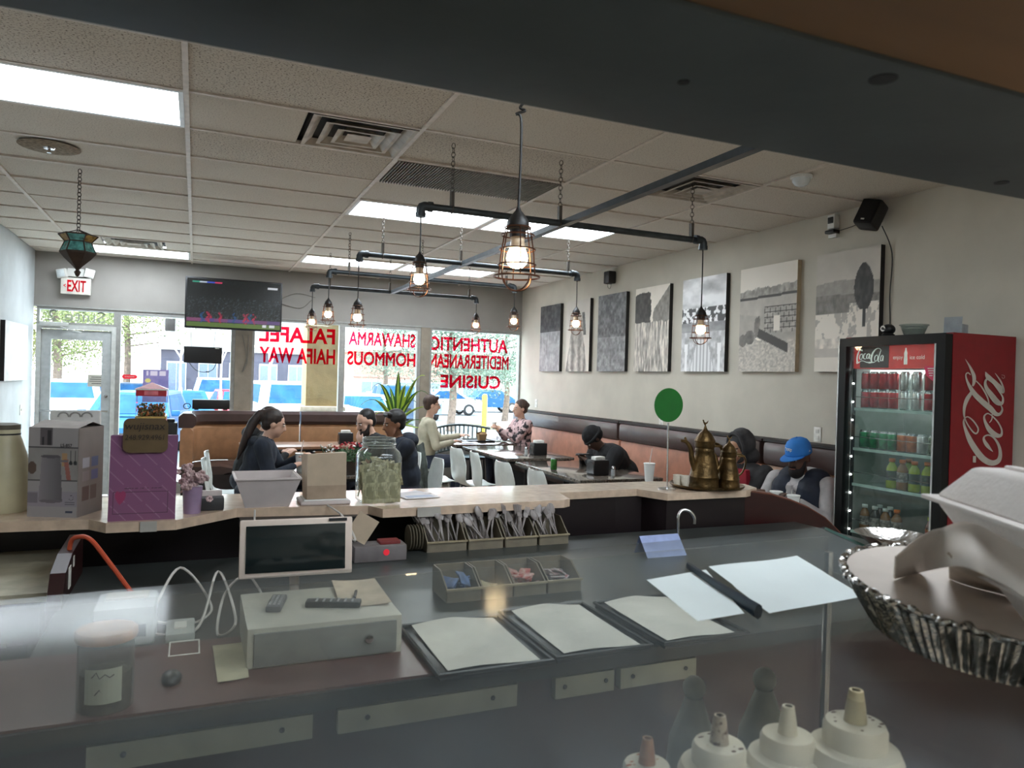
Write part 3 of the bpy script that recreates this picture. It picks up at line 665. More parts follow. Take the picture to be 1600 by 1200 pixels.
# exit sign
t = thing('exit_sign', 'white exit sign with red letters above the door', 'sign', (-1.375, YW - .05, 2.49))
MB().box((0, 0, .105), (.32, .06, .2), bev=.008).build('box', M('sign_white', (222, 218, 208), .5), t)
redl = M('sign_red', (206, 36, 52), .5, emit=.15)
text('lettering', 'EXIT', redl, (-.09, -.033, .035), (1, 0, 0), (0, 0, 1), .2, .14, t, bold=.02); text('arrow', '<', redl, (-.13, -.033, .085), (1, 0, 0), (0, 0, 1), .025, .04, t, bold=.02)
t = thing('emergency_light', 'twin-headed emergency light just above the exit sign', 'light', (-1.38, YW - .06, 2.74))
MB().box((0, .02, .02), (.18, .06, .1), bev=.01).build('body', wp, t)
for s in (-1, 1):
    h = MB().box((0, 0, 0), (.11, .06, .11), bev=.012).build('lamp_head', wp, t, (s * .145, -.01, .01 + .01 * s), rot=(0, s * .2, s * .3))
    MB().box((0, -.033, 0), (.085, .006, .085), bev=.002).build('lens', M('lamp_lens', (236, 244, 248), .1), h)

# television
A = at(290, 432, y=10.05); B = at(442, 440, y=10.05); D_ = at(291, 513, y=10.05)
tw = B.x - A.x; th = A.z - D_.z
t = thing('television', 'large flat television showing a football match, hung over the windows', 'television', (A.x + tw / 2, 10.06, D_.z + .01))
MB().box((0, .03, th / 2), (tw, .05, th), bev=.008).build('casing', bp, t)
def tvpic(u, v):
    g = .07 + .06 * fbm(u * 60, v * 34, 3); sp = hsh(np.floor(u * 110), np.floor(v * 60), 5); g = np.where((sp > .86) & (v < .62), g + .18 * sp, g)
    r, gg, b = g * .9, g * 1.05, g * 1.1; f = v < .1; r = np.where(f, .33, r); gg = np.where(f, .42, gg); b = np.where(f, .2, b)
    ad = (v > .1) & (v < .18); k = hsh(np.floor(u * 7), 0 * u, 2); r = np.where(ad, .28 + .22 * k, r); gg = np.where(ad, .26, gg); b = np.where(ad, .38 + .1 * (1 - k), b)
    for cx_, c in ((.22, 0), (.24, 0), (.35, 0), (.61, 0), (.64, 0), (.71, 0), (.16, 1), (.5, 1), (.67, 1)):
        mk = (((u - cx_ - .012 * np.sin(v * 40 + cx_ * 50)) / .014) ** 2 + ((v - .2) / .12) ** 2 < 1) & (hsh(np.floor(u * 120), np.floor(v * 70), 9) > .25); col = ((.62, .14, .26), (.1, .28, .45))[c]
        r = np.where(mk, col[0], r); gg = np.where(mk, col[1], gg); b = np.where(mk, col[2], b)
    bar = (v > .92) & (v < .955) & (u > .05) & (u < .36); k = np.floor((u - .05) / .078)
    r = np.where(bar, np.choose(np.clip(k, 0, 3).astype(int), [.2, .75, .2, .8]), r); gg = np.where(bar, np.choose(np.clip(k, 0, 3).astype(int), [.6, .8, .3, .25]), gg); b = np.where(bar, np.choose(np.clip(k, 0, 3).astype(int), [.5, .85, .75, .4]), b)
    lg = (v > .87) & (v < .91) & (u > .85) & (u < .96); wt = (v > .03) & (v < .09) & (u > .8) & (u < .94) & (hsh(np.floor(u * 60), 0 * u, 3) > .4)
    for q in (lg, wt): r = np.where(q, .8, r); gg = np.where(q, .82, gg); b = np.where(q, .84, b)
    return np.stack([r, gg, b])
printed('screen', (-tw / 2 + .02, .0035, .025), (1, 0, 0), (0, 0, 1), tw - .04, th - .045, 120, 70, tvpic, print_mat('tv_screen', .2, .3), t)
MB().box((0, .1, th / 2), (.3, .1, .3)).build('bracket', bp, t); MB().tube([(0, .15, th / 2), (0, .42, th / 2)], .025, 8).build('mount_arm', bp, t)
for P_ in ([(1.03, YW - .01, 2.55), (1.3, YW - .01, 2.5), (1.45, YW - .01, 2.62)], [(1.03, YW - .01, 2.6), (1.25, YW - .01, 2.7), (1.5, YW - .01, 2.66)], [(.56, YW - .03, 2.1), (.62, YW - .03, 1.8), (.57, YW - .03, 1.6), (.63, YW - .03, 1.75), (.64, YW - .03, 2.1)]):
    o = MB().tube(spline(P_, 6), .005, 5).build('television_cable', M('grey_cable', (120, 116, 108), .5))
    tag(o, {1.45: 'lower loose cable on the wall right of the television', 1.5: 'upper loose cable on the wall right of the television', .64: 'loose cable looped down the tan window post'}[P_[-1][0]], 'cable')
t = thing('window_panel', 'small black panel hung inside the left window, below the television', 'panel', (.083, YW - .06, 1.70))
MB().box((0, 0, .107), (.46, .04, .215), bev=.006).build('back_case', bp, t); MB().box((.17, -.022, .2), (.05, .003, .008)).build('sticker', plate, t)
MB().tube(spline([(-.16, 0, 0), (-.08, 0, -.09), (.03, 0, -.115), (.12, 0, -.08), (.16, 0, 0)], 5), .005, 6).build('cable', bp, t)
MB().box((.06, 0, -.11), (.04, .014, .016)).build('connector', bp, t)
for s in (-.14, .13): MB().tube([(s, 0, .215), (s * 1.1, 0, .42)], .002, 5).build('hanging_wire', bp, t)
t = thing('wall_speaker', 'small grey box speaker hung at the top of the left window', 'speaker', (-.315, YW - .05, 2.1)); MB().box((0, 0, .08), (.12, .08, .16), bev=.015).build('cabinet', M('grey_plastic', (112, 112, 110), .5), t); MB().box((.04, -.04, .15), (.02, .003, .006)).build('badge', bp, t)
t = thing('black_box', 'low black box standing on the left end of the window banquette', 'box', (.19, 10.22, 1.105))
MB().box((0, 0, .072), (.44, .16, .12), bev=.008).build('case', bp, t)
for s in (-1, 1): MB().box((s * .17, 0, .006), (.05, .12, .012)).build('foot', bp, t)
o = MB().tube([(-.09 + .05 * math.cos(q / 16 * 2 * PI) * .8, 10.22, 1.115 + .035 + .035 * math.sin(q / 16 * 2 * PI)) for q in range(16)], .006, 6, closed=True).build('metal_ring', bp); tag(o, 'small dark ring standing beside the low black box', 'ring')
# window lettering, read from outside
redw = vinyl('red_vinyl', (236, 24, 60), .88)
def wl(word, p0, p1, ztop0, hpx, label):
    a = at(*p0, y=YW - .004); b = at(*p1, y=YW - .004); h = hpx
    o = text('window_lettering', word, redw, (a.x, YW + .04, a.z), (1, 0, 0), (0, 0, 1), b.x - a.x, h, None, True, .03, .004); tag(o, label, 'lettering', 'red lettering on the front windows')
wl('FALAFEL', (405, 533), (524, 542), 0, .215, 'red window lettering FALAFEL'); wl('HAIFA WAY', (405, 566), (524, 572), 0, .215, 'red window lettering HAIFA WAY')
wl('SHAWARMA', (545, 539), (650, 544), 0, .2, 'red window lettering SHAWARMA'); wl('HOMMOUS', (543, 570), (650, 573), 0, .2, 'red window lettering HOMMOUS')
wl('AUTHENTIC', (673, 547), (795, 549), 0, .21, 'red window lettering AUTHENTIC'); wl('MEDITERRANEAN', (672, 574), (796, 578), 0, .21, 'red window lettering MEDITERRANEAN'); wl('CUISINE', (689, 606), (783, 607), 0, .2, 'red window lettering CUISINE')
o = text('window_lettering', 'Suite 2', M('etched_vinyl', (150, 156, 140), .6), (-1.68, YW + .04, 2.165), (1, 0, 0), (0, 0, 1), .62, .135, None, True, 0, .004); tag(o, 'pale grey lettering Suite 2 in the pane above the door', 'lettering')
o = MB(); o.box((0, 0, 0), (.175, .004, .055), bev=.001); t = thing('open_sticker', 'red oval sticker on the glass right of the door', 'sticker', (-.77, YW + .035, 1.5))
m = MB(); pl = [(.06 * (1 if math.cos(q) > 0 else -1) + .028 * math.cos(q), .028 * math.sin(q)) for q in [i / 24 * 2 * PI + .01 for i in range(24)]]; m.prism(pl, -.002, .002, 'y'); m.build('backing', redl, t)
text('lettering', 'STORE HOURS', plate, (-.055, -.004, -.008), (1, 0, 0), (0, 0, 1), .11, .016, t)
t = thing('window_poster', 'purple event poster taped to the glass behind the vending machine', 'poster', (-.47, YW + .03, 1.18))
def pp(u, v): 
    n_ = fbm(u * 6, v * 8, 3); r = .45 + .2 * n_; g = .45 + .12 * n_; b = .68 + .1 * n_; k = (v > .82) & (v < .95) & (hsh(np.floor(u * 14), 0 * u, 3) > .35) & (u > .1) & (u < .9)
    y_ = ((u - .2) / .12) ** 2 + ((v - .66) / .06) ** 2 < 1
    return np.stack([np.where(k | y_, .88, r), np.where(k | y_, .84, g), np.where(k, .9, np.where(y_, .5, b))])
printed('sheet', (-.15, -.002, 0), (1, 0, 0), (0, 0, 1), .3, .42, 40, 56, pp, print_mat('poster_print', .5), t)

# ------------------------------------------------------------------ pipe frame and pendants
pipem = M('grey_pipe', (66, 72, 76), .45, metal=.55, var=.12, scale=12)
chm = M('chain_metal', (86, 80, 74), .5, metal=.6, var=.1)
def chain_mb(p, q, k=None, lw=.011, r=.0022):
    p = Vector(p); q = Vector(q); L = (q - p).length; k = k or max(3, int(L / .026)); m = MB(); d_ = (q - p).normalized(); s = L / k
    a = d_.orthogonal().normalized(); b = d_.cross(a)
    for i in range(k):
        c = p + d_ * (s * (i + .5)); e = a if i % 2 else b
        m.tube([c + d_ * (math.sin(t_) * s * .66) + e * (math.cos(t_) * lw) for t_ in [j / 8 * 2 * PI for j in range(8)]], r, 4, closed=True)
    return m
frame = thing('pipe_frame', 'grey pipe frame of four crossbars and one long spine under the ceiling', 'pipe frame', (2.1, 6, 2.6))
ROWS = [(4.2, 1.185, 3.2), (6.1, 1.215, 3.235), (7.3, 1.165, 3.12), (8.65, 1.2, 3.185)]
def loc_(x, y, z): return (x - 2.1, y - 6, z - 2.6)
MB().span(loc_(2.095, 1.6, 2.58), loc_(2.14, 8.7, 2.615)).build('spine', pipem, frame)
for y, x0, x1 in ROWS:
    MB().tube([loc_(x0 + .03, y, 2.6), loc_(x1 - .03, y, 2.595)], .021, 12).build('crossbar', pipem, frame)
    for x, s in ((x0, 1), (x1, -1)):
        m = MB().tube([loc_(x + s * .07, y, 2.6), loc_(x + s * .045, y, 2.6)], .031, 12)
        m.tube([loc_(x + s * .05, y, 2.6), loc_(x + s * .02, y, 2.6), loc_(x + s * .006, y, 2.594), loc_(x, y, 2.58), loc_(x, y, 2.545)], .027, 12).tube([loc_(x, y, 2.56), loc_(x, y, 2.535)], .031, 12)
        m.build('elbow', pipem, frame)
    for x in (x0 + .19, 2.09, x1 - .1):
        chain_mb(loc_(x, y, 2.7), loc_(x, y, 2.99), lw=.012).build('chain', chm, frame)
        MB().box(loc_(x, y, 2.66), (.02, .03, .09)).tube([(loc_(x, y, 2.6)[0], loc_(x, y, 2.6)[1] + .024 * math.cos(a), loc_(x, y, 2.6)[2] + .024 * math.sin(a)) for a in [j / 10 * 2 * PI for j in range(10)]], .004, 4, closed=True).build('hanger', chm, frame)
cage = M('cage_wire', (96, 62, 46), .35, metal=.7, var=.05); sockm = M('lamp_socket', (30, 28, 28), .45)
bulbm = M('warm_bulb', (255, 226, 176), .3, var=.0, emit=BULB); neck = M('bulb_neck', (226, 206, 176), .3)
def pendant(label, x, y, zb, ztop, s=1.0, knots=False):
    t = thing('cage_pendant_lamp', label, 'lamp', (x, y, zb + .14), group='cage pendant lamps')
    L = ztop - zb - .14
    cord = [(0, 0, .0), (.001, 0, L * .4), (0, .001, L)]
    if knots: cord = [(0, 0, 0), (.003, 0, L * .2), (.0, 0, L * .345), (-.016, .004, L * .36), (.012, -.004, L * .375), (-.002, .004, L * .385), (.004, 0, L * .40), (.018, .003, L * .42), (-.012, -.003, L * .435), (.006, .003, L * .445), (0, 0, L * .47), (0, 0, L)]
    MB().tube(spline(cord, 6), .0045, 6).build('cord', sockm, t)
    MB().lathe([(.005, .02), (.01, .008), (.022, -.006), (.034, -.024), (.037, -.042), (.036, -.05), (.026, -.052), (.026, -.075), (0, -.075)], 18).build('socket', sockm, t)
    MB().lathe([(.022, -.07), (.022, -.09), (.026, -.11), (.02, -.112)], 14).build('bulb_neck', neck, t)
    MB().lathe([(.024, -.11), (.031, -.125), (.034, -.142), (.031, -.158), (.02, -.17), (0, -.175)], 16).build('bulb', bulbm, t)
    m = MB()
    for z, r in ((-.045, .041), (-.069, .052), (-.114, .057), (-.162, .060), (-.2, .073)):
        m.tube([(r * math.cos(a), r * math.sin(a), z) for a in [j / 20 * 2 * PI for j in range(20)]], .0026 if z > -.19 else .0034, 5, closed=True)
    for j in range(6):
        a = j * PI / 3 + .3; ca, sa = math.cos(a), math.sin(a); m.tube([(r * ca, r * sa, z) for r, z in ((.040, -.045), (.047, -.08), (.055, -.13), (.061, -.2))], .0022, 4)
    for j in range(2):
        a = j * PI / 2 + .3; ca, sa = math.cos(a), math.sin(a); m.tube([(.06 * math.cos(q) * ca, .06 * math.cos(q) * sa, -.2 - .044 * math.sin(q)) for q in [i / 12 * PI for i in range(13)]], .0026, 4)
    m.build('wire_cage', cage, t)
pendant('large cage pendant lamp nearest the camera, on a knotted cord', .924, 2.15, 1.985, 2.99, knots=True)
for (px, py), r, x, lb in (((655, 436), 0, 1.187, 'left lamp of the nearest crossbar, second largest'), ((1100, 515), 0, 3.2, 'right lamp of the nearest crossbar, before the hillside city picture'),
                           ((558, 496), 1, 1.21, 'left lamp of the second crossbar'), ((904, 506), 1, 3.235, 'right lamp of the second crossbar, before the robed figure picture'),
                           ((513, 491), 2, 1.165, 'left lamp of the third crossbar'), ((804, 502), 2, 3.12, 'right lamp of the third crossbar, by the room corner'),
                           ((487, 503), 3, 1.2, 'left lamp of the farthest crossbar, leftmost of all'), ((744, 508), 3, 3.185, 'right lamp of the farthest crossbar, over the word authentic')):
    y = ROWS[r][0]; pendant('cage pendant lamp, ' + lb, x, y, at(px, py, y=y).z, 2.535)
# lantern
L0 = at(125, 265, z=ZC); yl = L0.y
zt = at(124, 368, y=yl).z; zb = at(123, 433, y=yl).z; H = zt - zb
t = thing('hanging_lantern', 'hexagonal metal lantern with teal glass panes on a chain at the left', 'lantern', (L0.x, yl, zb))
lm = M('lantern_metal', (58, 44, 34), .5, metal=.5, var=.1); lg = M('lantern_glass', (72, 122, 116), .15, var=.25, scale=30, emit=.05); lo = M('lantern_amber', (150, 120, 60), .2, var=.2, scale=30)
R_ = .112
prof = [(.0, 0), (.012, .01), (.022, .035), (.01, .05), (.03, .075), (.06, .105), (.085, .13), (R_, .165), (R_, .175), (R_ - .03, H - .05), (R_ - .03, H - .04), (R_, H - .004), (R_, H), (.0, H)]
MB().lathe(prof[:9], 6, smooth=False, c=(0, 0, 0)).build('lower_body', lm, t)
for j in range(6):
    a0 = j * PI / 3; a1 = a0 + PI / 3
    def q(r, a, z): return (r * math.cos(a), r * math.sin(a), z)
    MB().add([q(R_, a0, .175), q(R_, a1, .175), q(R_ - .03, a1, H - .05), q(R_ - .03, a0, H - .05)], [(0, 1, 2, 3)]).build('glass_pane', lg, t)
    MB().add([q(R_ - .03, a0, H - .045), q(R_ - .03, a1, H - .045), q(R_ + .01, a1, H), q(R_ + .01, a0, H)], [(0, 1, 2, 3)]).build('flared_pane', lo if j % 2 else lg, t)
m = MB()
for j in range(6):
    a0 = j * PI / 3; m.tube([(R_ * math.cos(a0), R_ * math.sin(a0), .17), ((R_ - .03) * math.cos(a0), (R_ - .03) * math.sin(a0), H - .047), ((R_ + .01) * math.cos(a0), (R_ + .01) * math.sin(a0), H)], .005, 5)
for z, r in ((.172, R_), (H - .047, R_ - .03), (H, R_ + .01)): m.tube([(r * math.cos(j * PI / 3), r * math.sin(j * PI / 3), z) for j in range(6)], .005, 5, closed=True)
for j in range(3): a0 = j * PI / 3; m.tube([(R_ * math.cos(a0), R_ * math.sin(a0), H), (0, 0, H + .04), (-R_ * math.cos(a0), -R_ * math.sin(a0), H)], .003, 4)
m.build('metal_ribs', lm, t)
chain_mb((0, 0, H + .03), (0, 0, ZC - zb), lw=.014, r=.003, k=16).build('chain', chm, t)

# ------------------------------------------------------------------ tables and chairs
gran = M('granite_top', (118, 108, 98), .13, col2=(58, 52, 48), scale=60, thr=(.35, .65), coat=.4)
blk = M('black_metal', (24, 24, 24), .4, metal=.4)
def table(label, x0, x1, y0, y1, z=.75, top=gran, legs=((.5, .25), (.5, .75))):
    t = thing('dining_table', label, 'table', ((x0 + x1) / 2, (y0 + y1) / 2, 0)); W, D = x1 - x0, y1 - y0
    MB().box((0, 0, z - .016), (W, D, .032), bev=.008).build('tabletop', top, t); MB().box((0, 0, z - .045), (W - .06, D - .06, .025)).build('underframe', blk, t)
    for u, v in legs:
        x = -W / 2 + W * u; y = -D / 2 + D * v
        MB().lathe([(.035, .02), (.035, z - .05)], 12, c=(x, y, 0)).build('leg', blk, t); MB().box((x, y, .012), (.5, .08, .024)).box((x, y, .012), (.08, .5, .024)).build('foot', blk, t)
table('granite table before the man in the black beanie', 3.07, 3.92, 5.62, 7.05); table('granite table with a napkin holder between the beanie man and the window couple', 3.1, 3.92, 7.33, 8.78)
table('dark table beside the window between the man in beige and the woman', 3.08, 3.95, 9.0, 10.1, legs=((.5, .5),))
table('table shared by the four people at the left', .82, 1.42, 6.3, 7.7)
table('table in front of the curved banquette, behind the group of four', .5, 2.1, 8.9, 9.55, top=M('brown_laminate', (150, 112, 86), .3, var=.08))
table('table before the man in the blue cap', 3.0, 3.86, 3.75, 5.0)
wch = M('white_shell', (226, 232, 228), .3, var=.02, coat=.3)
def chair_mesh():
    prof = [(.20, .0, .455, .20), (.19, .10, .445, .21), (.0, .2, .44, .21), (-.08, .3, .445, .205)]
    # centre line: from seat front to top of back, (y, z, half width)
    cl = [(.22, .43, .17), (.2, .45, .195), (.1, .447, .205), (0, .44, .205), (-.1, .445, .195), (-.165, .475, .18), (-.195, .53, .185), (-.21, .6, .2), (-.225, .68, .205), (-.24, .76, .19), (-.25, .82, .165), (-.253, .85, .13)]
    cl = [tuple(p) for p in spline(cl, 2)]; V = []; n = 9
    for i, (y, z, hw) in enumerate(cl):
        k = min(1, max(0, (z - .46) / .2))
        for j in range(n):
            u = -1 + 2 * j / (n - 1); V.append((u * hw, y + k * .035 * u * u, z + (1 - k) * .02 * u * u))
    m = len(cl); Fc = [(i * n + j, i * n + j + 1, (i + 1) * n + j + 1, (i + 1) * n + j) for i in range(m - 1) for j in range(n - 1)]
    V2 = []
    for i in range(m):
        for j in range(n):
            p = Vector(V[i * n + j]); a = Vector(V[min(i + 1, m - 1) * n + j]) - Vector(V[max(i - 1, 0) * n + j]); b = Vector(V[i * n + min(j + 1, n - 1)]) - Vector(V[i * n + max(j - 1, 0)])
            V2.append(p - a.cross(b).normalized() * .009)
    N = m * n; F2 = [tuple(q + N for q in f[::-1]) for f in Fc]
    rim_ = []
    for i in range(m - 1):
        for j in (0, n - 1): rim_.append((i * n + j, (i + 1) * n + j, N + (i + 1) * n + j, N + i * n + j))
    for j in range(n - 1):
        for i in (0, m - 1): rim_.append((i * n + j, i * n + j + 1, N + i * n + j + 1, N + i * n + j))
    return MB().add(V + V2, Fc + F2 + rim_, smooth=True)
def make_chair(label, loc, rz):
    t = thing('shell_chair', label, 'chair', loc, rz, 'white shell chairs')
    chair_mesh().build('seat_shell', wch, t)
    for a, b in ((-1, 1), (1, 1), (-1, -1), (1, -1)): MB().tube([(a * .12, b * .1, .435), (a * .17, b * .17, .2), (a * .19, b * .2, .0)], .011, 8).build('leg', chrome, t)
    MB().box((0, 0, .43), (.26, .22, .015)).build('seat_frame', chrome, t)
    return t
ch0 = make_chair('white shell chair nearest the bar, its top just above the counter at right', (2.87, 5.63, 0), -PI / 2)
for x, y, rz, lb in ((2.83, 6.28, -PI / 2 + .05, 'white shell chair, second from the bar in the row of white chairs'), (2.87, 7.1, -PI / 2 - .1, 'white shell chair, third from the bar in the row of white chairs'),
                     (2.83, 7.6, -PI / 2 + .08, 'white shell chair, farthest of the row before the napkin table'), (2.6, 8.95, -PI / 2, 'white shell chair under the man in the beige sweater'),
                     (2.5, 7.95, -PI / 2 + .1, 'white shell chair with a grey jacket over its back'), (.32, 6.85, -PI / 2, 'white shell chair under the woman with the long ponytail'),
                     (.35, 7.45, -PI / 2, 'white shell chair under the hooded person beyond the ponytail'), (1.86, 6.55, PI / 2, 'white shell chair under the dark-haired man with his hand at his neck'), (1.82, 7.15, PI / 2, 'white shell chair under the bearded man')):
    dup(ch0, (x, y, 0), rz, lb)
# dark curved slatted seat back by the window
t = thing('slatted_chair', 'dark chair with a wide curved slatted back beyond the window table', 'chair', (3.62, 10.3, 0), PI)
cf = M('grey_green_metal', (84, 92, 90), .45, metal=.3)
def arc(r, z, k=14, a0=.62): return [(r * math.sin(-a0 + 2 * a0 * i / k), .28 - r * math.cos(-a0 + 2 * a0 * i / k) + r * .62 - .1, z + .05 * math.cos((-1 + 2 * i / k) * 1.5)) for i in range(k + 1)]
top_ = arc(.75, .86); bot = arc(.7, .5); MB().tube(top_, .018, 8).build('top_rail', cf, t); MB().tube(bot, .014, 8).build('lower_rail', cf, t)
for i in range(1, 14): MB().tube([top_[i], bot[i]], .011, 5, flat=2.2).build('back_slat', cf, t)
MB().box((0, .12, .45), (.84, .4, .04), bev=.01).build('seat', cf, t)
for a in (-1, 1):
    for b in (-.06, .3): MB().tube([(a * .38, b, .45), (a * .4, b, 0)], .014, 6).build('leg', cf, t)
# draped jacket
jk = M('jacket_grey_green', (84, 92, 88), .9, var=.22, scale=9, bump=.5, bscale=12)
V = []; nx, nz = 16, 22
for j in range(nz + 1):
    v = j / nz; 
    for i in range(nx + 1):
        u = -1 + 2 * i / nx; a = u * PI * .62
        w_ = .2 + .07 * math.sin(v * PI * .8) + .05 * v; dd = .07 + .06 * v
        fold = 1 + .13 * math.sin(u * 11 + v * 3) * v + .06 * math.sin(u * 23 + 2)
        V.append((w_ * math.sin(a) * fold, -.25 - dd * math.cos(a) * fold + .03 * v, .90 - .62 * v + .03 * math.cos(u * 7) - (.04 * u * u)))
m = MB().add(V, [(j * (nx + 1) + i, j * (nx + 1) + i + 1, (j + 1) * (nx + 1) + i + 1, (j + 1) * (nx + 1) + i) for j in range(nz) for i in range(nx)], smooth=True)
o = m.build('draped_jacket', jk, None, (2.5, 7.95, 0), -PI / 2 + .1); sd = o.modifiers.new('t', 'SOLIDIFY'); sd.thickness = .02; tag(o, 'grey-green jacket draped over the back of a white chair', 'jacket')
for s in (-1, 1): MB().tube(spline([(s * .2, -.28, .86), (s * .26, -.27, .65), (s * .25, -.24, .42), (s * .23, -.2, .3)], 5), [.045] * 5 + [.05] * 5 + [.04] * 6, 10, flat=.6).build('sleeve', jk, o)
MB().box((.1, -.335, .84), (.06, .005, .1)).build('lining_label', plate, o)

# table-top things
def dispenser(label, loc, rz=0):
    t = thing('napkin_dispenser', label, 'napkin holder', loc, rz, 'black napkin dispensers')
    MB().box((0, 0, .07), (.17, .12, .14), bev=.012).build('case', bp, t)
    MB().prism([(-.055, .02), (.055, .02), (.055, .1), (0, .125), (-.055, .1)], -.003, .003, 'x', T=Matrix.Translation((-.086, 0, 0))).build('faceplate', M('dispenser_chrome', (120, 120, 122), .2, metal=.8), t)
    MB().box((0, 0, .15), (.11, .075, .04), bev=.01).build('napkins', M('napkin_white', (236, 236, 230), .9), t)
dispenser('black napkin dispenser on the nearest granite table', at(934, 742, z=.75), .1)
dispenser('black napkin dispenser on the farther granite table', at(841, 711, z=.75), .0)
dispenser('black napkin dispenser on the table before the straight banquette', (1.72, 9.2, .75), 0)
canm = M('can_green', (70, 132, 62), .25, metal=.6, var=.2, scale=30); alu = M('can_aluminium', (198, 200, 202), .25, metal=.9)
def can_mesh(mt): return MB().lathe([(.0, 0), (.025, 0), (.031, .008), (.031, .108), (.025, .12), (.026, .122), (.022, .119), (0, .119)], 16, ms=[1, 1, 0, 1, 1, 1, 1]).mesh('can', [mt, alu])
def can(label, loc, mt, s=1, group=None):
    t = thing('drink_can', label, 'can', loc, group=group); link('can_body', can_mesh(mt), t)
    MB().box((0, .004, .1215), (.012, .02, .001)).build('pull_tab', alu, t); return t
can('green drinks can on the granite table before the beanie man', at(865, 735, z=.75), canm)
cupw = M('foam_cup', (238, 240, 238), .6, var=.01); straw = M('straw_pale', (226, 208, 200), .4); lidm = glass('cup_lid', (235, 240, 240), 1.0)
def cup(label, loc, h=.12, r=.045, st=True, clear=False):
    t = thing('drink_cup', label, 'cup', loc)
    MB().lathe([(0, 0), (r * .72, 0), (r, h), (r + .004, h + .003), (r + .002, h + .008), (0, h + .008)], 20).build('body', cupw if not clear else M('cup_translucent', (206, 212, 212), .2), t)
    if st: MB().tube([(0, 0, h), (.022, 0, h + .12)], .0045, 6).build('straw', straw, t)
cup('white cup with a straw standing just behind the bar, left of the green disc', at(1014, 752, z=.86), .13, .042)
cup('left of two white cups before the man in the blue cap', Vector((3.762, 4.034, .75)) , .115, .042, False); cup('right of two white cups before the man in the blue cap', Vector((3.753, 3.862, .75)), .115, .042, False)
cup('translucent cup with a pink straw held by the ponytail woman', (.86, 6.66, .75), .15, .045, True, True)
def shaker(label, loc):
    t = thing('salt_shaker', label, 'shaker', loc); MB().lathe([(0, 0), (.02, 0), (.018, .06)], 12).build('glass_body', M('shaker_glass', (190, 196, 196), .1), t); MB().lathe([(.019, .06), (.019, .075), (.012, .085), (0, .086)], 12).build('lid', chrome, t)
shaker('salt shaker right of the dispenser on the nearest granite table', at(958, 743, z=.75)); shaker('salt shaker left of the dispenser on the farther granite table', at(822, 710, z=.75))
t = thing('serving_tray', 'black serving tray on the window table', 'tray', (3.5, 9.42, .75)); MB().box((0, 0, .006), (.46, .34, .012), bev=.004).build('base', bp, t)
m = MB()
for s in (-1, 1): m.box((s * .225, 0, .016), (.012, .34, .016)); m.box((0, s * .165, .016), (.44, .012, .016))
m.build('rim', bp, t)
t = thing('takeout_carton', 'brown paper takeout carton on the black tray', 'carton', (3.6, 9.42, .764)); kraft = M('kraft_paper', (158, 128, 92), .8, var=.06)
MB().add([(-.045, -.04, 0), (.045, -.04, 0), (.045, .04, 0), (-.045, .04, 0), (-.06, -.055, .085), (.06, -.055, .085), (.06, .055, .085), (-.06, .055, .085)], [(3, 2, 1, 0), (0, 1, 5, 4), (1, 2, 6, 5), (2, 3, 7, 6), (3, 0, 4, 7)]).build('body', kraft, t)
for s in (-1, 1): MB().add([(-.06, s * .055, .085), (.06, s * .055, .085), (.04, s * .03, .12), (-.04, s * .035, .11)], [(0, 1, 2, 3)]).build('flap', kraft, t)
def crumple(label, loc, sx_, sy_, h, seed, mt=None, cat='paper', name='crumpled_paper'):
    rg = random.Random(seed); n = 7; V = [((i / n - .5) * sx_ + rg.uniform(-.01, .01), (j / n - .5) * sy_ + rg.uniform(-.01, .01), .003 + h * rg.random() * math.sin(PI * (i + .5) / (n + 1)) * math.sin(PI * (j + .5) / (n + 1))) for j in range(n + 1) for i in range(n + 1)]
    o = MB().add(V, [(j * (n + 1) + i, j * (n + 1) + i + 1, (j + 1) * (n + 1) + i + 1, (j + 1) * (n + 1) + i) for j in range(n) for i in range(n)]).build(name, mt or M('wrapper_white', (222, 226, 230), .7, var=.04), None, loc)
    tag(o, label, cat); return o
crumple('crumpled white wrapper left on the window table', (3.25, 9.45, .75), .24, .3, .12, 3); crumple('crumpled white wrapper before the woman on the window table', (3.86, 9.5, .75), .16, .2, .09, 4)
crumple('pale magazine lying on the left window table end', (3.3, 9.15, .75), .3, .2, .04, 9)

# dracaena in front of the windows
b = at(612, 690, y=9.35)
t = thing('potted_dracaena', 'tall potted plant with arching striped leaves before the window', 'plant', (b.x, 9.1, 0))
MB().lathe([(0, 0), (.13, 0), (.17, .32), (.18, .33), (.165, .34), (0, .3)], 20).build('pot', M('pot_dark', (70, 60, 54), .5), t)
MB().tube([(0, 0, .3), (.01, 0, .95)], [.025, .02], 8).build('stem', M('plant_stem', (120, 104, 76), .8), t)
lf = M('leaf_green', (58, 104, 46), .35, var=.15, scale=8); ls = M('leaf_stripe', (176, 206, 76), .4)
rg = random.Random(8)
LV = [(0, .0, 1.72, .0), (.35, .03, 1.62, .05), (-.12, .1, 1.48, .05), (.1, -.1, 1.5, .1), (-.34, .0, 1.5, .22), (-.45, .05, 1.3, .26), (.42, .05, 1.42, .2), (.5, -.05, 1.22, .24), (.36, .1, 1.05, .2), (-.3, -.1, 1.15, .2), (.2, -.15, 1.3, .15), (.42, -.1, .95, .22), (-.2, .1, 1.3, .1)]
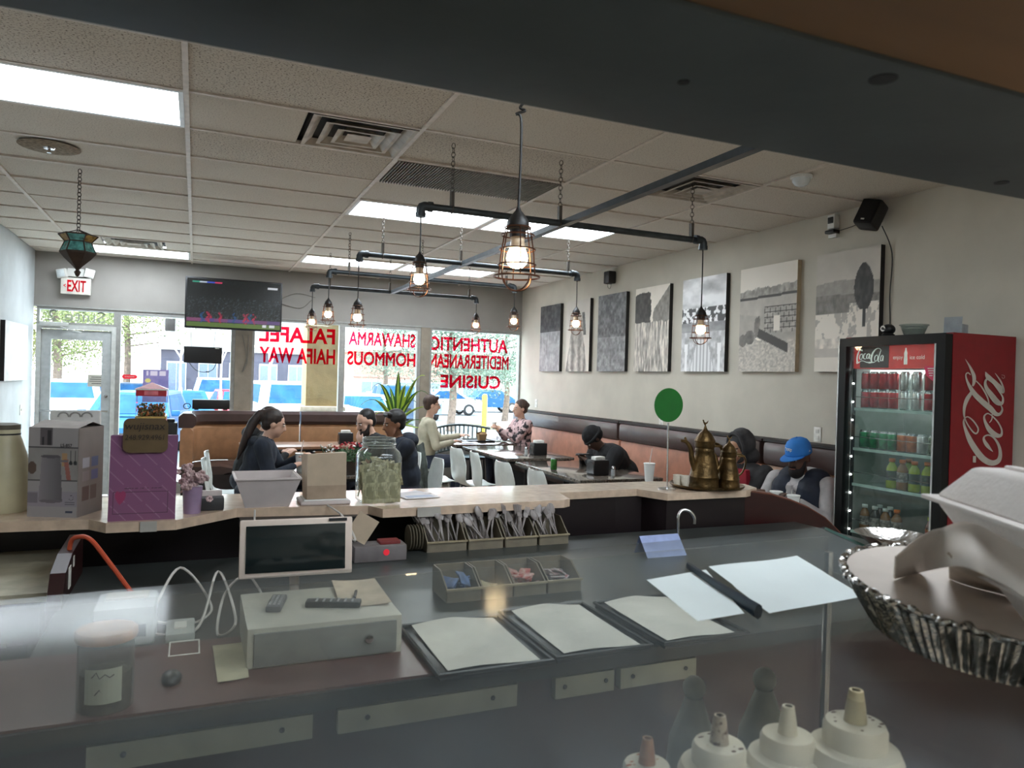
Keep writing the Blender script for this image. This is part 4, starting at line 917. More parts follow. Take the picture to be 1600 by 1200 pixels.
for k, (dx, dy, zt_, dr) in enumerate(LV):
    z0 = .9 + .04 * (k % 4); n = 8; V = []; side = Vector((-dy, dx, 0)) if abs(dx) + abs(dy) > .01 else Vector((1, 0, 0))
    side = (side.normalized() * .6 + Vector((.8, -.25, 0))).normalized()
    for i in range(n + 1):
        s = i / n; wv = .042 * math.sin(min(1, s * 1.25 + .12) * PI) ** .7 if s < 1 else .001
        p = Vector((dx * s, dy * s, z0 + (zt_ - z0) * math.sin(s * PI * .5 * (1 + dr * 1.6)) ))
        for a in (-1, -.3, .3, 1): V.append(p + side * wv * a + Vector((0, 0, .012 * abs(a))))
    m = MB()
    for i in range(n):
        for a in range(3): m.add([V[i * 4 + a], V[i * 4 + a + 1], V[(i + 1) * 4 + a + 1], V[(i + 1) * 4 + a]], [(0, 1, 2, 3)], 1 if a == 1 and k % 2 == 0 else (1 if a != 1 and k % 2 else 0), smooth=True)
    m.build('leaf', [lf, ls], t)
# red flowers on the group's table
t = thing('flower_pot', 'pot of red flowers on the table of the group of four', 'plant', (at(548, 735, y=6.45).x, 6.45, .75))
MB().lathe([(0, 0), (.07, 0), (.09, .12), (.095, .13), (0, .12)], 18).build('pot', M('pot_dark', (70, 60, 54), .5), t)
m = MB(); rg = random.Random(5)
for i in range(420):
    q = rg.uniform(0, 6.28); r = .17 * rg.random() ** .5; z = .12 + .12 * rg.random() * (1 - r * 3.5); p = Vector((r * math.cos(q), r * math.sin(q), z)); a = Vector((rg.uniform(-1, 1), rg.uniform(-1, 1), rg.uniform(-.5, 1))).normalized() * .022; b_ = a.orthogonal().normalized() * .01
    m.add([p - a, p + b_, p + a, p - b_], [(0, 1, 2, 3)])
o = m.build('foliage', M('mum_leaves', (44, 84, 40), .6, var=.2), t); o['kind'] = 'stuff'
fl = M('mum_red', (176, 26, 42), .6, var=.2, scale=40)
fm = MB()
for k in range(9): a = k * 2 * PI / 9; fm.add([(0, 0, .004), (.01 * math.cos(a - .3), .01 * math.sin(a - .3), .008), (.022 * math.cos(a), .022 * math.sin(a), .006), (.01 * math.cos(a + .3), .01 * math.sin(a + .3), .008)], [(0, 1, 2, 3)])
fm.ball((0, 0, .008), (.009, .009, .006), 6); fmesh = fm.mesh('blossom', [fl])
for i in range(34):
    q = rg.uniform(0, 6.28); r = .17 * rg.random() ** .5; link('blossom', fmesh, t, (r * math.cos(q), r * math.sin(q), .27 - r * .35 + rg.uniform(-.01, .02)), rot=(rg.uniform(-.6, .6), rg.uniform(-.6, .6), 0))
fmesh2 = fmesh.copy(); fmesh2.materials[0] = M('mum_white', (222, 226, 226), .6)
t = thing('flower_pot', 'small white-flowered plant beside the red flowers', 'plant', (at(512, 735, y=6.5).x, 6.6, .75))
MB().lathe([(0, 0), (.05, 0), (.065, .09), (0, .085)], 16).build('pot', M('pot_dark', (70, 60, 54), .5), t)
m = MB()
for i in range(16):
    q = rg.uniform(0, 6.28); r = rg.uniform(.04, .12); x, y, z = r * math.cos(q), r * math.sin(q), rg.uniform(.16, .24); m.tube([(0, 0, .08), (x * .6, y * .6, z * .8), (x, y, z)], .0025, 4); link('blossom', fmesh2, t, (x, y, z))
m.build('stems', M('mum_leaves', (44, 84, 40), .6), t)

# red vending machine by the door
t = thing('candy_machine', 'red candy vending machine with a clear box of sweets and a pyramid roof', 'vending machine', (-.385, 8.0, 0))
redp = M('machine_red', (176, 30, 48), .35, coat=.3)
MB().box((0, 0, .02), (.3, .3, .04), bev=.01).build('base', blk, t); MB().lathe([(.04, .04), (.04, .9)], 14).build('post', blk, t)
MB().box((0, 0, 1.0), (.27, .27, .26), bev=.01).build('dispenser_body', redp, t); MB().box((.0, -.138, 1.04), (.07, .012, .14), bev=.004).build('coin_mechanism', bp, t)
MB().box((0, 0, 1.14), (.27, .27, .02)).build('brass_tray', M('brass_plain', (196, 164, 96), .4, metal=.5), t)
MB().box((0, 0, 1.25), (.26, .26, .2)).build('clear_box', glass('box_clear', (240, 246, 244), 1.0), t)
swe = [M('sweet_brown', (110, 76, 50), .4), M('sweet_green', (92, 110, 60), .4), M('sweet_orange', (190, 110, 60), .4)]
m = MB()
for i in range(260): z = 1.155 + rg.random() ** 1.4 * .11; m.ball((rg.uniform(-.115, .115), rg.uniform(-.115, .115), z), .012, 6, rg.randrange(3))
o = m.build('sweets', swe, t); o['kind'] = 'stuff'
MB().box((0, 0, 1.375), (.265, .265, .06)).build('sign_band', redp, t); MB().box((0, -.134, 1.375), (.12, .004, .04)).build('band_label', M('label_pink', (222, 120, 130), .5), t)
MB().box((0, 0, 1.408), (.285, .285, .012)).build('roof_trim', whitem, t); MB().add([(-.14, -.14, 1.414), (.14, -.14, 1.414), (.14, .14, 1.414), (-.14, .14, 1.414), (0, 0, 1.475)], [(3, 2, 1, 0), (0, 1, 4), (1, 2, 4), (2, 3, 4), (3, 0, 4)]).build('roof', redp, t)
t = thing('waste_bin', 'narrow black bin standing at the left end of the curved banquette', 'bin', (-.26, 9.55, 0)); MB().box((0, 0, .5), (.16, .22, .98), bev=.015).build('body', bp, t); MB().box((0, 0, 1.01), (.1, .14, .04), bev=.01).build('lid', bp, t)

# ------------------------------------------------------------------ people
def skin_(n, c): return M('skin_' + n, c, .55, var=.04, scale=10)
def person(label, loc, rz, seat=.49, lean=.15, side=0.0, hy=0.0, hp=0.0, hr=0.0, L=None, Rr=None, top=None, skin=None, pants=None, hair=None, style='short', scale=.94, bulk=1.0, beard=None, palm=(0, 0, -1), extra=None, drop=.025):
    Zr = Matrix.Rotation; P = Vector((0, 0, seat + .1 - drop))
    up = Vector((math.sin(side), math.sin(lean), math.cos(lean))).normalized(); fwd = Vector((0, math.cos(lean), -math.sin(lean)))
    X = Vector((1, 0, 0)); sc = scale
    def TR(c, r, e=None):
        m = Matrix.Identity(4); x = X; z = e or up; y = z.cross(x).normalized(); x = y.cross(z)
        m = Matrix(((x.x, y.x, z.x, 0), (x.y, y.y, z.y, 0), (x.z, y.z, z.z, 0), (0, 0, 0, 1)))
        return Matrix.Translation(c) @ m @ Matrix.Diagonal((r[0], r[1], r[2], 1))
    ch = P + up * .34 * sc; nb = P + up * .50 * sc; u2 = (up + Vector((0, .18, 0))).normalized()
    hd = nb + u2 * .165 * sc; B = bulk
    pr = [('pants', 'ell', TR(P + Vector((0, .02, 0)), (.17 * B, .14, .11))), ('top', 'ell', TR(P + up * .15, (.16 * B, .125 * B, .17))), ('top', 'ell', TR(ch, (.175 * B, .125 * B, .19))),
          ('top', 'cap', ch + up * .1 - X * .1, ch + up * .1 + X * .1, .075 * B, .075 * B), ('skin', 'cap', nb - up * .04, hd - u2 * .03, .052, .047)]
    H = Matrix.Translation(hd) @ Zr(hy, 4, 'Z') @ Zr(hr, 4, 'Y') @ Zr(-hp - lean * .5, 4, 'X')
    def HE(c, r, rot=0): return H @ Matrix.Translation(c) @ Zr(rot, 4, 'X') @ Matrix.Diagonal((r[0], r[1], r[2], 1))
    pr += [('skin', 'ell', HE((0, -.012, .03), (.076, .094, .088))), ('skin', 'ell', HE((0, .022, -.035), (.06, .066, .078))), ('skin', 'ell', HE((0, .05, -.085), (.03, .03, .024))), ('skin', 'ell', HE((0, .058, .008), (.05, .032, .03)))]
    pr += [('skin', 'cap', H @ Vector((0, .083, .02)), H @ Vector((0, .102, -.026)), .009, .0145)]
    for s in (-1, 1): pr += [('skin', 'ell', HE((s * .074, -.012, -.005), (.012, .02, .031)))]
    pr += [('skin', 'cap', H @ Vector((-.018, .076, -.056)), H @ Vector((.018, .076, -.056)), .0105, .0105)]
    for s in (-1, 1):
        hip = P + Vector((s * .09, .03, -.02)); kn = Vector((s * .13, .44, seat + .06)); an = Vector((s * .13, .40, .09))
        pr += [('pants', 'cap', hip, kn, .088, .062), ('pants', 'cap', kn, an, .062, .045), ('shoe', 'cap', an + Vector((0, -.02, -.04)), an + Vector((0, .15, -.05)), .042, .036)]
    wr = {}
    for s, tg in ((-1, L), (1, Rr)):
        S = ch + up * .11 + X * s * .185 * B; tg = Vector(tg) if tg is not None else Vector((s * .15, .36, seat + .2))
        a, b = .28 * sc, .25 * sc; d_ = tg - S; D = min(d_.length, a + b - .01); d_ = d_.normalized(); tg = S + d_ * D
        ca = (a * a + D * D - b * b) / (2 * a * D); h_ = a * math.sqrt(max(0, 1 - ca * ca)); pole = Vector((s * .55, -.25, -1)); pole = (pole - d_ * pole.dot(d_)).normalized()
        E_ = S + d_ * (a * ca) + pole * h_
        pr += [('top', 'cap', S, E_, .066 * B, .052 * B), ('top', 'cap', E_, tg, .05 * B, .036), ]
        f = (tg - E_).normalized(); n_ = Vector(palm); n_ = (n_ - f * n_.dot(f)).normalized(); sd = f.cross(n_) * s
        pc = tg + f * .055; m = Matrix(((sd.x, f.x, n_.x, 0), (sd.y, f.y, n_.y, 0), (sd.z, f.z, n_.z, 0), (0, 0, 0, 1)))
        pr += [('skin', 'cap', tg - f * .01, tg + f * .02, .027, .027), ('skin', 'ell', Matrix.Translation(pc) @ m @ Matrix.Diagonal((.042, .05, .018, 1)))]
        for i, ln in enumerate((.06, .072, .076, .068)):
            b0 = tg + f * .085 + sd * (-.032 + .021 * i); b1 = b0 + f * ln * .5 + n_ * .008; b2 = b1 + f * ln * .38 + n_ * ln * .42
            pr += [('skin', 'cap', b0, b1, .0098, .0092), ('skin', 'cap', b1, b2, .0092, .008)]
        t0 = tg + f * .03 + sd * .035; t1 = t0 + f * .03 + sd * .022 + n_ * .012; t2 = t1 + f * .03 + n_ * .012; pr += [('skin', 'cap', t0, t1, .012, .011), ('skin', 'cap', t1, t2, .011, .009)]
        wr[s] = (tg, f, n_)
    order = ['top', 'skin', 'pants', 'shoe']
    me = blob(pr, .0095, 3)
    for q in (top, skin, pants or M('dark_jeans', (40, 44, 56), .85, var=.1), M('dark_shoe', (36, 34, 34), .6)): me.materials.append(q)
    blob_tag(me, pr, order)
    o = link('person', me, None, loc, rz); tag(o, label, 'person')
    # face
    for s in (-1, 1):
        e = MB().ball((0, 0, 0), (.0125, .009, .008), 10, 0, H @ Matrix.Translation((s * .031, .080, .008))).ball((0, 0, 0), (.0052, .004, .0055), 8, 1, H @ Matrix.Translation((s * .031, .0872, .007))); e.build('eye', [M('eye_white', (214, 208, 200), .3), M('iris_dark', (34, 26, 22), .2)], o)
        MB().tube([H @ Vector((s * (.014 + .011 * i), .0885 - .004 * i * i * .6, .024 + .003 * (i == 1))) for i in range(4)], .0038, 5).build('eyebrow', hair, o)
    MB().tube([H @ Vector((.022 * x_, .087 - .006 * x_ * x_, -.056)) for x_ in (-1, -.5, 0, .5, 1)], .0042, 6).build('mouth', M('lips', (134, 76, 66), .5), o)
    hp_ = []
    if style in ('short', 'bun', 'pony', 'crop'):
        g = .004 if style == 'crop' else .011
        hp_ = [('h', 'ell', HE((0, -.028, .045), (.076 + g, .088 + g, .083 + g))), ('h', 'ell', HE((0, -.055, .0), (.07 + g, .055, .07)))]
        if style in ('short',): hp_ += [('h', 'cap', H @ Vector((-.045, .045, .095)), H @ Vector((.045, .045, .095)), .024, .026)]
        if style == 'bun': hp_ += [('h', 'ell', HE((0, -.115, .05), (.034, .034, .034)))]
        if style == 'pony':
            pts = [(0, -.08, .085), (0, -.135, .06), (0, -.17, -.03), (0.01, -.19, -.14), (0, -.2, -.26), (-.01, -.21, -.36)]
            for i in range(5): hp_.append(('h', 'cap', H @ Vector(pts[i]), H @ Vector(pts[i + 1]), (.03, .036, .042, .038, .028)[i], (.036, .042, .038, .028, .01)[i]))
    if hp_: hm = blob(hp_, .007, 2); hm.materials.append(hair); link('hair', hm, o)
    if beard:
        bp_ = [('h', 'ell', HE((0, .045, -.09), (.055, .056, .05))), ('h', 'cap', H @ Vector((-.058, .008, -.015)), H @ Vector((-.038, .045, -.08)), .011, .026), ('h', 'cap', H @ Vector((.058, .008, -.015)), H @ Vector((.038, .045, -.08)), .011, .026), ('h', 'cap', H @ Vector((-.024, .084, -.041)), H @ Vector((.024, .084, -.041)), .0085, .0085)]
        bm_ = blob(bp_, .006, 2); bm_.materials.append(beard); link('beard', bm_, o)
    if style == 'beanie':
        q = [('h', 'ell', HE((0, -.018, .05), (.092, .108, .092))), ('h', 'ell', HE((0, -.035, .0), (.086, .09, .06)))]; hm = blob(q, .007, 2); hm.materials.append(M('black_knit', (22, 22, 24), .95, var=.1, scale=60, bump=.4, bscale=120)); link('beanie', hm, o)
        MB().tube([H @ Vector((.09 * math.cos(a), -.018 + .104 * math.sin(a), .032)) for a in [i / 24 * 2 * PI for i in range(24)]], .016, 8, closed=True).build('beanie_cuff', M('black_knit', (22, 22, 24)), o)
    if style in ('hood', 'hoodup'):
        q = [('h', 'ell', HE((0, -.035, .03), (.105, .108, .125))), ('h', 'ell', HE((0, -.05, -.09), (.115, .09, .08)))]; hm = blob(q, .008, 3); hm.materials.append(top); link('hood', hm, o)
        MB().tube([H @ Vector((.083 * math.sin(a), .045 - .015 * math.cos(a), .02 + .115 * math.cos(a))) for a in [i / 28 * 2 * PI for i in range(28)]], .017, 8, closed=True).build('hood_rim', top, o)
    if style == 'cap':
        blue = M('cap_blue', (44, 124, 204), .75, var=.03)
        m = MB(); n = 24; ring = []
        for i, z in enumerate((.03, .05, .075, .1, .125, .142, .15)):
            k = (1, 1.005, .985, .93, .78, .5, .02)[i]
            ring.append([H @ Vector((.086 * k * math.cos(2 * PI * j / n), -.012 + .103 * k * math.sin(2 * PI * j / n), z)) for j in range(n)])
        V = [p for r in ring for p in r]; m.add(V, [(i * n + j, i * n + (j + 1) % n, (i + 1) * n + (j + 1) % n, (i + 1) * n + j) for i in range(6) for j in range(n)], smooth=True)
        hm = m.build('cap_crown', blue, o); s2 = hm.modifiers.new('t', 'SOLIDIFY'); s2.thickness = .004
        m = MB(); V = []
        for i in range(13):
            a = PI * (.12 + .76 * i / 12); V += [(.087 * math.cos(a), -.012 + .103 * math.sin(a), .036), (.083 * math.cos(a), .005 + .17 * math.sin(a), .030)]
        V = [H @ Vector(p) for p in V] + [H @ (Vector(p) - Vector((0, 0, .006))) for p in V]; N = 26
        Fc = [(2 * i, 2 * i + 1, 2 * i + 3, 2 * i + 2) for i in range(12)]; Fc += [tuple(q + N for q in f[::-1]) for f in Fc] + [(2 * i + 1, 2 * i + 3, 2 * i + 3 + N, 2 * i + 1 + N) for i in range(12)]
        m.add(V, Fc).build('cap_brim', blue, o)
        MB().ball((0, 0, 0), .007, 8, 0, H @ Matrix.Translation((0, -.012, .151))).build('cap_button', blue, o)
        m = MB(); em = M('cap_embroidery', (226, 232, 238), .7)
        for P_ in ([(-.02, .0, .09), (.0, 0, .097), (.02, 0, .094), (.034, 0, .1)], [(-.018, .0, .08), (.002, 0, .086), (.03, 0, .084)], [(-.01, 0, .073), (.004, 0, .092), (.012, 0, .078)]):
            m.tube([H @ Vector((p[0], -.012 + .1035 * (math.sqrt(max(0, 1 - (p[0] / .088) ** 2))) * (1.0 if p[2] < .085 else .985), p[2])) for p in P_], .003, 4)
        m.build('cap_emblem', em, o)
        m = MB()
        for a, b in (((.072, .052), (.078, .06)), ((.078, .06), (.072, .066)), ((.072, .066), (.072, .052))): pass
        m.tube([H @ Vector((-.088, -.02 + q, .055 + r)) for q, r in ((-.008, -.004), (0, .006), (.008, -.004))], .002, 4).build('side_badge', em, o)
    return o, H, wr, dict(P=P, up=up, ch=ch, nb=nb, fwd=fwd)
navy = M('jacket_navy', (34, 42, 56), .85, var=.2, scale=8, bump=1.0, bscale=9, stretch=(1, 1, .6)); blackj = M('jacket_black', (26, 27, 30), .85, var=.2, scale=8, bump=1.0, bscale=9, stretch=(1, 1, .6))
beige = M('sweater_beige', (186, 180, 158), .95, var=.05, scale=12, bump=.4, bscale=50); greyh = M('jacket_charcoal', (66, 66, 68), .9, var=.15, scale=10, bump=.4, bscale=16)
patt = M('patterned_blouse', (206, 176, 176), .8, col2=(38, 34, 38), scale=16, thr=(.44, .52)); hoodg = M('hoodie_grey', (176, 172, 172), .95, var=.06, scale=14, bump=.9, bscale=10)
hb = M('hair_black', (26, 22, 22), .5, var=.2, scale=40, stretch=(1, 1, .2)); hbr = M('hair_brown', (74, 54, 44), .6, var=.2, scale=40, stretch=(1, 1, .2)); hdb = M('hair_dark_brown', (48, 36, 32), .5, var=.25, scale=40, stretch=(1, 1, .2))
sk_l = skin_('light', (214, 172, 150)); sk_m = skin_('medium', (186, 140, 112)); sk_b = skin_('brown', (138, 96, 72)); sk_d = skin_('dark', (84, 58, 46))
o, H, wr, k_ = person('person with a long brown ponytail and navy jacket, seated at the left', (.44, 6.72, 0), -PI / 2 - .15, lean=.28, hy=.1, hp=.1, L=(-.06, .40, .86), Rr=(.1, .36, .8), top=navy, skin=sk_l, hair=hdb, style='pony', bulk=1.1)
MB().tube([H @ Vector((.014 * math.cos(a), -.112 + .0, .072 + .03 * math.sin(a))) for a in [i / 10 * 2 * PI for i in range(10)]], .01, 6, closed=True).build('hair_tie', M('hair_tie', (180, 176, 172), .7), o)
ph = [('h', 'ell', Matrix.Translation(k_['nb'] + Vector((0, -.09, -.02))) @ Matrix.Diagonal((.12, .06, .06, 1)))]; hm = blob(ph, .008, 2); hm.materials.append(navy); link('collar', hm, o)
o, H, wr, k_ = person('person in a black hooded jacket beyond the ponytail, bent forward', (.43, 7.42, 0), -PI / 2 + .1, lean=.36, hp=.15, L=(-.1, .38, .82), Rr=(.14, .36, .82), top=blackj, skin=sk_l, hair=hdb, style='short', bulk=1.12)
ph = [('h', 'ell', Matrix.Translation(k_['nb'] + Vector((0, -.1, .02))) @ Matrix.Diagonal((.13, .085, .07, 1))), ('h', 'ell', Matrix.Translation(k_['nb'] + Vector((0, -.02, .0))) @ Matrix.Diagonal((.11, .07, .045, 1)))]; hm = blob(ph, .008, 2); hm.materials.append(blackj); link('hood', hm, o)
o, H, wr, k_ = person('bearded man in a black top looking down, beyond the dark-haired man', (1.74, 7.18, 0), PI / 2 + .2, lean=.32, hp=.22, hy=.15, L=(-.03, .27, .93), Rr=(.08, .34, .84), top=blackj, skin=sk_l, hair=hb, style='crop', beard=M('beard_dark', (44, 34, 30), .9, bump=.4, bscale=80), palm=(0, -1, 0), bulk=1.08)
o, H, wr, k_ = person('dark-haired man in a dark hooded jacket with a hand at his neck', (1.80, 6.55, 0), PI / 2 + .05, lean=.2, hp=.08, hy=.1, L=(-.02, .17, 1.03), Rr=(.12, .33, .82), top=navy, skin=sk_b, hair=hb, style='short', palm=(0, -1, .2), bulk=1.12)
ph = [('h', 'ell', Matrix.Translation(k_['nb'] + Vector((0, -.09, .0))) @ Matrix.Diagonal((.14, .085, .075, 1)))]; hm = blob(ph, .008, 2); hm.materials.append(navy); link('hood', hm, o)
o, H, wr, k_ = person('man in a beige sweater seated at the window table, facing right', (2.68, 8.98, 0), -PI / 2 - .1, lean=.06, hp=.05, L=(-.1, .45, .86), Rr=(.16, .30, .8), top=beige, skin=sk_l, hair=hbr, style='short', scale=1.04, pants=M('navy_trousers', (44, 52, 70), .85))
m = MB()
for s in (-1, 1): m.tube([H @ Vector((s * .034 + .019 * math.cos(a), .098, .008 + .016 * math.sin(a))) for a in [i / 12 * 2 * PI for i in range(12)]], .0016, 4, closed=True).tube([H @ Vector((s * .053, .096, .01)), H @ Vector((s * .076, .0, .012))], .0016, 4)
m.tube([H @ Vector((-.015, .1, .01)), H @ Vector((.015, .1, .01))], .0016, 4).build('glasses', bp, o)
o, H, wr, k_ = person('woman with pinned-up hair and a patterned blouse, facing left', (4.14, 9.25, 0), PI / 2 + .05, lean=.05, L=(-.06, .36, .92), Rr=(.02, .36, .92), top=patt, skin=sk_l, hair=hbr, style='bun', palm=(.6, 0, -.6), scale=.97)
cup('small beige cup held up by the woman in the patterned blouse', (3.71, 9.25, .93), .09, .032, False)
o, H, wr, k_ = person('man in a black beanie and dark jacket bent over a phone', (4.16, 6.55, 0), PI / 2 - .1, lean=.72, hp=.55, L=(-.1, .52, .80), Rr=(.1, .5, .80), top=blackj, skin=sk_d, hair=hb, style='beanie', bulk=1.32)
pc = o.matrix_basis @ ((wr[-1][0] + wr[1][0]) / 2 + wr[1][1] * .08)
M_ = M('patch_olive', (112, 116, 72), .8); MB().ball((0, 0, 0), (.035, .01, .035), 12, 0, Matrix.Translation(k_['ch'] + k_['up'] * .1 + Vector((-.245, .0, -.03))) @ Matrix.Rotation(PI / 2, 4, 'Z')).build('shoulder_patch', M_, o)
t = thing('phone', 'phone held by the man in the black beanie', 'phone', (pc.x, pc.y, pc.z + .02)); MB().box((0, 0, 0), (.15, .075, .009), bev=.003).build('body', bp, t); MB().box((0, 0, .005), (.14, .068, .001)).build('screen', M('phone_glass', (60, 62, 66), .1), t)
o, H, wr, k_ = person('person in a charcoal hooded coat with the hood up and a red top', (4.16, 4.78, 0), PI / 2 + .1, lean=.12, hp=.3, L=(-.02, .2, .93), Rr=(.2, .3, .8), top=greyh, skin=sk_m, hair=hb, style='hood', palm=(0, -1, 0), bulk=1.15, drop=.1)
MB().box((0, 0, 0), (.24, .05, .32), 0, Matrix.Translation(k_['ch'] + Vector((-.05, .13, -.02))) @ Matrix.Rotation(-.12, 4, 'X'), bev=.012).build('red_front', M('red_fabric', (150, 26, 44), .8), o)
o, H, wr, k_ = person('man in a blue baseball cap and navy vest over a grey hoodie', (4.14, 4.13, 0), PI / 2 + .18, lean=.14, hp=.2, L=(-.16, .3, .8), Rr=(.18, .3, .8), top=hoodg, skin=sk_d, hair=hb, style='cap', bulk=1.18, drop=.11, beard=M('beard_short', (30, 24, 22), .9))
vest = M('vest_navy', (28, 36, 52), .75, var=.15, scale=10, bump=.4, bscale=12)
U_ = k_['up']; q = []
for s in (-1, 1):
    q += [('h', 'cap', k_['P'] + U_ * .03 + Vector((s * .09, .03, 0)), k_['ch'] + U_ * .06 + Vector((s * .1, .035, 0)), .13, .118), ('h', 'cap', k_['P'] + U_ * .03 + Vector((s * .07, -.05, 0)), k_['ch'] + U_ * .12 + Vector((s * .1, -.03, 0)), .125, .112)]
vm = blob(q, .009, 3); vm.materials.append(vest); v_ = link('vest', vm, o)
front = k_['ch'] + k_['fwd'] * .145
MB().box((0, 0, 0), (.045, .03, .3), 0, Matrix.Translation(front + U_ * (-.02)) @ Matrix.Rotation(-.14, 4, 'X'), bev=.012).build('hoodie_front', hoodg, o)
MB().ball((0, 0, 0), (.008, .004, .016), 8, 0, Matrix.Translation(front + Vector((.09, .0, .03)))).build('vest_logo', plate, v_)
q = [('h', 'ell', Matrix.Translation(k_['nb'] + Vector((0, -.08, .01))) @ Matrix.Diagonal((.15, .09, .07, 1))), ('h', 'cap', k_['nb'] + Vector((-.1, -.02, .02)), k_['nb'] + Vector((-.03, .1, -.07)), .045, .03), ('h', 'cap', k_['nb'] + Vector((.1, -.02, .02)), k_['nb'] + Vector((.03, .1, -.07)), .045, .03)]
hm = blob(q, .008, 2); hm.materials.append(hoodg); link('hood', hm, o)
m = MB()
for s in (-1, 1): m.tube([front + Vector((s * .02, .018, .1)), front + Vector((s * .024, .03, -.02))], .004, 5)
m.build('drawstrings', plate, o)

# ------------------------------------------------------------------ drinks cooler
fr = thing('drinks_cooler', 'tall red and black Coca-Cola glass-door drinks cooler against the right wall', 'cooler', (4.3, 3.35, 0))
def fl_(x, y, z): return (x - 4.3, y - 3.35, z)
fblk = M('cooler_black', (16, 17, 18), .35, spec=.25); fred = M('cooler_red', (124, 6, 20), .4, var=.03); fint = M('cooler_lining', (150, 152, 149), .4, var=.04)
X0, X1, YA, YBk, ZT = 4.05, 4.61, 2.96, 3.735, 1.95
m = MB().span(fl_(X0, YA, .12), fl_(X1, YA + .045, ZT)).span(fl_(X0, YBk - .045, .12), fl_(X1, YBk, ZT)); m.build('side_panel', fred, fr)
m = MB().span(fl_(X0, YA + .045, ZT - .05), fl_(X1, YBk - .045, ZT)).span(fl_(X0, YA, 0), fl_(X1, YBk, .12)).span(fl_(X1 - .04, YA + .045, .12), fl_(X1, YBk - .045, ZT - .05)); m.build('carcass', fblk, fr)
m = MB().span(fl_(X1 - .05, YA + .046, .3), fl_(X1 - .041, YBk - .046, 1.74)).span(fl_(X0, YA + .0455, .3), fl_(X1 - .05, YA + .05, 1.74)).span(fl_(X0, YBk - .05, .3), fl_(X1 - .05, YBk - .0455, 1.74)).span(fl_(X0, YA + .05, .3), fl_(X1 - .05, YBk - .05, .32))
m.build('lining', fint, fr)
dr = bpy.data.objects.new('glass_door', None); C.objects.link(dr); dr.parent = fr; dr.location = fl_(4.02, 3.35, 0)
m = MB().span((-.03, -.387, .13), (.03, -.325, 1.94)).span((-.03, .325, .13), (.03, .387, 1.94)).span((-.03, -.325, 1.885), (.03, .325, 1.94)).span((-.03, -.325, .13), (.03, .325, .3)); m.build('door_frame', fblk, dr)
MB().span((-.032, -.33, .3), (-.024, -.318, 1.885)).span((-.032, .38, .13), (-.024, .39, 1.94)).build('bright_trim', M('bright_strip', (206, 208, 206), .25, metal=.7), dr)
MB().span((-.012, -.325, .3), (-.008, .325, 1.885)).build('door_glass', glass('cooler_glass', (244, 248, 246), 1.2, haze=.05, hcol=(170, 190, 190)), dr)
hdr = bpy.data.objects.new('lit_header', None); C.objects.link(hdr); hdr.parent = fr; hdr.location = fl_(4.06, 3.35, 0)
MB().span((0, -.32, 1.74), (.03, .32, 1.89)).build('header_panel', M('header_red', (206, 48, 44), .4, emit=.12), hdr)
MB().span((-.003, .05, 1.745), (0, .27, 1.885)).build('dark_logo_field', M('header_dark', (74, 44, 42), .5), hdr)
hw = M('header_white', (226, 230, 222), .5, emit=.15)
def stroke_mesh(strokes, T, name, mt, parent):
    """brush strokes: lists of (x, y, width) turned into flat ribbons by T(x, y) -> point"""
    m = MB()
    for k, S in enumerate(strokes):
        P = spline([(a, b, w_) for a, b, w_ in S], 6); V = []
        for i, p in enumerate(P):
            d_ = P[min(i + 1, len(P) - 1)] - P[max(i - 1, 0)]; L_ = math.hypot(d_.x, d_.y) or 1; nx_, ny_ = -d_.y / L_, d_.x / L_; h = p.z / 2
            V += [T(p.x + nx_ * h, p.y + ny_ * h, k), T(p.x - nx_ * h, p.y - ny_ * h, k)]
        m.add(V, [(2 * i, 2 * i + 1, 2 * i + 3, 2 * i + 2) for i in range(len(P) - 1)])
    return m.build(name, mt, parent)
COLA = [[(425, 995, 4), (375, 940, 34), (342, 885, 24), (348, 850, 14), (390, 840, 14), (440, 870, 18), (482, 940, 26), (495, 1020, 34), (475, 1080, 44), (415, 1100, 52), (340, 1065, 58), (270, 985, 58), (212, 890, 50), (170, 790, 30), (152, 720, 18), (162, 682, 12), (192, 668, 12), (240, 705, 14), (282, 765, 14), (286, 800, 14), (268, 824, 14), (238, 808, 14), (198, 755, 12), (165, 690, 12), (155, 640, 20), (160, 570, 30), (185, 500, 38), (225, 440, 30)],
        [(165, 125, 2), (210, 200, 20), (245, 280, 34), (248, 340, 30), (235, 380, 16)],
        [(215, 275, 8), (190, 255, 12), (170, 278, 12), (190, 350, 24), (250, 450, 46), (330, 530, 52), (400, 590, 52), (450, 640, 40), (490, 640, 26), (512, 600, 18), (500, 560, 10)],
        [(265, 330, 8), (320, 390, 14), (370, 480, 14), (388, 545, 10)],
        [(408, 652, 10), (372, 636, 12), (342, 662, 16), (350, 715, 26), (392, 790, 46), (450, 838, 46), (498, 840, 26), (505, 790, 16), (472, 720, 14), (425, 668, 12), (405, 650, 8)], [(415, 640, 8), (412, 690, 10), (390, 722, 8)],
        [(352, 245, 4), (375, 292, 44), (430, 340, 42), (490, 400, 48), (515, 436, 28), (520, 400, 16), (492, 330, 16), (442, 258, 4)],
        [(382, 290, 12), (350, 340, 22), (362, 400, 36), (410, 468, 52), (462, 530, 52), (505, 540, 30), (515, 490, 16), (480, 430, 14), (420, 350, 10)],
        [(248, 1034, 30), (246, 1095, 30)], [(228, 1150, 22), (240, 1200, 26), (300, 1270, 40)], [(500, 275, 4), (525, 280, 4), (528, 300, 4), (512, 308, 4), (502, 292, 4)]]
def TS(x, y, k): p = at(1480 + x / 6, 540 + y / 6, y=YA); return (p.x - 4.3, YA - 3.35 - .002 - .0004 * k, p.z)
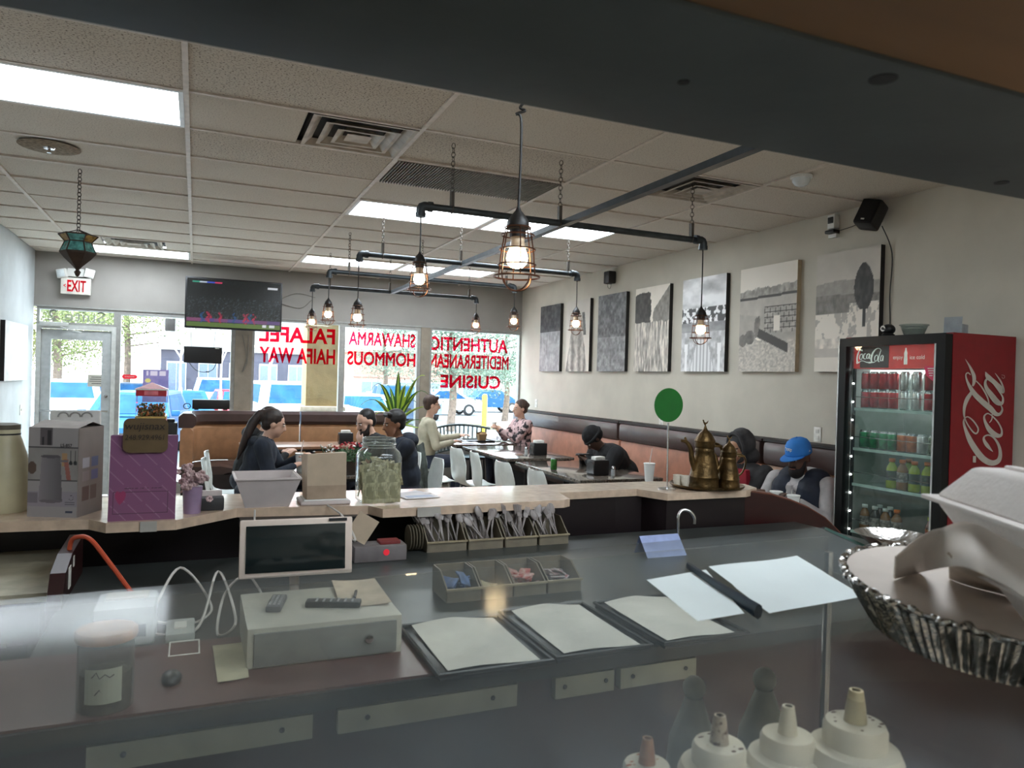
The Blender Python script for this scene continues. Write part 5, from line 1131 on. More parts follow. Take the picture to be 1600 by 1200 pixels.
stroke_mesh(COLA, TS, 'white_script', M('script_silver', (182, 176, 166), .5, var=.03), fr)
HS = [[(640, 0, 3), (0, 0, 0)]]
def TH(x, y, k): p = at(1310 + x / 8.89, 520 + y / 8.89, x=4.056); return (-.006 - .0003 * k, p.y - 3.35, p.z)
SCR = [[(325, 225, 4), (335, 250, 10), (300, 240, 14), (270, 310, 20), (262, 385, 20), (290, 420, 10)], [(262, 385, 12), (262, 425, 12), (330, 390, 8), (400, 410, 12), (470, 410, 16), (420, 425, 6)],
       [(335, 290, 8), (305, 315, 14), (300, 360, 12), (325, 370, 6), (340, 320, 12), (330, 290, 6)], [(385, 290, 6), (362, 300, 14), (352, 345, 16), (375, 365, 8), (395, 345, 4)], [(435, 290, 8), (405, 305, 14), (398, 350, 12), (420, 350, 8), (440, 295, 12), (432, 355, 12), (450, 350, 4)], [(450, 315, 8), (468, 312, 8)],
       [(600, 250, 6), (580, 220, 8), (530, 225, 14), (480, 290, 24), (462, 370, 24), (480, 412, 14), (520, 400, 8)], [(545, 305, 8), (515, 330, 14), (510, 380, 12), (535, 390, 8), (555, 340, 14), (545, 308, 6)], [(600, 240, 6), (578, 300, 14), (560, 390, 14), (580, 400, 6)], [(625, 310, 8), (600, 330, 12), (592, 385, 12), (615, 380, 8), (630, 320, 12), (625, 395, 8)]]
stroke_mesh(SCR, TH, 'white_script', hw, hdr)
a = at(1396, 558, x=4.055); b = at(1411, 558, x=4.055); text('lettering', 'enjoy', hw, (-.006, a.y - 3.35, 1.79), (0, -1, 0), (0, 0, 1), a.y - b.y, .032, hdr)
a = at(1422, 558, x=4.055); b = at(1445, 558, x=4.055); text('lettering', 'ice cold', hw, (-.006, a.y - 3.35, 1.797), (0, -1, 0), (0, 0, 1), a.y - b.y, .025, hdr)
by = at(1415.5, 558, x=4.055).y - 3.35
MB().prism([(by + x, z) for x, z in [(-.011, 1.765), (.011, 1.765), (.012, 1.80), (.009, 1.82), (.011, 1.835), (.004, 1.855), (.004, 1.868), (-.004, 1.868), (-.004, 1.855), (-.011, 1.835), (-.009, 1.82), (-.012, 1.80)]], -.009, -.005, 'x').build('bottle_emblem', hw, hdr)
st = M('sticker_pink', (216, 60, 100), .5); a = at(1450, 583, x=3.99)
m = MB().prism([(a.y - 3.35 + x, a.z + z) for x, z in [(-.05, .04), (-.05, -.04), (-.02, -.045), (.02, -.015), (.035, .03), (.03, .042)]], -.018, -.0165, 'x'); m.build('door_sticker', st, dr)
m = MB()
for i in range(4): m.box((-.0185, a.y - 3.35 - .01, a.z + .028 - .014 * i), (.0006, .045 - .008 * i, .005))
m.build('sticker_text', plate, dr)
led = M('led_white', (255, 255, 255), .3, var=0, emit=9)
MB().span(fl_(4.065, 3.665, .3), fl_(4.08, 3.682, 1.74)).build('led_strip', fblk, fr)
lmesh = MB().ball((0, 0, 0), (.006, .006, .006), 8).mesh('led_lamp', [led])
for i in range(11): link('led_lamp', lmesh, fr, fl_(4.062, 3.672, .42 + i * .122))
MB().span(fl_(4.2, 3.02, 1.715), fl_(4.5, 3.66, 1.735)).build('interior_lamp', M('cooler_lamp', (226, 240, 238), .3, var=0, emit=1.4), fr)
for zs in (1.477, 1.211, .974, .66):
    sh = MB().span(fl_(4.07, 3.012, zs - .012), fl_(4.5, 3.69, zs - .006)).build('shelf', glass('shelf_plate', (232, 244, 240), 1.0, haze=.35, hcol=(200, 220, 215)), fr)
    MB().span(fl_(4.062, 3.012, zs - .016), fl_(4.072, 3.66, zs + .002)).build('shelf_edge', M('shelf_strip', (196, 222, 214), .3), sh)
    MB().tube([fl_(4.066, 3.012, zs + .075), fl_(4.066, 3.66, zs + .075)], .0025, 5).tube([fl_(4.066, 3.655, zs), fl_(4.066, 3.655, zs + .075)], .0025, 5).build('shelf_rail', chrome, sh)
cr_ = M('can_red', (186, 26, 36), .25, metal=.5, var=.15, scale=30); csv = M('can_silver', (222, 224, 224), .25, metal=.7, var=.1, scale=30); cgr = M('can_sprite_green', (24, 140, 84), .2, metal=.4, var=.2, scale=30); cor = M('can_orange', (206, 120, 76), .3, metal=.4, var=.15, scale=30); cwg = M('can_pale_green', (140, 156, 130), .3, metal=.4, var=.3, scale=30)
protos = {}
def cans(ys, z, mts, row, names):
    for i, (y, mt) in enumerate(zip(ys, mts)):
        k = mt.name
        if k not in protos: protos[k] = can_mesh(mt)
        t = bpy.data.objects.new('drink_can', protos[k]); C.objects.link(t); t.location = (4.115, y, z)
        tag(t, names[i], 'can', 'cans in the drinks cooler')
ys = [3.615, 3.548, 3.478, 3.405, 3.318, 3.232, 3.148]; mts = [cr_, cr_, cr_, cr_, csv, csv, cr_]
od = ['leftmost', 'second', 'third', 'fourth', 'fifth', 'sixth', 'rightmost']
for z, rw in ((1.478, 'lower'), (1.60, 'upper')): cans(ys, z, mts, 0, ['%s can on the top cooler shelf, %s row, %s from the left' % ('silver' if mt is csv else 'red', rw, o_) for o_, mt in zip(od, mts)])
ys2 = [3.618, 3.54, 3.468, 3.402, 3.33, 3.262, 3.19, 3.11]; mt2 = [cgr] * 4 + [cor, cor, csv, cwg]
cans(ys2, 1.212, mt2, 1, ['leftmost green can on the second cooler shelf', 'second green can on the second cooler shelf', 'third green can on the second cooler shelf', 'fourth green can on the second cooler shelf, beside the orange ones', 'left of the two orange cans on the second cooler shelf', 'right of the two orange cans on the second cooler shelf', 'silver can right of the orange cans on the second cooler shelf', 'mottled pale green can at the right end of the second cooler shelf'])
def bottle_mesh(body, capm, lab, s=1.0):
    prof = [(0, 0), (.03, 0), (.034, .01), (.034, .05), (.031, .06), (.031, .1), (.034, .112), (.03, .135), (.016, .16), (.014, .168), (.019, .168), (.019, .19), (0, .191)]
    return MB().lathe([(r * s, z * s) for r, z in prof], 16, ms=[0, 0, 0, 1, 1, 1, 0, 0, 0, 2, 2, 2]).mesh('drink_bottle', [body, lab, capm])
gy = M('juice_lime', (160, 180, 50), .2, var=.1); capo = M('cap_orange', (226, 120, 40), .4); gl_ = M('label_dark_green', (60, 84, 66), .4, var=.2, scale=60); am = M('juice_amber', (130, 90, 50), .2); dk = M('juice_dark', (50, 46, 44), .2); capw = M('cap_white', (216, 224, 222), .4); capy = M('cap_lime', (200, 214, 40), .4); lw_ = M('label_grey', (150, 146, 140), .5, var=.3, scale=60); cola = M('juice_red', (90, 30, 24), .2); lyr = M('label_yellow_red', (206, 150, 50), .5, col2=(190, 40, 40), scale=30)
def bots(lst, z):
    for y, x, mt, cp_, lb_, s, name in lst:
        t = bpy.data.objects.new('drink_bottle', bottle_mesh(mt, cp_, lb_, s)); C.objects.link(t); t.location = (x, y, z); tag(t, name, 'bottle', 'bottles in the drinks cooler')
bots([(3.41, 4.13, gy, capo, gl_, 1, 'leftmost lime bottle with an orange cap on the third cooler shelf'), (3.325, 4.12, am, capo, lw_, 1, 'orange-capped amber bottle on the third cooler shelf'), (3.24, 4.12, gy, capo, gl_, 1, 'orange-capped lime bottle with a dark label, third cooler shelf'),
      (3.15, 4.12, gy, capo, gl_, 1.02, 'tall lime bottle right of centre on the third cooler shelf'), (3.07, 4.125, gy, capo, gl_, 1, 'rightmost lime bottle on the third cooler shelf'), (3.36, 4.22, gy, capo, gl_, 1, 'orange-capped lime bottle in the second rank of the third shelf')], .975)
bots([(3.60, 4.12, am, capw, lw_, .93, 'leftmost amber bottle with a white cap on the bottom cooler shelf'), (3.52, 4.12, dk, capw, lw_, .93, 'dark bottle with a white cap and grey label, bottom cooler shelf'), (3.44, 4.12, am, capw, lw_, .93, 'amber bottle with a white cap and pale label, bottom cooler shelf'),
      (3.56, 4.21, dk, capw, lw_, .93, 'white-capped bottle in the second rank, bottom shelf, left'), (3.48, 4.21, dk, capw, lw_, .93, 'white-capped bottle in the second rank, bottom shelf, right'), (3.355, 4.12, am, capo, lw_, .96, 'amber bottle with an orange cap on the bottom cooler shelf'),
      (3.12, 4.12, cola, capy, lyr, .93, 'red drink bottle with a lime cap and yellow label, bottom shelf'), (3.045, 4.14, cola, capy, lyr, .93, 'rightmost lime-capped bottle on the bottom cooler shelf'), (3.14, 4.22, cola, capy, lyr, .93, 'lime-capped bottle in the second rank, bottom shelf')], .661)
# on top of the cooler
p = at(1388, 521, x=4.12)
t = thing('round_camera', 'small black round camera with a white ring on the cooler top', 'camera', (4.12, p.y, 1.95))
MB().lathe([(0, 0), (.035, 0), (.04, .012), (.025, .02), (0, .02)], 18).build('base', bp, t); MB().ball((0, 0, .045), (.042, .042, .036), 16).build('head', bp, t)
T_ = Matrix.Translation((-.036, .01, .05)) @ Matrix.Rotation(-PI / 2, 4, 'Y'); MB().lathe([(.009, .0), (.017, .002), (.019, .004), (.009, .004)], 16, T=T_).build('white_ring', plate, t); MB().lathe([(0, .006), (.009, .006), (.01, .0)], 12, T=T_).build('lens', bp, t)
p = at(1428, 518, x=4.2)
t = thing('clear_deli_tub', 'clear plastic tub on the cooler top', 'tub', (4.2, p.y, 1.95)); MB().lathe([(0, .002), (.055, .002), (.08, .065), (.088, .068), (.086, .074), (.078, .07), (.053, .008), (0, .008)], 22).build('wall', glass('tub_clear', (225, 232, 228), 1.6, haze=.35), t)
MB().lathe([(0, .01), (.052, .01), (.066, .045), (.03, .055), (0, .05)], 18).build('contents', M('tub_contents', (204, 200, 186), .8), t)
p = at(1490, 516, x=4.2)
t = thing('grey_card_box', 'small pale grey open box at the right end of the cooler top', 'box', (4.22, p.y, 1.95)); t.rotation_euler = (0, 0, .3)
gb = M('card_grey', (150, 156, 160), .7); MB().box((0, 0, .03), (.1, .1, .06)).build('box', gb, t); MB().quad((-.05, -.05, .06), (-.05, .05, .06), (-.03, .055, .105), (-.03, -.045, .105)).build('flap', gb, t)

# ------------------------------------------------------------------ bar
stone = M('bar_stone', (204, 180, 158), .22, var=.06, scale=24, coat=.3); barb = M('bar_body_shaded', (22, 12, 15), .45, var=.1, scale=4); mah = M('mahogany', (44, 9, 9), .45, var=.12, scale=5, coat=.05, stretch=(1, 1, 4))  # bar body near black: shade of the recess put into its colour
t = thing('bar_counter', 'long bar with a pale speckled stone top and a dark red body blackened as in shade', 'counter', (1.0, 3.2, 0))
def bl_(P): return [(x - 1.0, y - 3.2) for x, y in P]
poly = [(-1.8, 3.04), (-.40, 2.96), (-.33, 2.95), (-.27, 2.87), (-.05, 2.87), (.16, 3.06), (.66, 3.0), (.70, 2.91), (1.53, 2.945), (1.57, 2.97), (1.60, 3.14), (2.05, 3.165), (2.12, 3.0), (2.6, 3.0), (2.72, 3.06), (2.76, 3.2), (2.3, 3.395), (.9, 3.41), (-1.8, 3.46)]
MB().prism(bl_(poly), 1.035, 1.07).build('stone_top', stone, t)
MB().prism(bl_([(-1.8, 3.3), (2.66, 3.15), (2.66, 3.22), (2.3, 3.36), (-1.8, 3.42)]), 0, 1.035).build('back_panel', barb, t)
MB().prism(bl_([(1.56, 3.16), (2.08, 3.18), (2.13, 3.02), (2.61, 3.02), (2.61, 3.16), (1.56, 3.26)]), .0, 1.033).build('right_cabinet', barb, t)
MB().prism(bl_([(.17, 3.0), (.66, 2.97), (.68, 3.02), (.66, 3.06), (.17, 3.1)]), 1.0, 1.034).build('dark_shelf_lip', bp, t)
w0 = [(2.615, 1.06), (2.79, 1.035), (2.92, 1.0), (3.05, .955), (3.17, .895), (3.28, .81), (3.36, .70), (3.4, .55), (3.4, 0), (2.615, 0)]
t2 = thing('wing_panel', 'dark red wooden end panel with a curved sloping top, right of the bar', 'panel', (3.0, 3.05, 0))
MB().prism([(x - 3.0, z) for x, z in w0], -.025, .025, 'y').build('board', mah, t2)
MB().tube([(x - 3.0, 0, z) for x, z in w0[:8]], .012, 6, flat=2.2).build('edge_band', M('edge_tan', (110, 62, 46), .4), t2)
# lower work counter
wk = M('work_counter', (56, 60, 59), .3, var=.15, scale=6); rb = M('red_brown_laminate', (94, 64, 60), .35, var=.1, scale=4)
t = thing('work_counter', 'low dark work counter behind the bar, seen through the glass', 'counter', (1.3, 2.4, 0))
MB().span((-1.65, -.75, .86), (1.6, .57, .9)).build('worktop', wk, t); MB().span((-1.65, -.72, .0), (1.6, .6, .86)).build('cabinet', M('cabinet_dark_red', (62, 38, 38), .5, var=.12, scale=3), t)
MB().span((-1.72, -.74, .9), (-.75, -.34, .906)).build('laminate_strip', rb, t)
for a, b in ((-1.48, -1.045), (-.99, -.555), (-.45, -.28), (-.26, -.02)):
    s_ = MB().span((a, -.745, .80), (b, -.722, .853)).build('pale_board', M('pale_board', (150, 146, 126), .7, var=.05), t)
    for q in (.15, .85): MB().lathe([(0, 0), (.006, 0), (.006, .002), (0, .003)], 8, T=Matrix.Translation((a + (b - a) * q, -.747, .83)) @ Matrix.Rotation(PI / 2, 4, 'X')).build('screw', bp, s_)
t = thing('side_panel', 'dark red curved wooden end panel behind the orange cable', 'panel', (-.36, 3.0, 0))
MB().prism([(y - 3.0, z) for y, z in [(2.5, 0), (2.46, .9), (2.53, .99), (2.66, 1.02), (2.9, 1.03), (2.9, 0)]], -.02, .02, 'x').build('board', mah, t)
for y, z, s in ((2.6, .96, .05), (2.68, .99, .025)): MB().box((.022, y - 3.0, z), (.002, s * .8, s * 1.3)).build('paper_label', plate, t)
t = thing('undercounter_unit', 'black appliance with a pale top board under the left end of the bar', 'appliance', (-1.0, 3.0, 0))
MB().box((0, -.05, .44), (1.16, .6, .86), bev=.01).build('case', bp, t); MB().box((0, -.06, .895), (1.2, .62, .03), bev=.005).build('top_board', M('cream_board', (176, 170, 148), .6), t); MB().box((.1, -.36, .6), (.9, .012, .3), bev=.004).build('drawer_front', M('appliance_front', (40, 42, 44), .3), t); MB().tube([(-.3, -.38, .76), (.5, -.38, .76)], .008, 6).build('handle', chrome, t)

# ------------------------------------------------------------------ things on the bar
ZB = 1.07
t = thing('thermos_jug', 'cream thermos jug with a dark lid at the far left of the bar', 'jug', (-.63, 3.2, ZB)); cream = M('thermos_cream', (196, 188, 156), .35, var=.03)
MB().lathe([(0, 0), (.075, 0), (.082, .012), (.082, .1), (.07, .2), (.052, .26), (.046, .275), (.046, .3), (0, .3)], 26).build('body', cream, t)
MB().lathe([(.047, .298), (.047, .315), (.03, .32), (0, .32)], 20).build('lid', M('thermos_lid', (90, 84, 72), .4), t); MB().lathe([(.0475, .278), (.0475, .284)], 20).build('neck_ring', bp, t)
m = MB()
for q, z, r in ((-1.9, .15, .012), (-1.8, .12, .018), (-2.0, .1, .012), (-1.75, .17, .01), (-1.7, .09, .009)):
    for k in range(6): a = k * PI / 3; m.tube([(.0835 * math.cos(q), .0835 * math.sin(q), z), (.0838 * math.cos(q + r * 12 * math.cos(a)), .0838 * math.sin(q + r * 12 * math.cos(a)), z + r * math.sin(a))], .0018, 4)
m.build('flower_print', M('thermos_print', (120, 100, 72), .6), t)
# kettle carton
t = thing('kettle_carton', 'cardboard kettle carton printed with a grey jug and LS-857', 'box', (-.533, 3.06, ZB)); t.rotation_euler = (0, 0, -.38)
kw, kd, kh = .172, .165, .315
ctn = M('carton_grey', (150, 140, 134), .7, var=.05)
MB().box((kw / 2, kd / 2, kh / 2), (kw, kd, kh)).build('carton', ctn, t)
def kp(u, v):
    b = .60 + 0 * u; r, g, bl2 = b * 1.0, b * .96, b * .96
    sc_ = (v > .4) & (v < .77); r = np.where(sc_, .50 + .1 * fbm(u * 5, v * 5, 2), r); g = np.where(sc_, .48 + .1 * fbm(u * 5, v * 5, 2), g); bl2 = np.where(sc_, .47 + .1 * fbm(u * 5, v * 5, 2), bl2)
    def P_(m_, c): 
        nonlocal r, g, bl2; r = np.where(m_, c[0], r); g = np.where(m_, c[1], g); bl2 = np.where(m_, c[2], bl2)
    P_((v > .4) & (v < .42), (.3, .29, .29)); P_((v > .77) & (v < .785), (.28, .27, .28)); P_((v > .8) & (u > .23) & (u < .48), (.36, .33, .34)); P_((v > .8) & (v < .9) & (u > .27) & (u < .31), (.16, .15, .16)); P_((v > .8) & (v < .97) & (u > .38) & (u < .45), (.18, .16, .17))
    P_((v > .57) & (v < .72) & (u > .68) & (u < .78), (.66, .52, .38))
    for cx_ in (.86, .95): P_((np.abs(u - cx_) < .008) & (v > .62) & (v < .75), (.15, .15, .16)); P_((((u - cx_) / .035) ** 2 + ((v - .61) / .025) ** 2 < 1), (.15, .15, .16))
    P_((((u - .08) / .09) ** 2 + ((v - .55) / .07) ** 2 < 1), (.33, .26, .22)); P_((v < .29) & (v > .12), (.56, .53, .56)); P_((v < .27) & (u < .2) & (v > .16), (.45, .42, .45))
    hw_ = .19 + .05 * (.68 - v) / .5; jug = (np.abs(u - .46) < hw_) & (v > .18) & (v < .68); sh = .44 - .08 * (u - .46) / .25; r = np.where(jug, sh, r); g = np.where(jug, sh * .95, g); bl2 = np.where(jug, sh * .98, bl2)
    P_((((u - .45) / .2) ** 2 + ((v - .68) / .02) ** 2 < 1), (.33, .31, .33)); P_((((u - .47) / .235) ** 2 + ((v - .18) / .02) ** 2 < 1), (.41, .38, .4))
    P_((np.abs(u - .76 - (.64 - v) * .3) < .045) & (v > .42) & (v < .65), (.58, .36, .32)); P_((v > .62) & (v < .64) & (u > .64) & (u < .8), (.42, .4, .42))
    for i in range(3): P_((np.abs(v - .17 + .012 * i) < .003) & (u > .76) & (u < .96), (.3, .3, .32))
    P_((v > .05) & (v < .075) & (u > .77) & (u < .92), (.2, .22, .3)); rr = ((u - .88) / .05) ** 2 + ((v - .22) / .028) ** 2; P_((rr < 1) & (rr > .75), (.2, .2, .24)); return np.stack([r, g, bl2])
pm = print_mat('carton_print', .6)
printed('front_print', (0, -.0015, 0), (1, 0, 0), (0, 0, 1), kw, kh, 76, 130, kp, pm, t)
text('model_number', 'LS-857', ink, (.112, -.003, .248), (1, 0, 0), (0, 0, 1), .04, .012, t, bold=.02, ext=.0005)
def ks(u, v):
    r = .47 + .05 * fbm(u * 4, v * 6, 3); g = r * .93; b = r * .9
    for cx_, cz, c in ((.3, .6, (.7, .7, .74)), (.65, .6, (.35, .38, .52)), (.3, .45, (.55, .5, .5)), (.65, .45, (.38, .38, .55)), (.3, .25, (.35, .26, .24)), (.62, .25, (.4, .32, .3))):
        mk = (np.abs(u - cx_) < .13) & (np.abs(v - cz) < .055 + .03 * (cz < .3)); r = np.where(mk, c[0], r); g = np.where(mk, c[1], g); b = np.where(mk, c[2], b)
    return np.stack([r, g, b])
printed('side_print', (kw + .0015, 0, 0), (0, 1, 0), (0, 0, 1), kd, kh, 40, 80, ks, pm, t)
MB().add([(0, 0, kh), (kw, 0, kh), (kw, kd * .55, kh + .018), (0, kd * .55, kh + .022), (kw, kd, kh), (0, kd, kh)], [(0, 1, 2, 3), (3, 2, 4, 5)]).build('top_flap', ctn, t)
t = thing('white_carton', 'white carton with a faint grey print standing behind the kettle carton', 'box', (-.43, 3.37, ZB)); MB().box((0, 0, .18), (.17, .05, .36), bev=.003).build('carton', M('carton_white', (206, 206, 204), .6), t)
m = MB()
for i in range(3): m.tube([(-.04 + .04 * i + .018 * math.cos(a), -.0262, .335 + .018 * math.sin(a)) for a in [j / 10 * PI for j in range(11)]], .003, 4)
m.build('grey_print', M('print_grey', (150, 150, 148), .6), t)
# purple menu board with kraft card
t = thing('purple_menu_box', 'mauve striped donation box standing on the bar', 'box', (-.268, 2.895, ZB)); mv = M('mauve_card', (118, 72, 104), .6, var=.05)
MB().add([(0, 0, 0), (.212, 0, 0), (.212, .03, 0), (0, .03, 0), (.003, .04, .295), (.216, .04, .295), (.216, .07, .295), (.003, .07, .295)], [(3, 2, 1, 0), (0, 1, 5, 4), (1, 2, 6, 5), (2, 3, 7, 6), (3, 0, 4, 7), (4, 5, 6, 7)]).build('card_box', mv, t)
def mvp(u, v):
    r = .45 + .03 * fbm(u * 4, v * 4, 2); g = .275 + 0 * u; b = .40 + .02 * v; d_ = np.mod((u * .72 + v) * 5.2, 1.0); k = d_ < .035
    r = np.where(k, .6, r); g = np.where(k, .46, g); b = np.where(k, .55, b)
    fr_ = (u > .06) & (u < .88) & (v > .08) & (v < .34) & ~((u > .072) & (u < .868) & (v > .09) & (v < .33)); r = np.where(fr_, .3, r); g = np.where(fr_, .15, g); b = np.where(fr_, .25, b)
    tx = (np.abs(v - .375) < .006) & (u > .2) & (u < .8) & (hsh(np.floor(u * 70), 0 * u, 2) > .35); hx = (u - .17) / .09; hz = (v - .26) / .08; ht = (hx ** 2 + (hz - np.abs(hx) * .6) ** 2 < .8)
    r = np.where(tx, .25, r); g = np.where(tx, .12, g); b = np.where(tx, .2, b); r = np.where(ht, .55, r); g = np.where(ht, .16, g); b = np.where(ht, .33, b); return np.stack([r, g, b])
dv = Vector((0, .04, .295)); printed('front_print', (.0005, -.001, .0), (1, 0, 0), dv.normalized(), .2125, dv.length, 90, 120, mvp, pm, t)
t3 = thing('kraft_card', 'rounded brown cardboard sign with handwriting above the mauve box', 'sign', (-.228, 2.915, ZB + .235))
krd = M('kraft_dark', (96, 78, 52), .8, var=.05); cw, chh = .143, .122; rr = .022; pl = []
for cx_, cz, a0 in ((cw - rr, chh - rr, 0), (rr, chh - rr, PI / 2), (rr, rr, PI), (cw - rr, rr, 1.5 * PI)): pl += [(cx_ + rr * math.cos(a0 + i * PI / 10), cz + rr * math.sin(a0 + i * PI / 10)) for i in range(6)]
MB().prism(pl, -.0015, .0015, 'y').build('card', krd, t3)
mk_ = M('marker_ink', (40, 30, 24), .7)
text('handwriting', 'wujisnax', mk_, (.006, -.003, .074), (1, 0, 0), (0, 0, 1), .128, .032, t3, shear=.15); text('handwriting', '248.929.4961', mk_, (.006, -.003, .046), (1, 0, 0), (0, 0, 1), .125, .018, t3, shear=.1)
t = thing('artificial_blossom', 'pink-white blossom sprig beside the mauve box', 'plant', (.0, 3.0, ZB)); pk = M('blossom_pink', (206, 178, 178), .8, var=.12, scale=30)
MB().lathe([(0, 0), (.03, 0), (.035, .1), (0, .1)], 12).build('vase', M('vase_lilac', (150, 128, 156), .4), t)
rg = random.Random(3)
bm_ = MB()
for k in range(6): a = k * PI / 3; bm_.ball((.008 * math.cos(a), .008 * math.sin(a), .002), (.007, .007, .004), 6)
bmx = bm_.mesh('blossom', [pk])
for i in range(42): link('blossom', bmx, t, (rg.gauss(0, .028), rg.gauss(0, .02), .135 + rg.gauss(0, .022)), rot=(rg.uniform(0, 3), rg.uniform(0, 3), 0))
t = thing('card_holder', 'small black card holder with pale cards on the bar', 'card holder', (.055, 3.06, ZB)); MB().box((0, 0, .025), (.115, .07, .05), bev=.008).build('case', M('holder_black', (50, 50, 52), .5), t); MB().box((0, .02, .055), (.1, .02, .03)).build('cards', M('cards_pale', (206, 196, 192), .7), t)
# white planter, kraft paper bag on tray, jar, menus
t = thing('white_square_bowl', 'white square tapering bowl on the bar', 'bowl', (.273, 3.14, ZB)); a, b, h = .082, .122, .115; bw = M('bowl_white', (196, 186, 184), .45, var=.02)
o_, i_ = [(-a, -a), (a, -a), (a, a), (-a, a)], [(-b, -b), (b, -b), (b, b), (-b, b)]
V = [(x, y, 0) for x, y in o_] + [(x, y, h) for x, y in i_] + [(x * .94, y * .94, h) for x, y in i_] + [(x * .9, y * .9, .008) for x, y in o_]
Fc = [(3, 2, 1, 0), (12, 13, 14, 15)] + [(i, (i + 1) % 4, 4 + (i + 1) % 4, 4 + i) for i in range(4)] + [(4 + i, 4 + (i + 1) % 4, 8 + (i + 1) % 4, 8 + i) for i in range(4)] + [(8 + i, 8 + (i + 1) % 4, 12 + (i + 1) % 4, 12 + i) for i in range(4)]
MB().add(V, Fc).build('body', bw, t); MB().tube([(-b, -b, h), (b, -b, h), (b, b, h), (-b, b, h)], .005, 6, closed=True).build('rim', bw, t)
t = thing('white_tray', 'low white plastic tray under the beige paper box', 'tray', (.5, 3.13, ZB)); MB().box((0, 0, .008), (.2, .15, .016), bev=.007).build('base', bw, t); MB().box((0, 0, .018), (.17, .12, .006)).build('pad', cupw, t)
t = thing('paper_box', 'plain beige folded paper box on the white tray', 'box', (.5, 3.1, ZB + .022)); bg_ = M('beige_card', (186, 168, 146), .7, var=.03)
V = [(-.075, -.03, 0), (.083, -.03, 0), (.083, .06, 0), (-.08, .06, 0), (-.076, -.03, .185), (.08, -.03, .188), (.08, .05, .185), (-.09, .05, .175)]
MB().add(V, [(3, 2, 1, 0), (0, 1, 5, 4), (1, 2, 6, 5), (2, 3, 7, 6), (3, 0, 4, 7), (4, 5, 6, 7)]).build('card_body', bg_, t); MB().box((.004, -.031, .028), (.157, .001, .055)).build('lower_fold', M('beige_fold', (166, 146, 126), .7), t)
# tip jar
jc = at(590, 775, y=3.09)
t = thing('tip_jar', 'large clear glass jar of folded banknotes on the bar', 'jar', (jc.x, 3.09, ZB)); jg = glass('jar_glass', (246, 250, 246), 1.5, haze=.08, hcol=(220, 225, 222), hscale=14)
def rsq(r, n=24, p=3.2): return [(r * (abs(math.cos(a)) ** (2 / p)) * (1 if math.cos(a) > 0 else -1), r * (abs(math.sin(a)) ** (2 / p)) * (1 if math.sin(a) > 0 else -1)) for a in [2 * PI * (j + .5) / n for j in range(n)]]
V = []; prof = [(.078, .003, 3.6), (.088, .012, 3.6), (.09, .03, 3.6), (.09, .19, 3.6), (.082, .215, 3), (.068, .228, 2.2), (.066, .235, 2), (.07, .24, 2), (.07, .265, 2), (.066, .268, 2)]
for r, z, p in prof: V += [(x, y, z) for x, y in rsq(r, 24, p)]
MB().add(V, [(i * 24 + j, i * 24 + (j + 1) % 24, (i + 1) * 24 + (j + 1) % 24, (i + 1) * 24 + j) for i in range(9) for j in range(24)] + [tuple(range(24))[::-1]], smooth=True).build('glass_wall', jg, t)
m = MB()
for z, r in ((.268, .067), (.243, .071), (.232, .068)): m.tube([(r * math.cos(a), r * math.sin(a), z) for a in [i / 24 * 2 * PI for i in range(24)]], .003, 6, closed=True)
m.build('rim', glass('jar_rim', (215, 222, 218), 2.5, haze=.4, hcol=(226, 230, 228)), t)
bill = M('banknote_green', (176, 168, 136), .8, col2=(148, 142, 112), scale=60, thr=(.4, .6)); billl = M('banknote_pale', (214, 208, 184), .8, col2=(160, 154, 128), scale=90, thr=(.4, .6))
rg = random.Random(21)
def note_mesh(mt, cr_):
    n = 6; V = [((i / n - .5) * .062, cr_ * math.sin(i * 1.7 + j) * .01, (j / n - .5) * .085) for j in range(n + 1) for i in range(n + 1)]
    m = MB().add(V, [(j * (n + 1) + i, j * (n + 1) + i + 1, (j + 1) * (n + 1) + i + 1, (j + 1) * (n + 1) + i) for j in range(n) for i in range(n)])
    m.box((0, -.0012, 0), (.03, .0006, .05), 1); return m.mesh('banknote', [mt, M('banknote_frame', (136, 130, 100), .8)])
nm = [note_mesh(bill, .25), note_mesh(bill, .9), note_mesh(billl, .6)]
for i in range(46):
    if i < 6: x = -.053 + .053 * (i % 3); y = -.078 + .003 * (i % 3) + .006 * (i // 3); z = .048 + .045 * (i // 3); r = (rg.uniform(-.04, .04), rg.uniform(-.06, .06), rg.uniform(-.05, .05)); k = 0
    elif i < 14: x = -.06 + .04 * (i % 4); y = -.062 + .004 * (i // 4); z = .1 + .012 * (i % 3); r = (rg.uniform(-.12, .12), rg.uniform(-.2, .2), rg.uniform(-.15, .15)); k = i % 2
    elif i < 24: x = -.072 + .005 * (i % 2); y = rg.uniform(-.05, .05); z = rg.uniform(.05, .11); r = (rg.uniform(-.3, .3), rg.uniform(-.2, .2), 1.5); k = i % 2
    elif i < 30: x = .068; y = rg.uniform(-.05, .04); z = rg.uniform(.05, .11); r = (rg.uniform(-.3, .3), 0, 1.6); k = i % 2
    else: x = rg.uniform(-.045, .045); y = rg.uniform(-.045, .045); z = rg.uniform(.1, .16); r = (rg.uniform(-1.2, 1.2), rg.uniform(-1, 1), rg.uniform(0, 3)); k = 2 if i % 2 else 0
    b_ = link('banknote', nm[k], None, (jc.x + x * .93, 3.09 + y * .93, ZB + z), rot=r); tag(b_, 'folded green banknote inside the glass tip jar', 'banknote', 'banknotes in the tip jar')
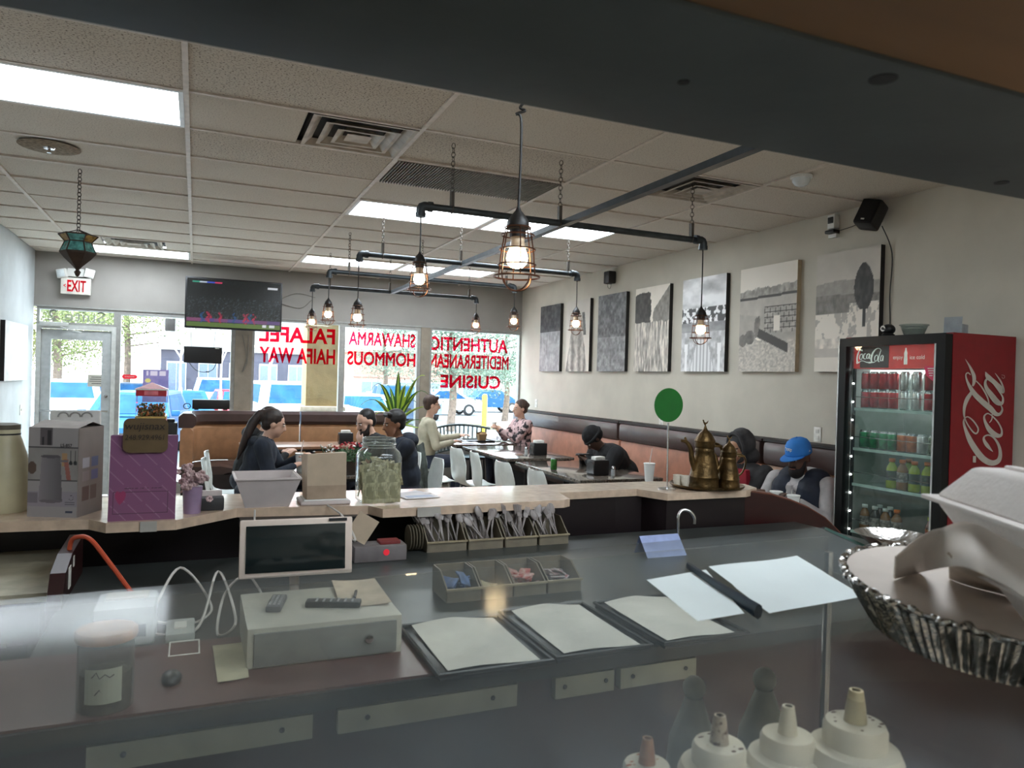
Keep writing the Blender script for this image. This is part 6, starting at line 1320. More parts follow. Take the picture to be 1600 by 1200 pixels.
for (px, py), rz, lb in (((655, 776), .1, 'white menu sheet with faint print on the bar, right of the jar'), ((642, 771), .5, 'second white sheet under the menu right of the jar')):
    p = at(px, py, z=ZB + .002); o = MB().box((0, 0, .001 if rz > .3 else .003), (.16, .1, .0015)).build('menu_sheet', M('menu_paper', (216, 212, 214), .6), None, (p.x, p.y, ZB), rz); tag(o, lb, 'paper')
    if rz < .3: MB().box((0, 0, .0042), (.12, .05, .0006)).build('printed_block', M('menu_print', (176, 186, 206), .6), o)
for (a, b), (c, d_), yy, lb in (((652, 793), (688, 806), 2.91, 'white paper label taped under the bar edge below the menus'), ((219, 815), (245, 830), 2.87, 'small grey paper label taped under the bar edge below the mauve box')):
    p = at(a, b, y=yy); q_ = at(c, d_, y=yy); o = MB().box((0, 0, 0), (q_.x - p.x, .002, p.z - q_.z)).build('paper_label', M('label_paper', (170, 166, 158), .7, var=.04), None, ((p.x + q_.x) / 2, yy - .004, (p.z + q_.z) / 2)); tag(o, lb, 'label')
t = thing('cardboard_piece', 'tan cardboard piece leaning behind the touchscreen', 'card', at(566, 825, y=2.75)); t.rotation_euler = (.1, .55, 0); MB().box((0, 0, 0), (.085, .003, .1)).build('card', bg_, t)
# green disc sign
t = thing('green_disc_sign', 'round green disc on a thin metal stand on the bar', 'sign', (2.2, 3.12, ZB)); dg_ = M('disc_green', (10, 104, 34), .35, var=.03)
MB().lathe([(0, 0), (.045, 0), (.045, .006), (.012, .012), (0, .012)], 18).build('foot', chrome, t); MB().tube([(0, 0, .01), (-.004, 0, .335)], .0045, 8).build('rod', chrome, t)
MB().lathe([(0, -.004), (.084, -.004), (.086, 0), (.084, .004), (0, .004)], 40, T=Matrix.Translation((-.005, 0, .425)) @ Matrix.Rotation(PI / 2, 4, 'X')).build('disc', dg_, t)
# brass tray, coffee pots and cups
brass = M('antique_brass', (104, 82, 50), .36, metal=.85, var=.25, scale=14, bump=.3, bscale=60)
t = thing('brass_tray', 'round brass tray holding two coffee pots on the bar', 'tray', (2.46, 3.14, ZB)); MB().lathe([(0, .004), (.16, .004), (.185, .016), (.19, .016), (.188, .010), (.165, .0), (0, .0)], 40).build('dish', brass, t); MB().tube([(.188 * math.cos(a), .188 * math.sin(a), .0165) for a in [i / 40 * 2 * PI for i in range(40)]], .003, 6, closed=True).build('rim', brass, t)
def dallah(label, loc, s, rz):
    t = thing('coffee_pot', label, 'coffee pot', loc, rz, 'brass coffee pots')
    def L_(P): return [(r * s, z * s) for r, z in P]
    MB().lathe(L_([(0, 0), (.078, 0), (.08, .01), (.077, .02), (.076, .055), (.078, .06), (.075, .066), (.066, .12), (.055, .165), (.05, .19), (.052, .196), (.05, .205), (.047, .215)]), 28).build('body', brass, t)
    MB().lathe(L_([(.05, .213), (.054, .222), (.052, .24), (.056, .25), (.05, .262), (.042, .275), (.036, .288), (.024, .30), (.014, .308), (.008, .318), (.005, .33), (0, .332)]), 28).build('lid', brass, t)
    MB().tube([(p[0] * s, 0, p[1] * s) for p in ((0, .332), (-.004, .342), (-.012, .352), (-.014, .36), (-.02, .362))], [.004 * s, .006 * s, .004 * s, .004 * s, .001], 6).tube([(p[0] * s, 0, p[1] * s) for p in ((-.002, .342), (.01, .346), (.018, .358))], [.006 * s, .004 * s, .001], 6).build('bird_finial', brass, t)
    MB().tube(spline([(-.055 * s, 0, .10 * s), (-.08 * s, 0, .15 * s), (-.092 * s, 0, .21 * s), (-.12 * s, 0, .245 * s), (-.155 * s, 0, .252 * s)], 5), [.022 * s - .0008 * s * i for i in range(21)], 10, flat=.6).tube([(-.12 * s, 0, .25 * s), (-.13 * s, 0, .27 * s)], .006 * s, 6).build('spout', brass, t)
    MB().tube(spline([(.045 * s, 0, .235 * s), (.09 * s, 0, .23 * s), (.115 * s, 0, .19 * s), (.1 * s, 0, .12 * s), (.07 * s, 0, .085 * s)], 5), .007 * s, 8, flat=1.6).build('handle', brass, t)
    MB().box((.085 * s, 0, .222 * s), (.05 * s, .02 * s, .012 * s), bev=.003).build('lid_hinge', brass, t)
dallah('larger antique brass coffee pot, left on the tray', (2.41, 3.10, ZB + .005), .96, .0); dallah('smaller antique brass coffee pot, right on the tray', (2.545, 3.075, ZB + .005), .74, -.5)
china = M('china_white', (214, 206, 190), .3)
for i, (x, y, lb) in enumerate(((2.335, 3.15, 'stack of small white cups left of the brass pots'), (2.315, 3.19, 'second stack of small white cups on the brass tray'), (2.485, 3.17, 'small white cup between the brass pots'))):
    t = thing('coffee_cups', lb, 'cups', (x, y, ZB + .006))
    for k in range(3 if i < 2 else 2): MB().lathe([(0, 0), (.016, 0), (.026, .03), (.0255, .032), (.014, .004), (0, .004)], 16, c=(0, 0, .012 * k + .0)).build('cup', china, t)
# faucet
t = thing('bar_faucet', 'thin chrome gooseneck faucet below the bar', 'faucet', (1.895, 2.6, .9)); MB().tube(spline([(0, 0, 0), (0, 0, .1), (.0, 0, .14), (.018, 0, .165), (.045, -.01, .165), (.066, -.02, .14), (.068, -.02, .11)], 6), .007, 10).build('spout', chrome, t); MB().lathe([(.02, 0), (.02, .02), (.01, .03)], 14).build('base', chrome, t); MB().tube([(-.01, 0, .03), (-.06, -.01, .045)], .005, 6).build('lever', chrome, t)
# orange cable, white cables
o = MB().tube(spline([(-.355, 2.7, .93), (-.352, 2.7, 1.04), (-.326, 2.68, 1.065), (-.29, 2.65, 1.06), (-.235, 2.6, 1.0), (-.15, 2.5, .905)], 8), .007, 8).build('orange_cable', M('cable_orange', (196, 78, 44), .5)); tag(o, 'thick orange cable arching from the dark red panel to the counter', 'cable')
wc = M('cable_white', (200, 196, 190), .5)
for P_, lb in (([(.22, 2.97, 1.075), (.215, 2.86, 1.03), (.225, 2.6, 1.0), (.23, 2.34, 1.10)], 'white cable running from the square bowl down to the touchscreen'), ([(.5, 3.02, 1.075), (.54, 2.9, 1.05), (.53, 2.6, 1.02), (.42, 2.34, 1.12)], 'white cable running from the tray down to the touchscreen'),
              ([(-.1, 2.3, .905), (-.03, 2.5, .99), (.06, 2.35, .905), (.0, 2.2, .905), (-.08, 2.25, .905)], 'white cable looped left of the others on the work counter'), ([(-.09, 2.15, .905), (.02, 2.16, .905), (.08, 2.5, .97), (.12, 2.2, .905), (.07, 2.1, .905), (.1, 2.4, .93), (.17, 2.45, .96), (.22, 2.2, .905)], 'white cable tangled right of the charger on the work counter')):
    o = MB().tube(spline(P_, 8), .004, 6).build('white_cable', wc); tag(o, lb, 'cable')

# ------------------------------------------------------------------ work counter things
ZW = .9
t = thing('touchscreen_till', 'white-framed point of sale touchscreen standing on the cash drawer counter', 'screen', (.295, 2.3, .992)); t.rotation_euler = (-.12, 0, -.05)
tf = M('till_white', (206, 190, 178), .45, var=.02)
MB().box((0, .006, .083), (.33, .014, .172), bev=.008).build('bezel', tf, t); MB().box((-.002, -.0025, .082), (.29, .003, .138), bev=.001).build('screen', M('screen_dark', (20, 30, 32), .12, var=.02), t); MB().box((.12, -.0025, .162), (.055, .003, .009)).build('card_slot', bp, t)
MB().box((0, .06, .03), (.06, .1, .012)).tube([(0, .02, .08), (0, .1, .0), (0, .08, -.085)], .015, 8).build('stand', tf, t)
t = thing('cash_drawer', 'white steel cash drawer on the work counter, seen through the glass', 'drawer', (.31, 1.97, ZW)); dm = M('drawer_white', (186, 183, 170), .45, var=.03)
MB().box((0, 0, .05), (.37, .3, .1), bev=.004).build('case', dm, t); MB().box((0, -.153, .05), (.34, .008, .078), bev=.002).build('drawer_front', M('drawer_front', (126, 128, 124), .4), t); MB().lathe([(0, 0), (.012, 0), (.01, .006), (0, .007)], 14, T=Matrix.Translation((.1, -.157, .05)) @ Matrix.Rotation(PI / 2, 4, 'X')).build('key_lock', chrome, t)
def remote(label, px, py, z, rz, col, L=.13):
    p = at(px, py, z=z); t = thing('remote_control', label, 'remote', (p.x, p.y, z), rz); MB().box((0, 0, .008), (.038, L, .016), bev=.005).build('case', col, t)
    bm2 = MB().box((0, 0, 0), (.006, .005, .002)).mesh('button', [M('button_grey', (176, 176, 176), .5)])
    for r in range(6):
        for c in range(3): link('button', bm2, t, (-.011 + .011 * c, -L * .35 + r * L * .13, .017))
remote('grey remote control on the cash drawer', 432, 947, 1.0, -.25, M('remote_grey', (104, 104, 106), .5), .11); remote('black remote control lying crosswise on the cash drawer', 521, 947, 1.0, 1.25, bp, .14)
pap = M('paper_white', (206, 204, 196), .8, var=.02)
def sheet(label, C4, z, curl=.02, mt=None, name='thin_sheet', n=10, lift=None):
    V = []
    for j in range(n + 1):
        for i in range(n + 1):
            u, v = i / n, j / n; p = (Vector(C4[0]) * (1 - u) + Vector(C4[1]) * u) * (1 - v) + (Vector(C4[3]) * (1 - u) + Vector(C4[2]) * u) * v
            V.append((p.x, p.y, z + curl * ((lift(u, v) if lift else (abs(u - .5) * 2) ** 2 * .3 + .7 * max(0, v - .7) * (1 - abs(u - .4))))))
    o = MB().add(V, [(j * (n + 1) + i, j * (n + 1) + i + 1, (j + 1) * (n + 1) + i + 1, (j + 1) * (n + 1) + i) for j in range(n) for i in range(n)], smooth=True).build(name, mt or pap); tag(o, label, 'paper'); return o
def xy(px, py, z): v = at(px, py, z=z); return (v.x, v.y, 0)
sheet('creased papers with a pen behind the remotes', [xy(532, 950, 1.0), xy(612, 945, 1.0), xy(585, 908, 1.0), xy(518, 912, 1.0)], 1.002, .02, M('paper_cream', (206, 190, 168), .8))
t = thing('pen', 'dark pen lying on the papers behind the remotes', 'pen', (at(555, 930, z=1.01)[0], at(555, 930, z=1.01)[1], 1.012)); MB().tube([(-.008, -.03, 0), (.008, .03, 0)], .004, 8).build('barrel', bp, t); MB().tube([(.008, .03, 0), (.01, .038, 0)], [.003, .001], 6).build('tip', chrome, t)
trm = M('tray_black', (30, 36, 38), .35)
for k, (q, lb) in enumerate(((((700, 1040), (835, 1022), (770, 960), (650, 975)), 'left'), (((880, 1012), (985, 1000), (905, 940), (808, 953)), 'middle'), (((1040, 992), (1148, 980), (1040, 928), (953, 938)), 'right'))):
    z = ZW + .03; Q = [xy(a, b, z) for a, b in q]; c = sum((Vector(p) for p in Q), Vector()) / 4
    x0 = min(p[0] for p in Q); x1 = max(p[0] for p in Q); y0 = min(p[1] for p in Q); y1 = max(p[1] for p in Q)
    t = thing('food_tray', 'black serving tray under the %s lined paper on the work counter' % lb, 'tray', (c.x, c.y, ZW)); MB().box((0, 0, .008), (x1 - x0 + .05, y1 - y0 + .04, .012), bev=.005).build('base', trm, t)
    m = MB(); a, b = (x1 - x0 + .05) / 2, (y1 - y0 + .04) / 2; m.tube([(-a, -b, .018), (a, -b, .018), (a, b, .018), (-a, b, .018)], .006, 6, closed=True); m.build('rim', trm, t)
    sheet('%s white paper liner on a black tray, seen through the glass' % lb, [(x0, y0, 0), (x1, y0, 0), (x1, y1, 0), (x0, y1, 0)], ZW + .018, .03, None, 'paper_liner', 12, lambda u, v: .3 * (1 - abs(u - .5) * 2) * v + .2 * v * v + .1 * math.sin(u * 5))
# glass jar with a wooden lid, small things at the left
t = thing('wooden_lid_jar', 'glass jar with a flat wooden lid and a pale label, under the glass', 'jar', (-.155, 1.72, .9)); MB().lathe([(0, 0), (.05, 0), (.053, .01), (.053, .135), (.05, .145)], 26).build('glass_wall', glass('jar_glass_b', (220, 228, 226), 1.5, haze=.15), t)
MB().lathe([(0, .146), (.056, .146), (.058, .15), (.058, .162), (.055, .166), (0, .166)], 32).build('wooden_lid', M('lid_wood', (150, 112, 84), .6, var=.15, scale=6, stretch=(1, 6, 1)), t)
MB().lathe([(0, .006), (.048, .006), (.048, .08), (0, .085)], 20).build('contents', M('jar_nuts', (104, 92, 78), .8, var=.2, scale=60), t)
m = MB(); n = 8; V = [(.0545 * math.cos(-PI / 2 + (i / n - .5) * 1.3), .0545 * math.sin(-PI / 2 + (i / n - .5) * 1.3), z) for z in (.03, .1) for i in range(n + 1)]; m.add(V, [(i, i + 1, n + 2 + i, n + 1 + i) for i in range(n)]); m.build('label', M('jar_label', (176, 178, 160), .7), t)
m = MB()
for P_ in ([(-.02, .085), (-.012, .095), (-.006, .082), (.004, .09), (.012, .083), (.02, .088)], [(-.014, .05), (-.006, .06), (.0, .05), (-.006, .044), (.004, .055), (.014, .06), (.018, .05), (.01, .046)]): m.tube([(x, -.0558 + abs(x) * .1, z) for x, z in P_], .0012, 4)
m.build('label_drawing', ink, t)
t = thing('receipt_printer', 'white receipt printer with a small blue logo behind the wooden lid jar', 'printer', (-.15, 2.16, ZW)); MB().box((0, 0, .05), (.14, .16, .1), bev=.01).build('case', M('printer_grey', (166, 170, 168), .45), t); MB().box((.02, -.0805, .04), (.06, .003, .03)).build('front_label', M('printer_dark', (110, 114, 120), .4), t); MB().ball((.0, -.083, .04), (.008, .002, .008), 10).build('blue_logo', M('logo_blue', (40, 130, 200), .4), t)
MB().box((0, .03, .102), (.1, .06, .004)).build('cover', dm, t)
p = at(282, 980, z=.92); t = thing('charger', 'small white charger block on the work counter', 'charger', (p.x, p.y, ZW)); MB().box((0, 0, .012), (.07, .13, .024), bev=.006).build('case', M('charger_white', (176, 180, 176), .4), t); MB().box((0, 0, .026), (.03, .05, .004)).build('pad', plate, t)
p = at(288, 1013, z=.905); t = thing('card_stand', 'small empty clear-edged card stand on the work counter', 'card stand', (p.x, p.y, ZW)); MB().tube([(-.034, -.05, .006), (.034, -.05, .006), (.034, .05, .006), (-.034, .05, .006)], .0025, 5, closed=True).build('edge', plate, t); MB().box((0, 0, .003), (.066, .098, .002)).build('plate', M('card_stand_grey', (96, 104, 104), .3), t)
p = at(268, 1055, z=.92); t = thing('computer_mouse', 'black rounded mouse on the work counter edge', 'mouse', (p.x, p.y, ZW + .006)); MB().ball((0, 0, .008), (.022, .034, .016), 16).build('shell', M('mouse_black', (40, 44, 46), .4), t); MB().tube([(0, .03, .01), (.0, .06, .004)], .003, 5).build('tail', bp, t)
sheet('pale square note lying left of the cash drawer', [xy(340, 1066, .91), xy(389, 1058, .91), xy(382, 1003, .91), xy(332, 1009, .91)], ZW + .009, .004, M('note_pale', (176, 170, 144), .8), 'sticky_note')
# cutlery bins and cutlery
binm = M('bin_grey', (116, 108, 92), .6, var=.06); forkm = M('cutlery_white', (140, 132, 130), .35, var=.02)
def bin_(label, loc, wd=.155, dp=.16, h=.1, name='cutlery_bin'):
    t = thing(name, label, 'bin', loc, 0, 'open-fronted storage bins')
    MB().box((0, 0, .003), (wd, dp, .006)).box((0, -dp / 2, .02), (wd, .005, .04)).box((0, dp / 2, h / 2), (wd, .005, h)).build('tray', binm, t)
    for s in (-1, 1): MB().prism([(-dp / 2, 0), (dp / 2, 0), (dp / 2, h), (0, h), (-dp / 2, .04)], -.0025, .0025, 'x', T=Matrix.Translation((s * wd / 2, 0, 0))).build('side_wall', binm, t)
    m = MB().box((0, -dp / 2 - .004, .04), (wd + .01, .01, .006)).build('front_lip', M('bin_lip', (150, 138, 112), .6), t)
def fork():
    m = MB().tube([(0, 0, 0), (0, .004, .05), (0, 0, .1)], [.0035, .003, .005], 6, flat=.35).box((0, 0, .108), (.02, .003, .016))
    for i in range(4): m.box((-.0085 + .0057 * i, .001, .13), (.0032, .002, .03))
    return m.mesh('fork', [forkm])
def spoon(): return MB().tube([(0, 0, 0), (0, .004, .05), (0, 0, .1)], [.0035, .003, .005], 6, flat=.35).ball((0, 0, .125), (.017, .005, .026), 10).mesh('spoon', [forkm])
fm_, sm_ = fork(), spoon(); rg = random.Random(11)
bx = [(655, 695), (702, 742), (748, 794), (796, 838), (843, 886)]
nm_ = ['leftmost', 'second', 'third', 'rightmost']
for i, (a, b) in enumerate(bx[:4]):
    pass
for i, (a, b) in enumerate(((668, 728), (733, 785), (790, 838), (843, 887))):
    p = at(a, 858, y=2.84); q_ = at(b, 855, y=2.84); cx_ = (p.x + q_.x) / 2; wd = q_.x - p.x
    bin_('%s grey bin of white plastic cutlery under the bar' % nm_[i], (cx_, 2.92, ZW), wd, .16, .105)
    for k in range((22, 18, 24, 14)[i]):
        sp = (i == 1 and k % 3 < 2) or (i in (0, 3) and k % 3 == 0); o = link('plastic_spoon' if sp else 'plastic_fork', sm_ if sp else fm_, None)
        o.location = (cx_ + rg.uniform(-.36, .36) * wd, 2.86 + .08 * k / 22 + rg.uniform(-.005, .005), ZW + .01 + .02 * rg.random()); o.rotation_euler = (-.35 + rg.uniform(-.2, .1), rg.uniform(-.6, .35), rg.uniform(-.4, .4))
        tag(o, 'white plastic %s standing in the %s cutlery bin' % ('spoon' if sp else 'fork', nm_[i]), 'spoon' if sp else 'fork', 'cutlery in the %s bin' % nm_[i])
t = thing('lid_stack', 'dark upright stack of lids left of the cutlery bins', 'stack', (at(645, 850, y=2.9).x, 2.9, ZW)); 
for i in range(5): MB().lathe([(0, -.002), (.05, -.002), (.052, 0), (.05, .002), (0, .002)], 18, T=Matrix.Translation((-.02 + .012 * i, 0, .052)) @ Matrix.Rotation(PI / 2, 4, 'Y')).build('lid', binm, t)
pc_ = [M('packet_blue', (90, 116, 160), .5, var=.2, scale=30), M('packet_cream', (180, 170, 140), .5), M('packet_red', (170, 60, 52), .4, col2=(206, 190, 180), scale=40, thr=(.3, .6)), M('packet_white', (190, 180, 180), .4, col2=(160, 90, 90), scale=40, thr=(.35, .5))]
for i, (a, b) in enumerate(((695, 748), (750, 798), (800, 850), (853, 905))):
    p = at(a, 940 - 5 * i, z=ZW); q_ = at(b, 936 - 5 * i, z=ZW); cx_ = (p.x + q_.x) / 2; wd = q_.x - p.x - .003
    bin_('%s grey bin of sauce packets beside the food trays' % nm_[i], (cx_, 2.26, ZW), wd, .15, .085, 'packet_bin')
    pmh = MB().box((0, 0, 0), (.05, .035, .006), bev=.002).mesh('sauce_packet', [pc_[i]])
    for k in range(14 if i != 1 else 4): o = link('sauce_packet', pmh, None, (cx_ + rg.uniform(-.25, .25) * wd, 2.26 + rg.uniform(-.045, .045), ZW + .015 + .045 * (k / 14)), rot=(rg.uniform(-.5, .5), rg.uniform(-.5, .5), rg.uniform(0, 3))); tag(o, ('blue', 'cream', 'red', 'white')[i] + ' sauce packet in the %s packet bin' % nm_[i], 'packet', 'packets in the %s bin' % nm_[i])
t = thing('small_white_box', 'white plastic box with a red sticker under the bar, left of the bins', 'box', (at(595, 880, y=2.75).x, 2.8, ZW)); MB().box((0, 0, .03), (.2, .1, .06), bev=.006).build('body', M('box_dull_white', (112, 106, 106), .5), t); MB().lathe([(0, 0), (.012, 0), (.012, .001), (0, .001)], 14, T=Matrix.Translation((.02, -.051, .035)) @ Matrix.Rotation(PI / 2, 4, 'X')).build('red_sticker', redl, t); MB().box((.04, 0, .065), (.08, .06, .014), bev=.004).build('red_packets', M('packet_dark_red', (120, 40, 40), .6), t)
t = thing('napkin_holder_blue', 'pale blue folded card standing by the faucet', 'card', (at(1040, 868, z=.9)[0], at(1040, 868, z=.9)[1], ZW)); cb = M('card_blue', (150, 164, 206), .5); MB().add([(-.1, -.02, .0), (.09, -.02, .0), (.08, .03, .08), (-.11, .03, .08)], [(0, 1, 2, 3)]).add([(-.1, .08, .0), (.09, .08, .0), (.08, .03, .08), (-.11, .03, .08)], [(0, 1, 2, 3)]).build('folded_card', cb, t)

# ------------------------------------------------------------------ glass case in front
ZG = 1.3
g1 = glass('case_glass', (250, 250, 248), 0.2, rough=.09, haze=.26, hcol=(128, 136, 140), hscale=4.0)
ge = M('glass_edge_green', (40, 104, 90), .15, var=.05)
t = thing('glass_case', 'smudged glass top of the serving case in the foreground', 'glass case', (0, .8, 0))
def gl(x, y, z): return (x, y - .8, z)
TIL = .0875
def gz(y): return 1.33 + TIL * (y - 1.05)
def on_glass(px, py):
    ray = F_AX + (px - 800) / F_PX * R_AX + (600 - py) / F_PX * U_AX; t_ = (1.33 - TIL * 1.05 - EYE.z) / (ray.z - TIL * ray.y); return EYE + ray * t_
far0 = (-1.7, .955); far1 = (1.13, 1.077); nr1 = (.99, .30); nr0 = (-1.7, .24)
Q_ = [far0, nr0, nr1, far1]; MB().add([gl(p[0], p[1], gz(p[1]) - .008) for p in Q_] + [gl(p[0], p[1], gz(p[1])) for p in Q_], [(3, 2, 1, 0), (4, 5, 6, 7), (0, 1, 5, 4), (1, 2, 6, 5), (2, 3, 7, 6), (3, 0, 4, 7)]).build('top_pane', g1, t)
MB().tube([gl(*nr0, gz(nr0[1]) - .004), gl(*nr1, gz(nr1[1]) - .004)], .005, 4).tube([gl(*nr1, gz(nr1[1]) - .004), gl(*far1, gz(far1[1]) - .004)], .0035, 4).build('polished_edge', ge, t)
MB().prism([gl(*p, 0)[:2] for p in ((-1.7, .935), (-1.7, .941), (1.12, 1.066), (1.12, 1.06))], .84, 1.318).build('front_pane', glass('case_glass_side', (250, 251, 250), .9, haze=.03, hcol=(150, 160, 165)), t)
MB().prism([gl(*p, 0)[:2] for p in ((.98, .31), (.986, .31), (1.121, 1.06), (1.115, 1.06))], .84, 1.255).build('side_pane', glass('case_glass_side'), t)
for x, y in ((1.112, 1.05), (-1.6, .935)): MB().tube([gl(x, y, .84), gl(x, y, ZG - .009)], .008, 8).build('corner_post', chrome, t)
MB().prism([gl(*p, 0)[:2] for p in ((-1.7, .95), (-1.7, .26), (.98, .31), (1.118, 1.06))], .80, .84).build('base', M('case_steel', (70, 72, 72), .35, metal=.6), t)
MB().prism([gl(*p, 0)[:2] for p in ((-1.7, .95), (-1.7, .26), (.98, .31), (1.118, 1.06))], 0, .80).build('plinth', bp, t)
MB().span(gl(.3, .48, 1.03), gl(1.0, .77, 1.04)).build('bottle_shelf', M('case_steel', (70, 72, 72)), t)
for x in (.32, .98): MB().span(gl(x - .01, .5, .84), gl(x + .01, .75, 1.03)).build('shelf_bracket', chrome, t)
# squeeze bottles
def squeeze(label, px, py, dd, s, bodyc, dirt, big=False):
    p = at(px, py, d=dd); tip = p.z; t = thing('squeeze_bottle', label, 'bottle', (p.x, p.y, 1.04), 0, 'white squeeze bottles under the glass'); h = tip - 1.04
    wm = M('squeeze_white', (214, 206, 186), .35, var=.03)
    r = .038 * s
    MB().lathe([(0, 0), (r * .95, 0), (r, .008), (r, h - .078 * s), (r * .98, h - .074 * s)], 28).build('body', bodyc, t)
    MB().lathe([(r * 1.0, h - .076 * s), (r * 1.03, h - .071 * s), (r * 1.03, h - .056 * s), (r * .94, h - .048 * s), (r * .68, h - .046 * s), (r * .68, h - .032 * s), (r * .62, h - .0275 * s), (r * .25, h - .0265 * s)], 30).build('screw_cap', wm, t)
    MB().lathe([(r * .25, h - .028 * s), (r * .21, h - .014 * s), (r * .15, h), (r * .1, h)], 14).build('nozzle', dirt or wm, t)
    if dirt:
        m = MB(); rg2 = random.Random(px)
        for k in range(9): a = rg2.uniform(0, 6.28); rr_ = r * rg2.uniform(.28, .58); m.ball((rr_ * math.cos(a), rr_ * math.sin(a), h - .0273 * s), (.003 * rg2.uniform(.5, 1.6), .0022, .0006), 6)
        for k in range(5): a = rg2.uniform(3.6, 5.8); m.ball((r * 1.035 * math.cos(a), r * 1.035 * math.sin(a), h - .063 * s), (.003, .0015, .003), 6)
        m.build('sauce_spots', M('sauce_brown', (84, 52, 40), .5) if px > 1100 else M('sauce_orange', (170, 84, 44), .5), t)
wb = M('squeeze_body', (206, 198, 176), .4, var=.04); tb = M('squeeze_tahini', (150, 134, 104), .45, var=.08, scale=20)
squeeze('leftmost white squeeze bottle with an orange-stained nozzle', 1012, 1153, .80, 1.0, wb, M('nozzle_orange', (176, 140, 104), .5, col2=(150, 84, 50), scale=60))
squeeze('white squeeze bottle with brown-spotted nozzle, second from the left', 1125, 1117, .78, 1.08, wb, M('nozzle_spotted', (176, 160, 140), .5, col2=(90, 60, 48), scale=120, thr=(.36, .46)))
squeeze('clean white squeeze bottle, third from the left', 1232, 1103, .78, 1.08, wb, None)
squeeze('largest squeeze bottle with a tan body, rightmost', 1338, 1078, .77, 1.22, tb, M('nozzle_tan', (190, 176, 140), .4))
for (px, py), lb, s in (((1085, 1068), 'left pale cone standing in for a bottle tip reflection, under the glass', 1), ((1195, 1055), 'right pale cone standing in for a bottle tip reflection, under the glass', 1)):
    p = at(px, py, d=1.08); t = thing('reflection_cone', lb, 'reflection', (p.x, p.y, .84)); h = p.z - .84; cm = M('cone_grey', (150, 148, 136), .8, var=.1)  # mirrored bottle tips, modelled as solid pale cones
    V = MB(); prof = [(.05, 0), (.045, h * .4), (.034, h - .08), (.012, h - .02)]; V.lathe(prof, 16); V.build('cone', cm, t); MB().ball((0, 0, h - .006), (.017, .017, .017), 14).build('round_top', cm, t)
# bright reflections on the glass, built as white sheets
wx = M('reflection_sheet', (236, 246, 246), .45, var=.02, scale=6)
def glare_sheet(label, C4, lift):
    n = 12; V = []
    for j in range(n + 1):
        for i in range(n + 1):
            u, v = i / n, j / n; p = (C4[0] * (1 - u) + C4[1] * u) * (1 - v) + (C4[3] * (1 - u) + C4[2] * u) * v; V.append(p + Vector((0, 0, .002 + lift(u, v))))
    o = MB().add(V, [(j * (n + 1) + i, j * (n + 1) + i + 1, (j + 1) * (n + 1) + i + 1, (j + 1) * (n + 1) + i) for j in range(n) for i in range(n)], smooth=True).build('thin_sheet', wx); tag(o, label, 'paper')  # white sheet shaped like the bright reflection it replaces
glare_sheet('left white sheet standing in for a bright reflection on the glass top', [on_glass(*q) for q in ((1090, 973), (1163, 962), (1103, 893), (1010, 908))], lambda u, v: .001 * u)
glare_sheet('right wavy-edged white sheet standing in for a bright reflection on the glass top', [on_glass(*q) for q in ((1202, 962), (1350, 934), (1245, 871), (1107, 890))], lambda u, v: .003 * (.5 + .5 * math.sin(u * 5 + 1)) * (1 if v > .5 else .4))
o = MB().tube([on_glass(*q) + Vector((0, 0, .006)) for q in ((1075, 890), (1125, 925), (1185, 963))], [.006, .0075, .0105], 8, flat=.6).build('reflection_strip', M('strip_dark_blue', (46, 62, 76), .35)); tag(o, 'dark strip standing in for the dark line between the two reflections', 'strip')  # dark line within the reflection, added as a solid strip
# foil pan with card lid, stacked boxes
foil = M('foil', (186, 184, 180), .22, metal=.95, var=.12, scale=30, bump=.5, bscale=40)
pc = (.905, .598); t = thing('foil_pan', 'round crimped aluminium foil pan with a white card lid in the foreground', 'pan', (pc[0], pc[1], gz(pc[1]) + .001)); t.rotation_euler = (math.atan(TIL), 0, 0); n = 600; rg = random.Random(2)
def ring(r0, z, amp, k0=0): 
    out = []
    for j in range(n):
        a = 2 * PI * j / n; r = r0 + amp * (math.sin(a * 104 + 1.5 * math.sin(a * 9)) * .75 + math.sin(a * 57 + 1.3) * .3); out.append((r * math.cos(a), r * math.sin(a), z))
    return out
R3 = [ring(.122, .002, .0008), ring(.134, .007, .003), ring(.155, .04, .004), ring(.170, .064, .0025)]
V = sum(R3, []); m = MB().add(V, [(i * n + j, i * n + (j + 1) % n, (i + 1) * n + (j + 1) % n, (i + 1) * n + j) for i in range(3) for j in range(n)] + [tuple(range(n))[::-1]], smooth=True); m.build('crimped_wall', foil, t)
P_ = [((.175 + .002 * math.sin(j * .77)) * math.cos(2 * PI * j / n), (.175 + .002 * math.sin(j * .77)) * math.sin(2 * PI * j / n), .07 + .0015 * math.sin(j * .63) + .0012 * math.sin(j * .17)) for j in range(n)]
MB().tube(P_, [.0034 + .0012 * math.sin(j * .41) for j in range(n)], 7, closed=True).build('rolled_rim', foil, t)
card = M('lid_card', (214, 202, 192), .7, var=.02)
MB().lathe([(0, .066), (.164, .066), (.1695, .070), (.1695, .071), (.164, .0725), (0, .0725)], 80).build('card_lid', card, t)
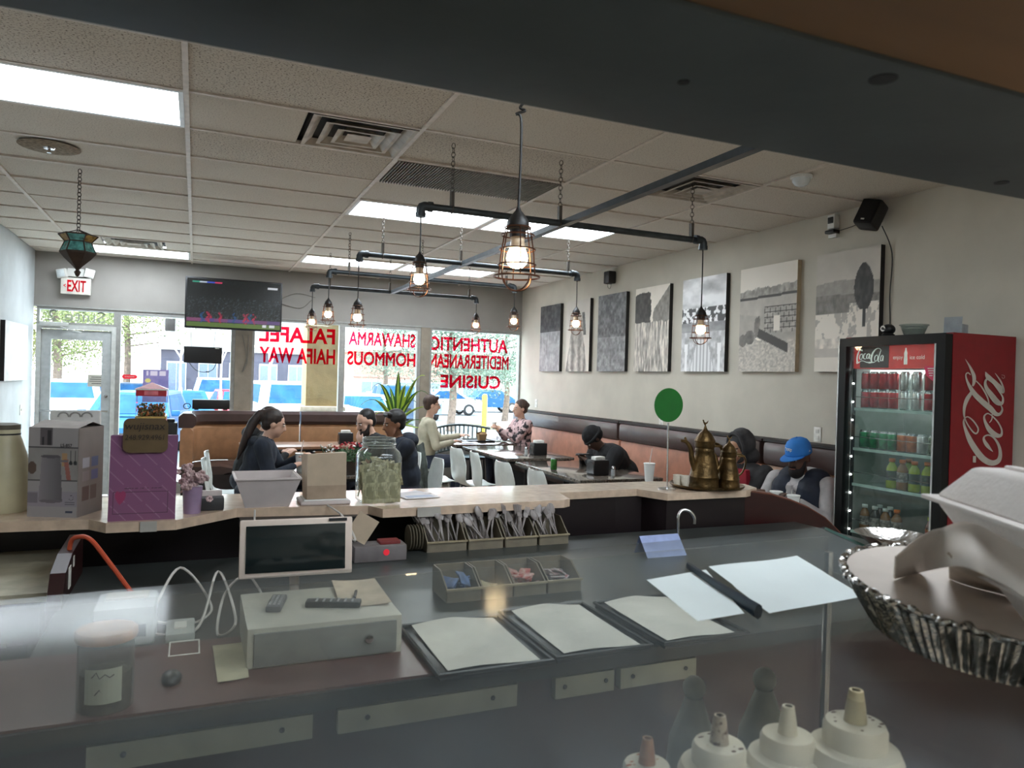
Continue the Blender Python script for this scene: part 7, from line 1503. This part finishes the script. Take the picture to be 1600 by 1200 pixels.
# curved folded paper sheet on the lid
def curved_sheet(label, pts, wdir, wd, mt, th=.0015):
    A = spline(pts, 8); V = []
    for p in A: V += [p, p + Vector(wdir) * wd]
    o = MB().add(V, [(2 * i, 2 * i + 1, 2 * i + 3, 2 * i + 2) for i in range(len(A) - 1)], smooth=True).build('folded_paper', mt); sd = o.modifiers.new('t', 'SOLIDIFY'); sd.thickness = th; tag(o, label, 'paper'); return o
pw_ = M('paper_plate', (222, 212, 202), .7, var=.02)
def lidd(px, py):
    ray = F_AX + (px - 800) / F_PX * R_AX + (600 - py) / F_PX * U_AX; return (1.33 + .076 - TIL * 1.05 - EYE.z) / (ray.z - TIL * ray.y)
def loft(label, A, B, mt, name='curved_paper_plate'):
    A = spline([at(x, y, d=d) for x, y, d in A], 6); B = spline([at(x, y, d=d) for x, y, d in B], 6); n = len(A); V = []
    for a, b in zip(A, B):
        for k in range(5): q = k / 4; V.append(a.lerp(b, q) + Vector((0, 0, .008 * math.sin(q * PI))))
    o = MB().add(V, [(5 * i + k, 5 * i + k + 1, 5 * i + k + 6, 5 * i + k + 5) for i in range(n - 1) for k in range(4)], smooth=True).build(name, mt); sd = o.modifiers.new('t', 'SOLIDIFY'); sd.thickness = .002; tag(o, label, 'paper'); return o
loft('large curved white paper plate arching over the card lid', [(1400, 872, .80), (1440, 840, .82), (1500, 815, .81), (1560, 811, .78), (1625, 825, .74)], [(1398, 905, lidd(1398, 905)), (1445, 893, lidd(1445, 893) - .01), (1500, 884, .72), (1555, 905, .68), (1625, 950, .62)], pw_)
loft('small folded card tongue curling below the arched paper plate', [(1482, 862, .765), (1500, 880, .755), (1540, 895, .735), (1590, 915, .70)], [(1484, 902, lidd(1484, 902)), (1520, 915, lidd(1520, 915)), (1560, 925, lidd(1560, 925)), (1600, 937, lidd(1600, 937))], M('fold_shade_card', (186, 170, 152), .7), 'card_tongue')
t = thing('round_foil_dish', 'small round silver dish behind the foil pan', 'dish', at(1395, 852, z=1.32)); MB().lathe([(0, 0), (.04, 0), (.06, .018), (.065, .02), (.058, .016), (.038, .003), (0, .003)], 30).build('dish', foil, t)
foam = M('foam_white', (226, 218, 212), .75, var=.015, bump=.12, bscale=160)
def clam(label, corner, ang, z, wx_=.24, wy=.24):
    t = thing('foam_clamshell', label, 'box', (corner.x, corner.y, z), ang, 'foam takeaway boxes')
    def frus(z0, i0, z1, i1, nm):
        V = [(i0, i0, z0), (wx_ - i0, i0, z0), (wx_ - i0, wy - i0, z0), (i0, wy - i0, z0), (i1, i1, z1), (wx_ - i1, i1, z1), (wx_ - i1, wy - i1, z1), (i1, wy - i1, z1)]
        bm = bmesh.new(); vs = [bm.verts.new(v) for v in V]
        for f in [(3, 2, 1, 0), (0, 1, 5, 4), (1, 2, 6, 5), (2, 3, 7, 6), (3, 0, 4, 7), (4, 5, 6, 7)]: bm.faces.new([vs[i] for i in f])
        bmesh.ops.bevel(bm, geom=list(bm.edges), offset=.006, segments=3, profile=.5, affect='EDGES'); bm.verts.index_update()
        MB().add([v.co[:] for v in bm.verts], [[v.index for v in f.verts] for f in bm.faces], smooth=True).build(nm, foam, t); bm.free()
    frus(0, .03, .041, .006, 'lower_half'); frus(.045, .006, .083, .034, 'lid'); MB().box((wx_ / 2, wy / 2, .043), (wx_ + .008, wy + .008, .005), bev=.002).build('flange', foam, t)
    m = MB()
    for i in range(4): m.box((wx_ / 2 + .0, wy * (.28 + .15 * i), .0845), (wx_ * .62, .012, .004), bev=.0018)
    m.build('lid_ribs', foam, t)
c = at(1446, 775, z=1.478)
CL = -2.09
clam('upper white foam takeaway box on the stack at the right edge', c, CL, 1.435)
clam('lower white foam takeaway box, mostly hidden behind the paper', Vector((c.x + .03, c.y - .05, 0)), CL, 1.352, .2, .2)
# shelf overhead
t = thing('overhead_shelf', 'grey painted shelf edge with bare wood underside just above the camera', 'shelf', (.5, .3, 1.85))
MB().span((-3.0, .110, 0), (3.5, .322, .04), bev=.004).build('painted_board', M('shelf_paint', (54, 61, 61), .6, var=.1, scale=5, bump=.1), t)
MB().span((-3.0, -.1, .004), (3.5, .109, .03)).build('wood_board', M('shelf_wood', (120, 84, 40), .6, var=.2, scale=5, stretch=(.15, 1, 1)), t)
kn = M('knot_dark', (20, 24, 26), .8)
for (px, py), r in (((1380, 123), .011), ((1565, 285), .008), ((1068, 128), .005)):
    p = at(px, py, z=1.85); MB().lathe([(0, -.0008), (r, -.0008), (r, 0)], 14, c=(p.x - .5, p.y - .3, 0)).build('knot', kn, t)
